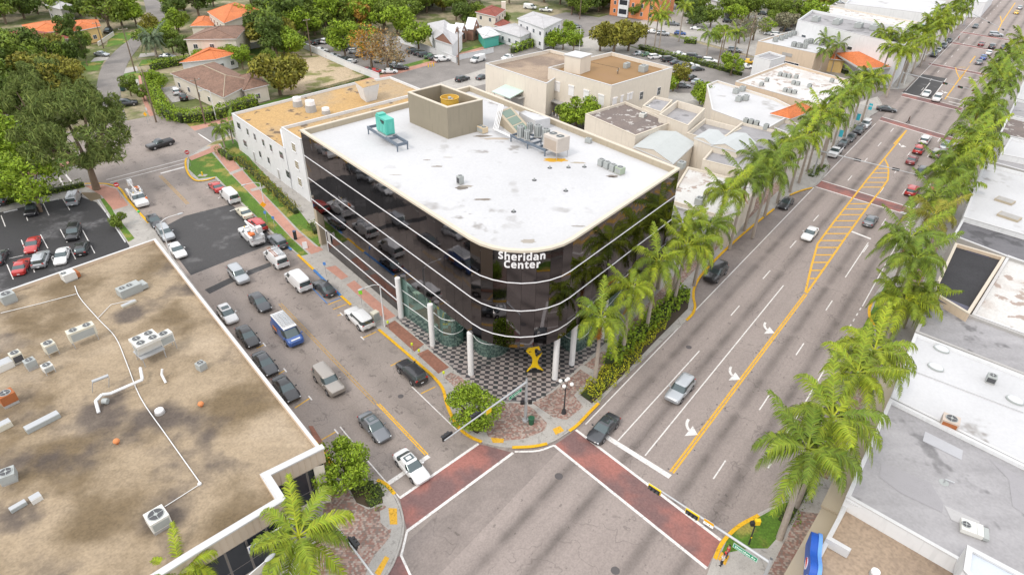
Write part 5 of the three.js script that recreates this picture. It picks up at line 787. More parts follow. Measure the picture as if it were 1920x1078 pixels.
hedge('yellow croton bed edging the street planter', px(1098, 748, 1130, 722, 1160, 692, 1185, 668), 2.2, .8, M.croton, 52, .1, 'shrub_bed'); hedge('yellow croton bed narrowing along the kerb', px(1185, 668, 1215, 638, 1245, 608), 1, .7, M.croton, 52, .1, 'shrub_bed');
hedge('broad-leaved green shrubs behind the yellow crotons', px(1140, 690, 1165, 664, 1190, 640, 1222, 610, 1262, 572, 1285, 552), 2, 1.5, 'bright', 26, .17, 'shrub_bed'); hedge('fresh green ground shrubs in the shop corner bed', px(660, 915, 700, 912, 712, 935, 690, 948), 2, .45, 'mid', 30, .1, 'shrub_bed');
hedge('dark shrub strip under the palms across the street', [SA(2, 21.6), SA(9, 21.9)], 2, .35, 'mid', 28, .1, 'shrub_bed'); hedge('small green bed at the crossing under the signal arm', px(1520, 332, 1545, 312), 2, .5, 'mid', 16, .14, 'shrub_bed'); hedge('low green bed round the corner tree', px(870, 795, 905, 800), 2, .3, 'mid', 26, .1, 'shrub_bed'); hedge('grass verge bed below the far palms', [SA(120, -2.4), SA(128, -2.2)], 2, .4, 'bright', 10, .16, 'shrub_bed');

{ // fill the wood and the gardens between the houses, keeping off roads and roofs
  const r = rngOf(909), keep = [[42, 30, 190, 82], [335, 0, 500, 125], [318, 112, 505, 190], [790, 30, 960, 96], [885, 5, 1058, 72], [0, 50, 132, 82], [555, 62, 860, 160]], onRoad = (x, y) => { const q = toA(G(x, y)); return q[1] > -127 && q[1] < -100; };
  const zonesF = [['left', -40, 0, 250, 175, 34, .62], ['wood', 455, 0, 880, 62, 46, .9], ['wood', 440, 60, 545, 112, 8, .9], ['ave', 960, 0, 1180, 30, 16, .9], ['ave', 1290, 0, 1560, 62, 18, .8], ['garden', 270, 5, 345, 105, 6, .6]];
  const cols = ['mid', 'dark', 'bright', 'mid', 'olive', 'dark', 'lime', 'mid'];
  for (const [z, x0, y0, x1, y1, n, k] of zonesF) for (let i = 0, g = 0; i < n && g < 900; g++) { const x = x0 + r() * (x1 - x0), y = y0 + r() * (y1 - y0); if (onRoad(x, y) || keep.some(([a, b, c, d]) => x > a && x < c && y > b - 2 && y < d)) continue; if (z === 'left' && Math.abs(x - (y > 60 ? 235 - (y - 60) * .35 : 290 - (60 - y) * .1)) < 48) continue; const kk = Math.floor(r() * 4), lf = cols[Math.floor(r() * 8)]; tree('broadleaf_tree', `${adj2[kk]} ${adj[lf]} ${zones[z][1]}`, zones[z][0], G(x, y), (3.6 + 2.6 * r()) * k + 1, kk, lf, { sy: .8 + .4 * r() }); i++; }
}

// ================================================================ vehicles
const paintCol = { white: [.68, .68, .68], cream: [.62, .58, .46], silver: [.4, .42, .44], grey: [.16, .17, .185], 'dark grey': [.055, .058, .065], black: [.014, .014, .017], red: [.42, .022, .02], maroon: [.17, .015, .02], blue: [.03, .09, .3], tan: [.33, .3, .27], green: [.06, .14, .07], yellow: [.7, .42, .01] };
const paints = {}; for (const k in paintCol) paints[k] = new THREE.MeshPhysicalMaterial({ color: lin(...paintCol[k]), roughness: .38, metalness: /silver|grey|tan/.test(k) ? .45 : .05, clearcoat: .8, clearcoatRoughness: .08 });
M.carGlass = new THREE.MeshStandardMaterial({ color: lin(.1, .125, .13), roughness: .04, metalness: .55 }); M.tyre = std(.018, .018, .019, .9); M.rim = std(.4, .4, .42, .35, { metalness: .7 }); M.lampW = std(.7, .72, .74, .15); M.lampR = std(.4, .015, .012, .25); M.trim = std(.03, .03, .032, .6);
const TY = {
  sedan: { L: 4.75, W: 1.83, r: .325, wb: .58, body: [[1, .66, .34, .5, .56], [.955, .84, .24, .56, .65], [.86, .95, .2, .63, .73], [.62, 1, .2, .7, .83], [.38, 1, .2, .76, .92], [0, 1, .2, .8, .93], [-.4, 1, .2, .82, .95], [-.7, .99, .2, .83, .98], [-.88, .95, .22, .8, .96], [-.965, .86, .26, .74, .9], [-1, .72, .36, .62, .76]], gh: [[.9, .43, -.78, .9], [1.08, .29, -.66, .86], [1.32, .1, -.46, .74], [1.41, .03, -.4, .64], [1.45, -.06, -.3, .4]] },
  hatch: { L: 4.3, W: 1.78, r: .32, wb: .6, body: [[1, .66, .34, .52, .6], [.95, .86, .24, .6, .7], [.84, .96, .2, .68, .8], [.6, 1, .2, .76, .92], [.4, 1, .2, .82, .96], [0, 1, .2, .84, .97], [-.5, 1, .2, .86, 1.0], [-.86, .97, .22, .86, 1.0], [-.96, .9, .26, .8, .95], [-1, .78, .36, .66, .8]], gh: [[.93, .48, -.95, .9], [1.12, .34, -.9, .86], [1.36, .12, -.78, .76], [1.46, .04, -.7, .66], [1.5, -.06, -.55, .42]] },
  suv: { L: 4.75, W: 1.92, r: .37, wb: .58, body: [[1, .72, .42, .66, .78], [.96, .9, .32, .76, .9], [.86, .98, .28, .86, .99], [.6, 1, .27, .92, 1.05], [.4, 1, .27, .95, 1.08], [0, 1, .27, .97, 1.1], [-.5, 1, .27, .98, 1.12], [-.9, .99, .29, .98, 1.12], [-.97, .95, .34, .94, 1.06], [-1, .86, .44, .8, .94]], gh: [[1.05, .45, -.97, .91], [1.25, .34, -.95, .88], [1.58, .17, -.9, .8], [1.68, .1, -.86, .7], [1.73, 0, -.7, .45]] },
  bigsuv: { L: 5.2, W: 2.02, r: .4, wb: .58, body: [[1, .8, .44, .74, .92], [.965, .94, .34, .86, 1.02], [.86, .99, .3, .96, 1.1], [.6, 1, .3, 1.0, 1.14], [.42, 1, .3, 1.02, 1.16], [0, 1, .3, 1.04, 1.18], [-.5, 1, .3, 1.05, 1.18], [-.94, .99, .32, 1.04, 1.18], [-.985, .96, .38, 1.0, 1.12], [-1, .9, .46, .86, 1.0]], gh: [[1.12, .44, -.98, .92], [1.35, .36, -.97, .9], [1.7, .22, -.95, .84], [1.82, .16, -.92, .76], [1.87, .05, -.78, .5]] },
  van: { L: 5.6, W: 2.04, r: .38, wb: .6, cargo: true, body: [[1, .76, .42, .76, .9], [.96, .92, .32, .88, 1.02], [.86, .98, .3, 1.0, 1.12], [.7, 1, .3, 1.08, 1.2], [.5, 1, .3, 1.1, 1.22], [0, 1, .3, 1.1, 1.22], [-.5, 1, .3, 1.1, 1.22], [-.96, .99, .32, 1.1, 1.22], [-1, .94, .42, 1.0, 1.14]], gh: [[1.14, .76, -.99, .97], [1.4, .66, -.985, .95], [1.88, .47, -.97, .88], [2.06, .4, -.95, .8], [2.12, .3, -.85, .5]] },
  pickup: { L: 5.6, W: 2.0, r: .4, wb: .6, bed: true, body: [[1, .8, .46, .74, .9], [.965, .94, .36, .86, 1.02], [.86, .99, .32, .96, 1.08], [.6, 1, .32, 1.0, 1.12], [.4, 1, .32, 1.02, 1.14], [0, 1, .32, 1.03, 1.14], [-.2, 1, .32, 1.03, 1.14], [-.96, 1, .34, 1.03, 1.13], [-1, .96, .44, .9, 1.04]], gh: [[1.08, .45, -.2, .91], [1.3, .37, -.19, .88], [1.62, .22, -.15, .82], [1.74, .17, -.13, .74], [1.79, .08, -.06, .5]] },
};
function carGeos(T) {
  const hl = T.L / 2, hw = T.W / 2, rows = T.body.map(([x, w, y0, ys, yt]) => { const W = hw * w, h = [[0, y0], [W * .86, y0], [W * .985, y0 + .12], [W, (y0 + ys) / 2], [W * .97, ys], [W * .86, yt - .02], [W * .5, yt + .015], [0, yt + .02]]; const full = h.map(([z, y]) => V(x * hl, y, z)).concat(h.slice(1, -1).reverse().map(([z, y]) => V(x * hl, y, -z))); return full; });
  const loft = (R, cap) => { const pos = [], n = R[0].length; const q = (a, b, c) => { for (const p of [a, b, c]) pos.push(p.x, p.y, p.z); }; for (let i = 0; i + 1 < R.length; i++) for (let j = 0; j < n; j++) { const k = (j + 1) % n; q(R[i][j], R[i][k], R[i + 1][k]); q(R[i][j], R[i + 1][k], R[i + 1][j]); } if (cap) for (const r of [R[0], R[R.length - 1]]) { const c = r.reduce((s, p) => s.add(p), V(0, 0, 0)).multiplyScalar(1 / n); for (let j = 0; j < n; j++) q(r[j], r[(j + 1) % n], c); } return geoFrom(pos); };
  const body = toCreasedNormals(loft(rows, true), .75);
  // glasshouse as rounded rings, sorted into panes by the way they look
  const N = 40, ring = ([y, f, r, w]) => { const o = [], xc = (f + r) / 2 * hl, lx = (f - r) / 2 * hl, wz = hw * w; for (let i = 0; i < N; i++) { const t = (i + .5) / N * Math.PI * 2, c = Math.cos(t), s = Math.sin(t), e = 2 / 7; o.push(V(xc + lx * Math.sign(c) * Math.abs(c) ** e, y, wz * Math.sign(s) * Math.abs(s) ** e)); } return o; };
  const R = T.gh.map(ring), parts = { windshield: [], rear_window: [], side_window: [[], []], roof: [] }; const q = (o, ...p) => p.forEach((v) => o.push(v.x, v.y, v.z));
  for (let i = 0; i + 1 < R.length; i++) for (let j = 0; j < N; j++) {
    const k = (j + 1) % N, a = R[i][j], b = R[i][k], c = R[i + 1][k], d = R[i + 1][j]; let o; const mx = (a.x + b.x) / 2, mz = (a.z + b.z) / 2; const dx = Math.abs(a.x - b.x), dz = Math.abs(a.z - b.z);
    if (i >= 2) o = parts.roof; else if (dz > dx * 1.2) { const corner = Math.abs(mz) > hw * T.gh[0][3] * .86; o = corner ? parts.roof : mx > (T.gh[0][1] + T.gh[0][2]) / 2 * hl ? parts.windshield : parts.rear_window; } else { const fx = mx / hl, mid = Math.abs(fx - (T.gh[0][1] + T.gh[0][2]) / 2) < .035, quarter = T.cargo && fx < T.gh[2][1] - .32; o = mid || quarter ? parts.roof : parts.side_window[mz > 0 ? 0 : 1]; }
    q(o, a, b, c, a, c, d);
  }
  const top = R[R.length - 1], cc = top.reduce((s, p) => s.add(p), V(0, 0, 0)).multiplyScalar(1 / N); cc.y += .01; for (let j = 0; j < N; j++) q(parts.roof, top[j], top[(j + 1) % N], cc);
  const mk = (p) => { const g = geoFrom(p); g.computeVertexNormals(); return g; }; const out = { body, windshield: mk(parts.windshield), rear: mk(parts.rear_window), sides: parts.side_window.map(mk), roof: toCreasedNormals(mk(parts.roof), .7) };
  out.tyre = new THREE.CylinderGeometry(T.r, T.r, .22, 16).rotateX(Math.PI / 2); out.rim = new THREE.CylinderGeometry(T.r * .62, T.r * .62, .235, 10).rotateX(Math.PI / 2); out.arch = new THREE.CylinderGeometry(T.r * 1.2, T.r * 1.2, .06, 16).rotateX(Math.PI / 2);
  const fy = T.body[1][3], ry = T.body[T.body.length - 2][3]; out.head = new RoundedBoxGeometry(.16, .14, .36, 2, .05); out.tail = new RoundedBoxGeometry(.12, T.cargo || T.L > 4.7 && T.gh[0][2] < -.9 ? .34 : .18, .3, 2, .04); out.fy = fy - .02; out.ry = ry; return out;
}
const cg = {}, protos = {};
function carProto(type, color) {
  const key = type + color; if (protos[key]) return protos[key]; const T = TY[type], g = cg[type] || (cg[type] = carGeos(T)), P = paints[color]; const r = new THREE.Group(); const hl = T.L / 2, hw = T.W / 2; const add = (n, ge, m, p = r) => { const o = new THREE.Mesh(ge, m); o.name = n; o.castShadow = o.receiveShadow = true; p.add(o); return o; };
  const body = add('body', g.body, P); add('roof', g.roof, P); add('windshield', g.windshield, M.carGlass); add('rear_window', g.rear, T.bed ? M.carGlass : M.carGlass); g.sides.forEach((s) => add('side_window', s, M.carGlass));
  for (const sx of [1, -1]) for (const sz of [1, -1]) { const w = add('wheel', g.tyre, M.tyre); w.position.set(sx * T.wb * hl, T.r, sz * (hw - .1)); add('rim', g.rim, M.rim, w); const a = add('wheel_arch', g.arch, M.trim, body); a.position.set(sx * T.wb * hl, T.r + .02, sz * (hw - .025)); }
  for (const sz of [1, -1]) { add('headlight', g.head, M.lampW).position.set(hl * .945, g.fy, sz * hw * .66); add('tail_light', g.tail, M.lampR).position.set(-hl * .965, g.ry, sz * hw * .72); const m = add('mirror', new RoundedBoxGeometry(.14, .16, .22, 1, .03), P); m.position.set(hl * T.gh[1][1], T.gh[0][0] + .1, sz * (hw + .06)); }
  add('grille', new RoundedBoxGeometry(.08, .2, hw * .9, 1, .02).translate(hl * .975, T.body[1][2] + .18, 0), M.trim); add('bumper', new RoundedBoxGeometry(.16, .16, hw * 1.6, 1, .04).translate(-hl * .975, T.body[0][2] + .06, 0), type === 'sedan' || type === 'hatch' ? P : M.trim); add('number_plate', box(.02, .12, .34, -hl * 1.012, T.body[0][2] + .16, 0), M.white);
  if (T.bed) add('load_bed', box(hl * .72, .1, hw * 1.66, -hl * .58, T.body[6][4] + .0, 0), M.trim);
  return protos[key] = r;
}
const typeWord = { sedan: 'sedan', hatch: 'hatchback', suv: 'SUV', bigsuv: 'large SUV', van: 'cargo van', pickup: 'pickup truck' };
const ZN = {
  kl: 'parked at the kerb beside the brown gravel roof', kr: 'parked at the kerb on the office side of the avenue', av: 'driving down the avenue', bl: 'in the black asphalt car park', gl: 'in the gravel car park under the trees', cs: 'on the cross street behind the apartments', dr: 'on a house drive', st: 'in the hedged car park of the cream store', fa: 'along the far avenue', ms: 'coming down the main street', mu: 'heading up the main street', mp: 'parked at the kerb under the street palms', gs: 'in the alley by the cream store',
};
function headingA(k) { return k > 0 ? A_ : A_.clone().negate(); }
const yawOf = (d) => Math.atan2(-d.z, d.x);
function car(type, color, x, y, dir, zone, label, scale) {
  const p = carProto(type, color).clone(), T = TY[type]; p.name = numbered(type === 'pickup' ? 'pickup_truck' : type === 'van' ? 'cargo_van' : 'car'); scene.add(p); const g = G(x, y, .75); p.position.set(g.x, .008, g.z); p.rotation.y = yawOf(dir); if (scale) p.scale.setScalar(scale);
  return tag(p, label || `${color} ${typeWord[type]} ${ZN[zone]}`, type === 'van' ? 'van' : type === 'pickup' ? 'truck' : 'car', ZN[zone].replace(/^(parked|driving|coming|heading|in|on|along) /, 'vehicles $1 '));
}
const Ap = A_, Am = A_.clone().negate(), Bd = B_, Bu = B_.clone().negate();
const tilt = (d, deg) => d.clone().applyAxisAngle(V(0, 1, 0), deg * DEG);
// avenue
car('sedan', 'dark grey', 288, 412, Bd, 'kl', 'dark grey sedan parked behind the white truck at the kerb'); car('suv', 'silver', 309, 436, Bd, 'kl', 'silver SUV parked nose to tail with two sedans by the roof edge'); car('sedan', 'white', 331, 467, Bd, 'kl', 'white sedan parked beside the street lamp at the brown roof'); car('hatch', 'white', 425, 587, Bd, 'kl', 'white hatchback with a sunroof parked by the brown roof'); car('sedan', 'black', 463, 628, Bd, 'kl', 'black sedan parked behind the white hatchback'); car('sedan', 'dark grey', 496, 679, Bd, 'kl', 'dark grey sedan parked between two T-shaped stall marks'); car('sedan', 'black', 535, 726, Bd, 'kl', 'black sedan parked in front of the empty marked stall');
car('suv', 'silver', 446, 514, Bd, 'av', 'silver wagon rolling over the narrow dark trench patch'); car('sedan', 'dark grey', 486, 564, Bd, 'av', 'dark grey sedan driving ahead of the blue van'); car('bigsuv', 'tan', 615, 713, Bd, 'av', 'tan two-tone SUV driving beside the yellow centre line'); car('sedan', 'grey', 701, 798, Bd, 'av', 'grey sedan waiting behind the white sedan at the crossing'); car('sedan', 'white', 771, 872, Bd, 'av', 'white sedan with a dark sunroof stopped across the stop line');
car('sedan', 'red', 404, 348, Bu, 'kr', 'red sedan parked by the yellow corner kerb'); car('van', 'white', 430, 367, Bu, 'kr', 'plain white van parked behind the red corner sedan'); car('sedan', 'cream', 456, 396, Bu, 'kr', 'cream coupe parked behind the plain white van'); car('suv', 'red', 482, 420, Bu, 'kr', 'bright red SUV parked beside the bucket truck'); car('suv', 'grey', 519, 451, Bu, 'kr', 'grey SUV parked at the blue kerb'); const vLad = car('van', 'white', 517, 484, Bu, 'kr', 'white van with ladders on its roof beside the parked grey SUV'); car('van', 'white', 558, 526, Bu, 'kr', 'white van double-parked next to the dark sedan'); car('sedan', 'dark grey', 607, 537, Bu, 'kr', 'dark grey sedan parked in the blue-marked bay'); car('bigsuv', 'white', 673, 596, Bu, 'kr', 'white SUV parked by the grey utility box'); car('suv', 'black', 771, 696, tilt(Bu, 0), 'kr', 'black crossover parked at the yellow kerb near the plaza');
const vBlue = car('van', 'blue', 538, 622, Bd, 'av', 'blue van with a white roof and roof rack driving on the avenue', 1.06);
{ // painted roof and rack of the blue van, ladders of the white one
  const T = TY.van, wt = new THREE.Group(); const cap = new RoundedBoxGeometry(4, .08, 1.66, 2, .03).translate(-.6, 2.12, 0); mesh('white_roof', cap, paints.white, vBlue); mesh('white_hood', box(.7, .02, 1.1).rotateZ(-.12).translate(2.3, 1.13, 0), paints.white, vBlue);
  for (const z of [-.66, .66]) mesh('rack_rail', box(3.1, .06, .06, -.6, 2.34, z), M.galv, vBlue); for (let i = 0; i < 9; i++) mesh('rack_bar', box(.05, .05, 1.5, -2.1 + i * .38, 2.3, 0), M.galv, vBlue); for (const z of [-.25, .2]) mesh('ladder', merge([box(2.9, .06, .06, -.6, 2.42, z - .16), box(2.9, .06, .06, -.6, 2.42, z + .16)]), M.metal, vBlue);
  for (const z of [-1.03, 1.03]) mesh('side_graphic', box(1.2, .5, .01, -1.2, 1.0, z), std(.6, .2, .05, .4), vBlue);
  for (const z of [-.55, .1, .5]) mesh('ladder', merge([box(3.4, .06, .05, -.6, 2.3, z - .17), box(3.4, .06, .05, -.6, 2.3, z + .17), ...[0, 1, 2, 3, 4, 5, 6].map((i) => box(.04, .04, .34, -2.1 + i * .5, 2.3, z))]), z > 0 ? M.metal : M.rust, vLad); for (const x of [-1.8, .2]) mesh('rack_bar', box(.06, .18, 1.7, x, 2.2, 0), M.galv, vLad);
  wt.clear();
}
// bucket trucks
function bucketTruck(x, y, dir, label, boomA) {
  const p = carProto('pickup', 'white').clone(); p.name = numbered('bucket_truck'); scene.add(p); const g = G(x, y, .8); p.position.set(g.x, .008, g.z); p.rotation.y = yawOf(dir); p.scale.setScalar(1.12); tag(p, label, 'truck');
  const m = paints.white; for (const z of [-.84, .84]) mesh('service_box', new RoundedBoxGeometry(2.4, .7, .42, 2, .04).translate(-1.55, 1.35, z), m, p); mesh('deck', box(2.5, .1, 1.9, -1.55, 1.18, 0), M.galv, p); mesh('turret', cyl(.32, .4, .8, -1.3, 1.6, 0), m, p);
  const a = V(-1.3, 2.0, 0), b = V(1.6, 2.35, .1), c = V(-2.3, 2.75, .2); mesh('lower_boom', barGeo(a, b, .15, 6), m, p); mesh('upper_boom', barGeo(b, c, .12, 6), m, p); const bk = mesh('bucket', new RoundedBoxGeometry(.75, .95, .75, 2, .1).translate(-2.6, 2.6, boomA), m, p); void bk; mesh('tool_tray', box(1, .2, .7, -1.7, 1.8, -.4), std(.6, .15, .03, .6), p); for (const z of [-.5, .5]) mesh('beacon', cyl(.08, .08, .14, .5, 2.05, z), M.yellow, p); mesh('headache_rack', merge([box(.08, 1.1, .08, -.3, 1.7, -.9), box(.08, 1.1, .08, -.3, 1.7, .9), box(.08, .08, 1.8, -.3, 2.22, 0)]), M.galv, p);
}
bucketTruck(258, 372, Bd, 'white utility bucket truck parked by the no-entry sign', .1); bucketTruck(470, 441, Bu, 'white bucket truck with a raised boom blocking the red SUV', .5);
// black car park
const Pl = dirOf(-22 * DEG), Pl2 = dirOf(158 * DEG);
car('suv', 'black', 59, 391, Pl2, 'bl', 'black SUV in the stall by the low hedge'); car('van', 'silver', 137, 371, Pl2.clone().negate(), 'bl', 'silver van parked against the hedge in the black car park', .9); car('suv', 'black', 136, 435, Pl2, 'bl', 'black SUV in the front bay nose to tail with a hatchback'); car('hatch', 'black', 152, 463, Pl, 'bl', 'black hatchback behind the black SUV'); car('sedan', 'red', 59, 457, Pl2, 'bl', 'red coupe in the bay above the silver wagon'); car('sedan', 'red', 38, 497, Pl, 'bl', 'red sedan in the bay by the lamp pole'); car('suv', 'silver', 75, 485, Pl, 'bl', 'silver wagon between the two red cars and the white sedan'); car('sedan', 'white', 114, 478, Pl2, 'bl', 'white sedan in the middle bay'); car('sedan', 'dark grey', -4, 480, Pl, 'bl', 'dark car cut off at the edge of the black car park'); car('suv', 'black', 3, 372, Pl, 'bl', 'black car outside the hedge of the car park');
// cross street and bend
car('pickup', 'black', 299, 269, Am, 'cs', 'black pickup turning out of the cross street'); car('suv', 'black', 867, 147, Ap, 'cs', 'black SUV driving past the gravel car park exit'); car('sedan', 'dark grey', 905, 143, Ap, 'cs', 'dark car half hidden by the cream store'); car('van', 'white', 896, 111, Am, 'cs', 'white van at the kerb by the chapel'); car('sedan', 'white', 951, 106, Am, 'cs', 'white sedan at the kerb by the clipped hedge');
car('sedan', 'silver', 189, 100, dirOf(100 * DEG), 'dr', 'silver sedan on the drive beside the slim pine'); car('suv', 'black', 201, 57, dirOf(170 * DEG), 'dr', 'black SUV under the big tree by the bend'); car('suv', 'white', 329, 170, dirOf(-30 * DEG), 'dr', 'white SUV on the bungalow drive'); car('suv', 'black', 342, 180, dirOf(-30 * DEG), 'dr', 'black SUV on the bungalow drive'); car('sedan', 'silver', 312, 104, dirOf(90 * DEG), 'dr', 'silver car behind the date palm'); car('suv', 'dark grey', 237, 192, dirOf(60 * DEG), 'dr', 'dark car tucked behind the verge bushes');
// gravel car park
for (const [t, c, x, y, d] of [['suv', 'black', 594, 78, 0], ['suv', 'white', 611, 76, 0], ['sedan', 'white', 601, 92, 1], ['sedan', 'silver', 625, 103, 1], ['sedan', 'dark grey', 647, 109, 0], ['sedan', 'white', 658, 114, 0], ['hatch', 'white', 664, 95, 1], ['suv', 'dark grey', 655, 90, 1], ['sedan', 'silver', 700, 103, 0], ['suv', 'silver', 711, 110, 0], ['sedan', 'red', 704, 132, 1], ['sedan', 'white', 730, 132, 1], ['sedan', 'silver', 740, 120, 1], ['sedan', 'black', 751, 125, 1], ['sedan', 'grey', 744, 110, 1], ['suv', 'black', 775, 95, 2], ['sedan', 'black', 787, 98, 2], ['suv', 'dark grey', 796, 101, 2], ['sedan', 'green', 808, 104, 2], ['sedan', 'dark grey', 817, 107, 2], ['bigsuv', 'white', 829, 110, 2], ['sedan', 'maroon', 690, 130, 1], ['sedan', 'grey', 676, 100, 0]]) car(t, c, x, y, [dirOf(20 * DEG), dirOf(80 * DEG), dirOf(65 * DEG)][d], 'gl');
car('sedan', 'dark grey', 921, 170, Ap, 'gs', 'dark car parked in the alley by the cream store'); car('suv', 'black', 951, 181, Ap, 'gs', 'black SUV parked at the loading canopy');
// store car park and far avenue
const Dv = dirOf(108 * DEG);
for (const [t, c, x, y] of [['sedan', 'silver', 1200, 99], ['sedan', 'green', 1215, 101], ['suv', 'white', 1229, 106], ['bigsuv', 'black', 1255, 111], ['sedan', 'dark grey', 1269, 116], ['sedan', 'black', 1281, 120], ['pickup', 'white', 1296, 124], ['sedan', 'dark grey', 1308, 128]]) car(t, c, x, y, dirOf(70 * DEG), 'st');
car('suv', 'black', 1296, 145, dirOf(40 * DEG), 'st', 'black SUV by the leafy tree behind the cream store'); car('sedan', 'silver', 1308, 151, dirOf(45 * DEG), 'st', 'silver sedan by the leafy tree behind the cream store'); car('sedan', 'grey', 1281, 159, dirOf(100 * DEG), 'st', 'grey car tucked against the cream store wall');
for (const [t, c, x, y, l] of [['sedan', 'white', 1275, 100], ['bigsuv', 'black', 1302, 106], ['suv', 'white', 1332, 113], ['suv', 'silver', 1244, 62], ['hatch', 'blue', 1276, 61], ['pickup', 'grey', 1261, 44], ['suv', 'white', 1299, 41], ['sedan', 'white', 1306, 52], ['sedan', 'silver', 1357, 24], ['suv', 'black', 1367, 39], ['suv', 'silver', 1379, 93], ['sedan', 'white', 1400, 123], ['sedan', 'yellow', 1405, 114], ['sedan', 'white', 1225, 58], ['sedan', 'silver', 1430, 38], ['suv', 'dark grey', 1432, 25], ['pickup', 'white', 1424, 38], ['suv', 'silver', 1061, 67], ['sedan', 'dark grey', 1079, 47], ['sedan', 'dark grey', 1080, 82], ['van', 'white', 994, 13], ['pickup', 'white', 1024, 18], ['sedan', 'silver', 1445, 62], ['suv', 'white', 1458, 64], ['sedan', 'dark grey', 1475, 55], ['sedan', 'white', 1560, 5], ['sedan', 'silver', 1575, 3]]) car(t, c, x, y, Dv, 'fa');
// main street
car('sedan', 'dark grey', 1132, 801, Am, 'ms', 'dark grey sedan stopped at the red crossing'); car('suv', 'silver', 1276, 729, Am, 'ms', 'silver SUV between the two solid lane lines'); car('sedan', 'white', 1520, 436, Am, 'ms', 'white sedan beside the yellow hatched island'); car('bigsuv', 'black', 1343, 511, Am, 'mp', 'black SUV parked in the bay behind the shrub planter'); car('sedan', 'black', 1475, 379, Am, 'mp', 'black sedan parked just before the crossing bulb-out'); car('sedan', 'dark grey', 1664, 203, tilt(Ap, -75), 'ms', 'dark sedan turning out of the side avenue');
car('sedan', 'white', 1739, 174, Am, 'ms', 'white sedan waiting on the fresh dark asphalt'); car('suv', 'white', 1759, 183, Am, 'ms', 'white SUV waiting in the lane next to the dark asphalt');
for (const [t, c, x, y] of [['suv', 'white', 1624, 232], ['suv', 'dark grey', 1612, 243], ['sedan', 'dark grey', 1597, 256], ['sedan', 'black', 1583, 267], ['pickup', 'white', 1567, 284], ['suv', 'dark grey', 1753, 101], ['sedan', 'silver', 1761, 93], ['suv', 'grey', 1771, 85], ['sedan', 'dark grey', 1781, 75], ['sedan', 'silver', 1838, 20], ['sedan', 'dark grey', 1846, 12], ['sedan', 'dark grey', 1831, 48]]) car(t, c, x, y, Am, 'mp');
for (const [t, c, x, y] of [['sedan', 'grey', 1634, 411], ['suv', 'red', 1712, 356], ['suv', 'dark grey', 1731, 319], ['sedan', 'maroon', 1712, 298], ['suv', 'red', 1725, 279], ['suv', 'tan', 1757, 286], ['sedan', 'silver', 1774, 272], ['suv', 'white', 1736, 261], ['sedan', 'grey', 1778, 268], ['sedan', 'grey', 1838, 115], ['sedan', 'blue', 1846, 106], ['sedan', 'white', 1856, 97], ['suv', 'dark grey', 1862, 86], ['sedan', 'dark grey', 1875, 102], ['sedan', 'black', 1884, 87], ['sedan', 'maroon', 1842, 81], ['sedan', 'yellow', 1908, 22], ['sedan', 'silver', 1914, 13]]) car(t, c, x, y, Ap, 'mu');
car('suv', 'silver', 1869, 64, tilt(Ap, -70), 'mu', 'silver SUV crossing the far intersection'); car('sedan', 'red', 1758, 348, Ap, 'mp', 'red car half hidden under the palms by the white roofs');
for (const [lab, t] of [['white sedan with a dark sunroof', 'sedan'], ['white hatchback with a sunroof', 'hatch'], ['dark grey sedan stopped at the red', 'sedan'], ['grey sedan waiting behind', 'sedan']]) { const c = scene.children.find((o) => (o.userData.label || '').startsWith(lab)); if (c) mesh('sunroof', box(.75, .025, .95, t === 'sedan' ? .0 : .1, t === 'sedan' ? 1.44 : 1.5, 0).translate(-.42, 0, 0), M.carGlass, c); }

// ================================================================ car parks, verges, walls
const on2 = (name, mat, y, ...a) => mesh(name, sheetGeo(px(...a), y), mat, pave2);
on2('car_park', M.lot, .126, -200, 440, 0, 399, 100, 376, 150, 370, 180, 380, 205, 410, 242, 462, 240, 480, 0, 565, -200, 640);
for (const q of [[45, 397, 51, 415], [80, 382, 91, 405], [117, 374, 130, 395], [1, 405, 9, 426], [39, 451, 50, 479], [75, 441, 89, 467], [112, 431, 125, 456], [150, 425, 177, 476], [129, 464, 141, 487], [91, 475, 103, 500], [54, 486, 64, 512], [12, 497, 24, 525], [16, 486, 43, 480]]) mesh('stall_line', bandGeo(px(...q), .13, .131), M.paint, pave2);
for (const q of [[6, 400, 32, 394], [86, 379, 110, 375]]) mesh('wheel_stop', stripGeo(px(...q), .2, .12, .28, 1), M.copingW, pave2); for (const q of [[184, 377, 199, 400], [201, 403, 236, 456]]) mesh('wheel_stop', stripGeo(px(...q), .18, .12, .26, 1), M.copingW, pave2);
on2('lawn', M.grass, .127, 187, 374, 200, 372, 213, 400, 252, 448, 240, 455, 205, 403); on2('paving', M.pink, .128, 158, 349, 193, 348, 217, 355, 234, 378, 240, 386, 212, 395, 190, 368); on2('soil', grained(.2, .15, .09, .95), .127, 150, 362, 185, 362, 190, 373, 170, 378);
on2('paver_bed', M.paver, .127, 642, 905, 668, 945, 690, 957, 720, 948, 735, 962, 736, 985, 730, 1010, 700, 1045, 680, 1090, 560, 1090, 600, 1000, 610, 930); on2('tactile_strip', M.paintY, .131, 728, 954, 744, 955, 745, 985, 731, 985); on2('tactile_strip', M.paintY, .131, 702, 1076, 722, 1044, 730, 1048, 712, 1082); on2('ramp', M.concrete, .129, 712, 960, 730, 950, 742, 952, 748, 988, 728, 995, 714, 982); on2('ramp', M.concrete, .129, 690, 1062, 703, 1040, 732, 1046, 712, 1085); on2('soil', grained(.07, .05, .03, .95), .129, 650, 908, 700, 906, 716, 930, 718, 945, 690, 953, 668, 944);
on2('brick_walk', M.redBrick, .127, 578, 800, 586, 800, 630, 870, 612, 880); on2('path', M.concrete, .129, 606, 928, 640, 908, 648, 914, 612, 936);
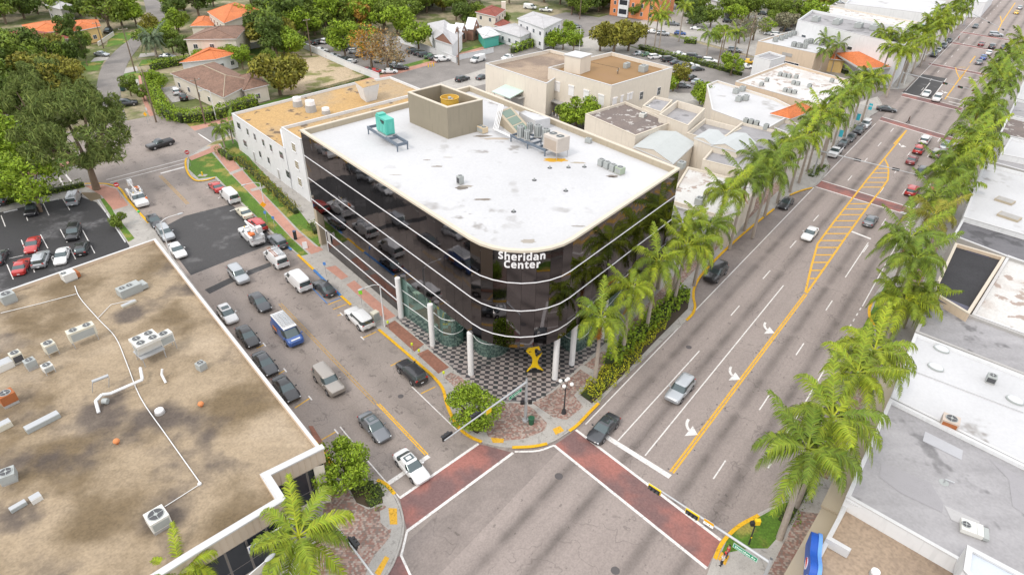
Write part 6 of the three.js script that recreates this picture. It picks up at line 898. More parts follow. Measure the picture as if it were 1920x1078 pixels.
{ const on3 = (n, m, y, ...a) => mesh(n, sheetGeo(px(...a), y), m, pave3); on3('lawn', M.grass, .127, 1352, 1040, 1366, 1008, 1388, 990, 1425, 970, 1470, 945, 1490, 940, 1480, 985, 1440, 1030, 1405, 1030); on3('paver_bed', M.paver, .127, 1440, 1078, 1500, 960, 1540, 965, 1480, 1085); on3('tactile_strip', M.paintY, .13, 1346, 1050, 1352, 1036, 1368, 1044, 1360, 1062);
  for (const [s0, s1] of [[10, 36], [44, 80], [88, 130]]) mesh('brick_walk', sheetGeo([SA(s0, 21.6), SA(s1, 21.6), SA(s1, 23.4), SA(s0, 23.4)], .127), M.paver, pave3); for (const [s0, s1] of [[38, 54], [86, 95], [122, 130]]) mesh('lawn', sheetGeo([SA(s0, 19.4), SA(s1, 19.2), SA(s1, 21.4), SA(s0, 21.8)], .127), M.grass, pave3); }
struct('gravel_car_park', sheetGeo(px(565, 78, 640, 62, 760, 68, 850, 110, 842, 122, 790, 132, 740, 150, 715, 142, 600, 94), -.06), M.asphalt);
struct('vacant_lot', sheetGeo(px(540, 92, 590, 100, 700, 148, 660, 158, 590, 174, 530, 178, 535, 130), -.055), M.dry); struct('dry_lawn', sheetGeo(px(440, 92, 530, 82, 545, 92, 535, 112, 460, 112), -.05), M.grass);
struct('store_car_park', sheetGeo(px(1170, 108, 1200, 95, 1345, 132, 1410, 148, 1390, 175, 1270, 175), .128), M.asphalt); struct('alley', sheetGeo(px(880, 165, 925, 155, 1110, 235, 1090, 262, 1000, 225), .128), M.asphalt);
struct('verge', sheetGeo([SA(-60, -122), SA(180, -122), SA(180, -119), SA(-60, -119)], -.05), M.pink); struct('verge', sheetGeo([SA(-60, -125), SA(190, -125), SA(190, -122), SA(-60, -122)], -.055), M.grass);
struct('footpath', sheetGeo([...smooth(px(262, 140, 268, 165, 280, 200, 300, 228, 335, 238, 400, 228, 470, 205), 4), ...smooth(px(472, 209, 402, 233, 335, 244, 294, 232, 272, 202, 262, 168, 258, 142), 4)], -.04), M.pink);
for (const q of [[228, 150, 258, 148, 262, 168, 228, 168], [228, 128, 255, 124, 258, 132, 230, 138], [176, 108, 205, 102, 200, 112, 168, 116], [262, 100, 290, 98, 290, 104, 258, 108], [300, 165, 340, 158, 365, 185, 322, 192]]) struct('driveway', sheetGeo(px(...q), -.035), M.concrete);
for (const q of [[205, 62, 255, 60, 235, 80, 198, 88], [145, 115, 195, 112, 182, 132, 145, 132], [230, 138, 262, 132, 262, 150, 229, 152], [265, 112, 300, 108, 296, 118, 258, 124], [1000, 60, 1080, 52, 1090, 62, 1020, 72], [1080, 44, 1160, 44, 1160, 50, 1085, 52]]) struct('front_lawn', sheetGeo(px(...q), -.045), M.grass);
struct('artificial_lawn', sheetGeo(px(920, 78, 942, 72, 975, 84, 950, 92), -.03), grained(.03, .2, .07, .9));
{ const pool = struct('pool_water', sheetGeo(px(428, 141, 438, 137, 446, 142, 436, 147), -.02), std(.02, .3, .36, .08)); void pool; }
function wallThing(label, line, h, mat, w = .25, name = 'garden_wall') { const g = thing(name, label, 'wall', V(0, 0, 0)); mesh('wall', stripGeo(line, w, -.05, h - .1, 1), mat, g); mesh('wall_cap', stripGeo(line, w + .08, h - .1, h, 1), M.copingW, g); return g; }
wallThing('white boundary wall between the sandy lot and the gravel car park', px(552, 82, 604, 105, 660, 130, 712, 150), 1.9, M.wallWhite); wallThing('white boundary wall behind the car park trees', px(745, 78, 800, 95, 856, 118), 1.8, M.wallWhite); wallThing('white wall along the drive of the orange-roofed houses', px(440, 96, 486, 88), 1.8, M.wallWhite); wallThing('pale wall before the yellow fronted house', px(183, 86, 212, 66), 1.2, M.wallCream); wallThing('white yard wall left of the casuarina', px(0, 232, 32, 226), 2, M.wallWhite); wallThing('white fence in front of the chapel garden', px(860, 112, 900, 104, 925, 98), 1.6, M.wallWhite, .12);

// ================================================================ rooftop plant
const fanGeo = (r) => merge([cyl(r, r, .04, 0, 0, 0, 18)]), ringT = (r) => new THREE.TorusGeometry(r, .04, 5, 18).rotateX(Math.PI / 2);
function fan(p, r, x, y, z) { const f = mesh('fan', fanGeo(r), M.acDark, p); f.position.set(x, y, z); mesh('fan_guard', merge([ringT(r), box(r * 2, .02, .04, 0, .03, 0), box(.04, .02, r * 2, 0, .03, 0), cyl(r * .25, r * .25, .05, 0, .03, 0, 10)]), M.acGrey, f); return f; }
function unit(kind, x, y, h, yaw, label, o = {}) {
  const g = thing(o.name || (kind === 'pkg' ? 'package_unit' : kind === 'chill' ? 'chiller' : 'condenser_unit'), label, 'air conditioner', G(x, y, h), yaw, o.group); const m = o.mat || M.acWhite, s = o.s || 1; const w = (o.w || .95) * s, d = (o.d || .95) * s, H = (o.hh || .95) * s, lift = o.lift || .12;
  if (kind === 'cond') { mesh('housing', new RoundedBoxGeometry(w, H, d, 2, .04).translate(0, lift + H / 2, 0), m, g); mesh('coil', box(w * .84, H * .7, d + .02, 0, lift + H * .45, 0), o.coil || M.acGrey, g); const n = o.fans || 1; for (let i = 0; i < n; i++) fan(g, Math.min(w / n, d) * .4, (i - (n - 1) / 2) * w / n, lift + H + .02, 0); }
  else if (kind === 'round') { const r = w * .48; mesh('housing', cyl(r, r, H, 0, lift + H / 2, 0, 18), M.acGrey, g); for (let i = 0; i < 9; i++) { const a = i / 9 * 6.283; mesh('louver', box(.05, H * .86, .04, Math.cos(a) * (r + .01), lift + H / 2, Math.sin(a) * (r + .01)), M.acDark, g); } fan(g, r * .75, 0, lift + H + .02, 0); }
  else if (kind === 'pkg') { mesh('housing', new RoundedBoxGeometry(w, H, d, 2, .04).translate(0, lift + H / 2, 0), m, g); mesh('end_hood', box(w * .3, H * .6, d * .96, w * .62, lift + H * .35, 0), o.coil || M.acGrey, g); const n = o.fans || 2; for (let i = 0; i < n; i++) fan(g, d * .26, -w * .28 + i * d * .62, lift + H + .02, 0); mesh('top_seam', box(.04, .02, d, w * .2, lift + H + .01, 0), M.acGrey, g); }
  else if (kind === 'chill') { mesh('fan_deck', box(w, .35, d, 0, lift + H, 0), m, g); for (const sz of [-1, 1]) { const c = mesh('coil', box(w * .96, H * .9, .1), m, g); c.position.set(0, lift + H * .5, sz * d * .27); c.rotation.x = sz * .38; } for (const sx of [-1, 1]) mesh('end_panel', box(.06, H * .8, d * .4, sx * w * .47, lift + H * .5, 0), o.coil || M.acGrey, g); for (const sx of [-.25, .25]) for (const sz of [-.25, .25]) fan(g, Math.min(w, d) * .2, sx * w, lift + H + .2, sz * d); mesh('base_frame', box(w, .14, d * .95, 0, lift, 0), M.galv, g); }
  const legs = lift > .3 ? [[-1, -1], [-1, 1], [1, -1], [1, 1]] : []; for (const [a, b] of legs) mesh('leg', box(.07, lift, .07, a * w * .44, lift / 2, b * d * .44), M.galv, g); if (!legs.length) mesh('pad', box(w * .95, lift, d * .95, 0, lift / 2, 0), M.wallGrey, g);
  return g;
}
const yA = -YA + Math.PI / 2, yB2 = yawOf(B_), LR = LH - .45;
unit('cond', 160, 642, LR, yA - .1, 'two-fan cream condenser on a steel stand on the brown roof', { w: 2.7, d: 1, hh: 1.25, fans: 2, lift: .8, mat: M.acCream }); unit('cond', 98, 664, LR, yA, 'single cream condenser on legs next to the two-fan unit', { w: 1.1, d: 1.1, hh: 1.1, lift: .45, mat: M.acCream }); unit('cond', 92, 698, LR, yA, 'small grey condenser with an open fan top on the brown roof', { w: .95, hh: .65, lift: .35 }); unit('cond', 60, 690, LR, yA, 'round-topped grey condenser beside the cream box unit', { w: 1, d: .9, hh: .8, lift: .3, mat: M.acGrey }); unit('cond', 34, 678, LR, yA, 'tall cream condenser with a dark coil by the white duct', { w: 1, d: 1, hh: 1.1, coil: M.acDark, mat: M.acCream });
unit('chill', 284, 672, LR, yA - .05, 'four-fan chiller on tall legs with pipework on the brown roof', { w: 2.5, d: 2.1, hh: 1.5, lift: 1.1, mat: M.acWhite }); unit('cond', 316, 655, LR, yA, 'white fan box attached behind the four-fan chiller', { w: 1.5, d: 1, hh: 1.2, lift: 1 }); unit('cond', 378, 692, LR, yA + .1, 'lone small condenser near the roof edge', { w: .85, d: .85, hh: .75, mat: M.acGrey }); unit('cond', 18, 756, LR, yA, 'rust-red condenser with a white top', { w: 1.35, d: 1.2, hh: 1.05, lift: .3, coil: M.rust, mat: M.rust });
unit('pkg', 130, 524, LR, yA, 'weathered package unit with an orange rusted top', { w: 1.5, d: 1.3, hh: 1, fans: 1, mat: M.acWhite, coil: M.rust }); unit('pkg', 244, 550, LR, yA, 'wide grey package unit near the roof corner', { w: 2.6, d: 1.4, hh: 1.0, mat: M.acGrey }); unit('cond', 17, 566, LR, yA, 'grey condenser by the white conduit', { w: 1.5, d: 1.3, hh: 1.1, mat: M.acGrey }); unit('cond', 300, 985, LR, yA - .1, 'square white condenser with a small fan above the shop window', { w: 1.5, d: 1.5, hh: 1.05, lift: .3 }); unit('cond', 18, 900, LR, yA - .3, 'grey condenser with white hoses at the roof middle', { w: 1.2, d: 1.2, hh: .9, mat: M.acGrey });
{ // loose pieces on the brown roof
  const slab = (x, y, w, d, h, label, mat) => { const g = thing('metal_box', label, 'roof box', G(x, y, LR), yA); mesh('casing', new RoundedBoxGeometry(w, h, d, 2, .03).translate(0, h / 2, 0), mat, g); mesh('lid', box(w * .98, .03, d * .9, 0, h + .015, 0), M.galv, g); };
  slab(80, 795, 2.9, .8, .5, 'long galvanised duct box lying on the brown roof', M.acGrey); slab(241, 571, 1.7, .5, .25, 'thin cream panel box by the wide package unit', M.acCream); slab(68, 938, .8, .7, .5, 'small white junction box by the hoses', M.acWhite); slab(34, 952, 1.2, .5, .35, 'pale meter box at the end of the hoses', M.acGrey); slab(8, 690, 1.6, 1.2, .8, 'white square duct end on the brown roof', M.acWhite); slab(8, 802, 1.2, .8, .6, 'olive duct box at the roof edge', M.acCream);
  for (const [x, y, lab] of [[377, 762, 'orange mushroom vent near the roof edge'], [219, 832, 'rusty orange vent stub in the middle of the brown roof']]) { const g = thing('mushroom_vent', lab, 'roof vent', G(x, y, LR)); mesh('pipe', cyl(.14, .14, .35, 0, .17, 0, 10), M.rust, g); mesh('hood', new THREE.SphereGeometry(.3, 12, 6, 0, 6.3, 0, 1.6).translate(0, .3, 0), std(.6, .22, .08, .8), g); }
  roundVent(299, 774, LR, .42, .4, 'squat white round vent on the brown roof'); roundVent(374, 909, LR, .16, .2, 'drain stub where the white conduit ends');
  const pipe = (name, label, pts, r, mat, cat) => { const g = thing(name, label, cat, V(0, 0, 0)); const gs = []; for (let i = 0; i + 1 < pts.length; i++) gs.push(barGeo(pts[i], pts[i + 1], r, 6)); mesh('run', merge(gs), mat, g); return g; };
  const LC = (y, ...a) => { const o = []; for (let i = 0; i < a.length; i += 2) o.push(G(a[i], a[i + 1], LR + y)); return o; };
  pipe('conduit', 'long white conduit curving across the brown roof', smooth(LC(.1, 139, 536, 147, 556, 185, 600, 215, 632, 236, 680, 262, 745, 310, 815, 374, 905), 4), .05, M.pipe, 'conduit'); pipe('conduit', 'white conduit branch to the left roof edge', LC(.1, 0, 587, 70, 570, 142, 551), .04, M.pipe, 'conduit'); pipe('conduit', 'short conduit branch to the wide package unit', LC(.1, 183, 596, 207, 571, 250, 562), .035, M.pipe, 'conduit'); pipe('conduit', 'white conduit link to the square condenser', LC(.1, 374, 908, 308, 950), .035, M.pipe, 'conduit');
  const pw = pipe('chilled_water_pipe', 'insulated silver pipe run feeding the four-fan chiller', [G(262, 690, LR + .9), G(266, 712, LR + .6), G(206, 738, LR + .6), G(190, 740, LR + .9), G(178, 752, LR + .6), G(184, 774, LR + .1)], .16, M.pipe, 'pipe'); mesh('tank', barGeo(G(171, 716, LR + 1.3), G(202, 704, LR + 1.3), .17, 12), M.galv, pw); for (const [x, y] of [[172, 732], [203, 722]]) mesh('stand', barGeo(G(x, y + 4, LR), G(x, y - 14, LR + 1.3), .04), M.galv, pw); mesh('pump', cyl(.3, .3, .5, 0, 0, 0, 12).rotateZ(1.5).translate(...G(196, 752, LR + .35).toArray()), M.acGrey, pw);
  pipe('chilled_water_pipe', 'silver elbow pipe dropping from the chiller to the roof', [G(303, 692, LR + 1), G(302, 702, LR + .5), G(310, 718, LR + .05)], .13, M.pipe, 'pipe');
}
// office roof
const OR = HR - .85;
{
  const g = thing('cooling_tower_enclosure', 'tan concrete screen box open at the top on the white roof', 'roof enclosure', V(0, 0, 0)); const bf = G(839, 261, OR); const top = heightAt(bf, 201); const P = pxh(top, 764, 172, 827, 157, 905, 186, 838, 201); mesh('screen_wall', ringGeo(P, .35, OR - .02, top - .12), M.wallScreen, g); mesh('wall_cap', ringGeo(inset(P, -.04), .43, top - .12, top), M.coping, g); mesh('floor', sheetGeo(inset(P, .36), OR + .03), M.wallGrey, g);
  for (let e = 0; e < 4; e++) { const a = P[e], b = P[(e + 1) % 4]; for (let k = 1; k < 6; k++) { const q = a.clone().lerp(b, k / 6); const d = b.clone().sub(a).setY(0).normalize(); const n = V(-d.z, 0, d.x); if (n.dot(q.clone().sub(bf)) < 0 && e > 1) n.negate(); void n; } }
  const c = P.reduce((s, p) => s.add(p), V(0, 0, 0)).multiplyScalar(.25); const t = thing('cooling_tower', 'yellow cooling tower with a fan cylinder inside the concrete screen', 'cooling tower', V(c.x + .8, OR, c.z + .3)); const ym = grained(.62, .38, .06, .7); mesh('tower_body', cyl(2.1, 2.3, 2.6, 0, 1.4, 0, 24), ym, t); mesh('shoulder', cyl(1.3, 2.1, .9, 0, 3.1, 0, 24), ym, t); mesh('fan_cylinder', new THREE.CylinderGeometry(1.35, 1.3, 1.1, 24, 1, true).translate(0, 4, 0), new THREE.MeshStandardMaterial({ color: lin(.66, .42, .07), roughness: .7, side: THREE.DoubleSide }), t); mesh('rim', new THREE.TorusGeometry(1.35, .07, 6, 24).rotateX(Math.PI / 2).translate(0, 4.5, 0), ym, t); mesh('motor', cyl(.25, .25, .5, 0, 4.3, 0), M.acGrey, t); for (let k = 0; k < 5; k++) mesh('blade', box(1.2, .04, .3, .62, 0, 0).rotateX(.3).rotateY(k * 1.257).translate(0, 4.05, 0), M.acGrey, t);
}
{
  const a = G(699, 249, OR), b = G(756, 283, OR), d = b.clone().sub(a).setY(0), L = d.length(), yaw = yawOf(d.clone().normalize()), c = a.clone().lerp(b, .5); const s = thing('equipment_stand', 'grey steel stand spanning the white roof under the generator', 'steel stand', c, yaw); for (const z of [-.8, .8]) mesh('beam', box(L, .45, .14, 0, 1.0, z), M.steelGrey, s); for (const x of [-.5, 0, .18, .5]) mesh('cross_beam', box(.12, .4, 1.5, x * (L - .15), 1.0, 0), M.steelGrey, s); for (const x of [-.48, .48]) for (const z of [-.8, .8]) mesh('leg', box(.14, .8, .14, x * L, .4, z), M.steelGrey, s); mesh('pad', box(2.5, .14, 1.9, 0, 1.29, 0), M.galv, s);
  const gp = c.clone().addScaledVector(d.clone().normalize(), -.3); const g = thing('generator', 'teal generator cabinet on the grey roof stand', 'generator', gp.setY(OR + 1.36), yaw); mesh('cabinet', new RoundedBoxGeometry(3.0, 2.2, 1.35, 2, .05).translate(0, 1.15, 0), M.teal, g); mesh('exhaust_hood', box(.9, .25, 1.1, -1, 2.35, 0), M.teal, g); mesh('louver', box(1, .5, .03, .5, 1.7, .69), M.black, g); for (const x of [-.9, 0, .9]) mesh('door', box(.82, 1.5, .03, x, .95, .69), grained(.1, .46, .38, .5), g); mesh('door', box(.03, 1.5, .6, 1.51, 1, .0), grained(.1, .46, .38, .5), g);
}
unit('cond', 1042, 292, OR, yB2, 'white rust-stained chiller on a grey frame above an orange roof stain', { name: 'chiller', w: 2.8, d: 2.3, hh: 2, fans: 2, lift: 1.0, mat: grained(.5, .45, .4, .7), coil: grained(.4, .33, .27, .8) });
{ const a = G(968, 268, OR), b = G(1035, 297, OR), d = b.clone().sub(a).setY(0), L = d.length(), yaw = yawOf(d.clone().normalize()); const s = thing('equipment_stand', 'long grey frame carrying the round condensers', 'steel stand', a.clone().lerp(b, .42).add(V(.5, 0, -1)), yaw); for (const z of [-1.3, 1.3]) mesh('beam', box(L, .35, .14, 0, .9, z), M.steelGrey, s); for (let k = 0; k < 6; k++) mesh('cross_beam', box(.12, .3, 2.5, (k / 5 - .5) * (L - .2), .9, 0), M.steelGrey, s); for (const x of [-.48, 0, .48]) for (const z of [-1.3, 1.3]) mesh('leg', box(.13, .75, .13, x * L, .37, z), M.steelGrey, s);
  for (const [x, y, k] of [[976, 257, 1.15], [988, 262, .95], [993, 249, 1], [1008, 256, 1.2], [1023, 263, 1.2]]) unit('round', x, y, OR + 1.05, 0, 'round grey louvered condenser on the long frame', { s: k, hh: 1.3, group: 'round condensers on the long frame' }); }
for (const [x, y] of [[1127, 311], [1138, 316], [1149, 321]]) unit('cond', x, y, OR, yB2, 'small grey condenser in the row on the white office roof', { w: .75, d: .75, hh: .85, mat: M.acGrey, group: 'small condensers on the office roof' }); unit('cond', 1162, 326, OR, yB2, 'pale green condenser at the end of the small row', { w: 1.05, d: .95, hh: .85, mat: grained(.34, .4, .3, .6) }); unit('cond', 863, 345, OR, yB2, 'lone dark condenser in the middle of the white roof', { w: .7, d: .7, hh: 1, mat: M.acGrey, coil: M.acDark }); unit('cond', 1103, 268, OR, yB2 + .3, 'tilted box unit by the rear parapet', { w: .9, d: .6, hh: .6, mat: M.acGrey }); unit('cond', 904, 248, OR, yB2, 'tan low unit at the foot of the concrete screen', { w: 1.7, d: 1, hh: .8, mat: grained(.6, .48, .32, .8), fans: 2 });
{ // sloping rooflight and pipes by the screen
  const P = px(0, 0); void P; const A1 = G(933, 232, OR), A2 = G(972, 260, OR), A3 = G(998, 248, OR), A4 = G(958, 222, OR); const g = thing('rooflight', 'wedge-shaped tan rooflight with green glass on the white roof', 'rooflight', V(0, 0, 0)); const up = (p, h) => p.clone().setY(OR + h); const T = [up(A1, 1.9), up(A2, .4), up(A3, .4), up(A4, 1.9)]; mesh('side_wall', quadGeo([[A1, A2, T[1], T[0]], [A2, A3, T[2], T[1]], [A3, A4, T[3], T[2]], [A4, A1, T[0], T[3]]]), M.wallTan, g); const q = (u, v, dy = .02) => T[0].clone().lerp(T[1], u).lerp(T[3].clone().lerp(T[2], u), v).add(V(0, dy, 0)); for (let i = 0; i < 3; i++) mesh('pane', quadGeo([[q(.06 + i * .3, .15), q(.32 + i * .3, .15), q(.32 + i * .3, .85), q(.06 + i * .3, .85)]]), std(.14, .2, .15, .12, { metalness: .3, side: THREE.DoubleSide }), g); mesh('frame', quadGeo([[q(0, 0, 0), q(1, 0, 0), q(1, 1, 0), q(0, 1, 0)]]), M.wallTan, g);
  const w = thing('roof_hatch_cover', 'sloping white plant cover behind the wedge rooflight', 'roof cover', V(0, 0, 0)); const B1 = G(973, 222, OR), B2 = G(1003, 246, OR), B3 = G(1031, 240, OR), B4 = G(985, 214, OR); mesh('cover', quadGeo([[up(B1, 1), up(B2, 1.6), up(B3, 1.6), up(B4, .6)], [B1, B2, up(B2, 1.6), up(B1, 1)], [B2, B3, up(B3, 1.6), up(B2, 1.6)]]), M.roofWhite, w);
  const p = thing('pipe_rack', 'bundle of white pipes stepping from the screen to the condensers', 'pipe', V(0, 0, 0)); for (let k = 0; k < 4; k++) { const o = V(k * .22, 0, k * .1); mesh('pipe', merge([barGeo(G(907, 186, OR + 3).add(o), G(936, 196, OR + 2.6).add(o), .07, 6), barGeo(G(936, 196, OR + 2.6).add(o), G(925, 242, OR + .5).add(o), .07, 6), barGeo(G(925, 242, OR + .5).add(o), G(968, 262, OR + .6).add(o), .07, 6)]), M.pipe, p); }
}
for (const [x, y] of [[1031, 315], [1066, 314], [1096, 313], [1002, 338], [1061, 358], [963, 397]]) { const g = thing('roof_vent_stub', 'small grey vent stub scattered over the white office roof', 'roof vent', G(x, y, OR), 0, 'vent stubs on the office roof'); mesh('stub', cyl(.1, .12, .35, 0, .17, 0, 8), M.acGrey, g); mesh('flange', cyl(.3, .32, .04, 0, .02, 0, 10), M.acDark, g); }
const stain = (par, x, y, h, rx, rz, c, seed) => { const r = rngOf(seed), pts = [], ce = G(x, y, h); for (let i = 0; i < 18; i++) { const a = i / 18 * 6.283, k = .65 + .5 * r(); pts.push(ce.clone().add(V(Math.cos(a) * rx * k, 0, Math.sin(a) * rz * k))); } mesh('stain', sheetGeo(pts, h + .004 + (seed % 5) * .001), grained(...c, .95), par); };
stain(office, 1042, 300, OR, 1.7, .8, [.55, .3, .02], 5); stain(office, 906, 374, OR, 1.1, .35, [.2, .17, .14], 6); stain(office, 1085, 305, OR, 1.2, .3, [.36, .31, .24], 7); stain(office, 990, 452, OR, 1, .5, [.33, .3, .26], 8); stain(office, 1085, 424, OR, .9, .2, [.3, .28, .26], 9); stain(office, 1150, 332, OR, .7, .2, [.15, .13, .11], 11); stain(office, 875, 349, OR, .9, .3, [.3, .27, .23], 12); stain(office, 840, 295, OR, .7, .2, [.36, .33, .3], 13); stain(office, 742, 328, OR, .8, .16, [.36, .33, .3], 14); stain(office, 866, 352, OR, .9, .6, [.16, .14, .12], 21); stain(office, 905, 255, OR, 1.6, .5, [.2, .17, .14], 22); stain(office, 820, 312, OR, .9, .25, [.24, .21, .18], 23); stain(office, 800, 300, OR, .5, .2, [.27, .24, .21], 24); stain(office, 1148, 330, OR, .8, .35, [.2, .17, .15], 26); stain(office, 930, 260, OR, 2.4, .5, [.4, .34, .28], 16);
// south and middle roofs
unit('cond', 1778, 800, 5.7, -.6, 'rusty condenser with pipes on the clean white roof', { w: 1.5, d: 1.3, hh: 1, mat: grained(.5, .42, .36, .8), coil: M.rust }); unit('cond', 1857, 716, 5.7, -.6, 'dark square condenser on the clean white roof', { w: .9, d: .9, hh: .8, mat: M.acGrey, coil: M.acDark }); for (const [x, y] of [[1766, 656], [1755, 690], [1904, 752]]) { const g = thing('skylight', 'oval domed skylight on the clean white roof', 'skylight', G(x, y, 5.7), -.9, 'oval skylights'); mesh('curb', cyl(.84, .86, .2, 0, .1, 0, 24).scale(1, 1, .7), M.acGrey, g); mesh('dome', new THREE.SphereGeometry(.74, 20, 8, 0, 6.3, 0, 1.5).scale(1, .35, .7).translate(0, .18, 0), std(.6, .62, .64, .15), g); }
for (const [x, y, w] of [[1885, 378, 2.6], [1893, 408, 3]]) { const g = thing('roof_hatch', x < 1890 ? 'flat weathered hatch on the wide white roof' : 'ribbed weathered hatch with a dark flap on the wide white roof', 'roof hatch', G(x, y, 6), -.9); mesh('frame', box(w, .35, 1.8, 0, .17, 0), M.wallTan, g); for (let k = 0; k < 4; k++) mesh('slat', box(w * .9, .04, .34, 0, .37, -.66 + k * .44), M.wallGrey, g); }
roundVent(1640, 1078, 4.6, .35, .5, 'white pipe vent on the low brown street roof'); { const g = thing('bent_pipe', 'small bent vent pipe on the streaked grey roof', 'roof vent', G(1771, 905, 5.8)); mesh('pipe', merge([barGeo(V(0, 0, 0), V(0, .45, 0), .07), barGeo(V(0, .45, 0), V(.6, .42, .35), .07)]), M.galv, g); mesh('flange', cyl(.4, .42, .04, 0, .02, 0), M.acGrey, g); }
unit('pkg', 1820, 996, 5.8, -.5, 'pale flat equipment box on the streaked grey roof', { w: 1.6, d: 1.3, hh: .45, fans: 1, mat: M.acWhite });
{ const rows = [[1205, 222, 5.6, 'pale condenser on the dark tar roof'], [1212, 208, 5.6, 'white condenser at the edge of the tar roof'], [1396, 282, 6, 'dark condenser on the mottled grey roof', 1], [1277, 315, 5.2, 'teal-grey condenser in the gap beside the office roof', 1], [1311, 383, 4.6, 'large grey condenser on the cracked white roof', 1]]; for (const [x, y, h, l, dk] of rows) unit('cond', x, y, h, yA, l, { w: 1.5, d: 1.2, hh: 1.1, mat: dk ? M.acGrey : M.acWhite }); }
for (const [x, y] of [[1398, 232], [1408, 234], [1418, 237], [1436, 243]]) unit('cond', x, y, 6.2, yA, 'dark condenser in the row behind the mottled grey roof', { w: 1, d: .9, hh: 1.1, mat: M.acGrey, coil: M.acDark, group: 'condensers behind the mottled roof' });
for (const [x, y] of [[1463, 142], [1472, 144], [1480, 146], [1493, 147], [1488, 158], [1496, 160], [1472, 172], [1481, 174], [1490, 176], [1518, 164], [1428, 161], [1438, 153], [1560, 154]]) unit('cond', x, y, 6, yA, 'small dark condenser dotted over the broad white shop roof', { w: 1, d: .9, hh: .8, mat: M.acGrey, coil: M.acDark, group: 'condensers on the broad white roof' });
for (const [x, y] of [[1380, 175], [1392, 171], [1385, 190], [1398, 188]]) unit('cond', x, y, 5.6, yA, 'grey condenser on the white shop roof by the leafy tree', { w: 1.5, d: 1.2, hh: 1.1, mat: M.acGrey, group: 'condensers by the leafy tree' });
for (const [x, y] of [[1454, 78], [1465, 75], [1473, 72], [1481, 69], [1488, 66], [1489, 87], [1498, 89], [1509, 90], [1512, 83], [1520, 81]]) unit('round', x, y, 7, 0, 'round grey condenser on the beige store roof', { w: 1.6, hh: 1.2, group: 'round condensers on the beige store' });
unit('cond', 1175, 127, 9.6, yA, 'grey condenser on the rust-brown store roof', { w: 2, d: 1, hh: 1.1, mat: M.acGrey }); unit('cond', 1206, 134, 9.6, yA, 'larger grey condenser by the parapet of the rust-brown roof', { w: 2.2, d: 1.6, hh: 1.4, mat: M.acGrey });
for (const [x, y, w] of [[1570, 45, 4], [1610, 52, 3], [1640, 55, 5], [1530, 40, 3]]) unit('pkg', x, y, 10.7, yA, 'package unit on the big white hall roof', { w, d: 2, hh: 1.4, mat: M.acGrey, group: 'package units on the white hall' });

// ================================================================ street furniture
const signT = (w, h, fn) => { const c = document.createElement('canvas'); c.width = w; c.height = h; fn(c.getContext('2d'), w, h); const t = new THREE.CanvasTexture(c); t.colorSpace = THREE.SRGBColorSpace; return new THREE.MeshStandardMaterial({ map: t, roughness: .5 }); };
const street = (txt) => signT(512, 128, (x, w, h) => { x.fillStyle = '#0a8a60'; x.fillRect(0, 0, w, h); x.strokeStyle = '#e8f2ee'; x.lineWidth = 8; x.strokeRect(8, 8, w - 16, h - 16); x.fillStyle = '#f4f8f6'; x.font = 'bold 76px sans-serif'; x.textAlign = 'center'; x.textBaseline = 'middle'; x.fillText(txt, w / 2, h / 2 + 4); });
function panelFacing(par, name, w, h, pos, n, mat, back = M.galv) { const p = mesh(name, box(w, h, .05), back, par); p.position.copy(pos); p.rotation.y = Math.atan2(n.x, n.z); mesh('face', new THREE.PlaneGeometry(w, h).translate(0, 0, .03), mat, p); return p; }
function signalMast(label, base, h, end, heads, o = {}) {
  const g = thing('signal_mast', label, 'traffic light', V(0, 0, 0)); mesh('pole', trunkGeo([base.clone().setY(.1), base.clone().setY(h + .5)], .2, .13, 10), M.galv, g); const a = base.clone().setY(h), e = end.clone().setY(h + .15); mesh('arm', trunkGeo([a, e], .13, .06, 8), M.galv, g); mesh('footing', cyl(.35, .38, .3, base.x, .2, base.z), M.galv, g); const d = e.clone().sub(a).normalize(), n = V(-d.z, 0, d.x); if (o.flip) n.negate();
  for (const k of heads) { const p = a.clone().lerp(e, k).add(V(0, -.05, 0)).addScaledVector(n, .2); const s = mesh('signal_head', box(1.25, .5, .12), o.plain ? M.black : M.yellow, g); s.position.copy(p); s.rotation.y = Math.atan2(n.x, n.z); mesh('housing', box(1.1, .36, .26, 0, 0, .05), M.black, s); [[-.36, [.5, .03, .02]], [0, [.5, .28, .02]], [.36, [.02, .4, .16]]].forEach(([x, c]) => { mesh('lens', cyl(.14, .14, .04, 0, 0, 0, 14).rotateX(Math.PI / 2).translate(x, 0, .19), std(...c, .3), s); mesh('hood', new THREE.CylinderGeometry(.16, .16, .24, 12, 1, true, 0, Math.PI).rotateX(Math.PI / 2).rotateZ(Math.PI / 2).translate(x, 0, .3), M.trim, s); }); }
  return { g, a, e, n, d };
}
{
  const b = G(985, 790), top = heightAt(b, 716); const m = signalMast('signal mast with a green street sign reaching over the avenue from the paved corner', b, top, G(833, 828, top), [.95, .62], { plain: true, flip: false }); const toCam = m.n.z > 0 ? m.n : m.n.clone().negate(); panelFacing(m.g, 'street_sign', 2.0, .5, m.a.clone().lerp(m.e, .16).add(V(0, -.45, 0)).addScaledVector(toCam, .1), toCam, street('41 Street')); panelFacing(m.g, 'lane_sign', .75, .6, m.a.clone().lerp(m.e, .5).add(V(0, -.15, 0)).addScaledVector(toCam, .12), toCam, M.yellow); mesh('pedestrian_signal', new RoundedBoxGeometry(.45, .45, .3, 1, .04).translate(b.x - .4, 3, b.z + .2), M.black, m.g); mesh('pedestrian_signal', new RoundedBoxGeometry(.45, .45, .3, 1, .04).translate(b.x + .45, 3, b.z + .1), M.black, m.g); for (const z of [.6, -.4]) void z;
}
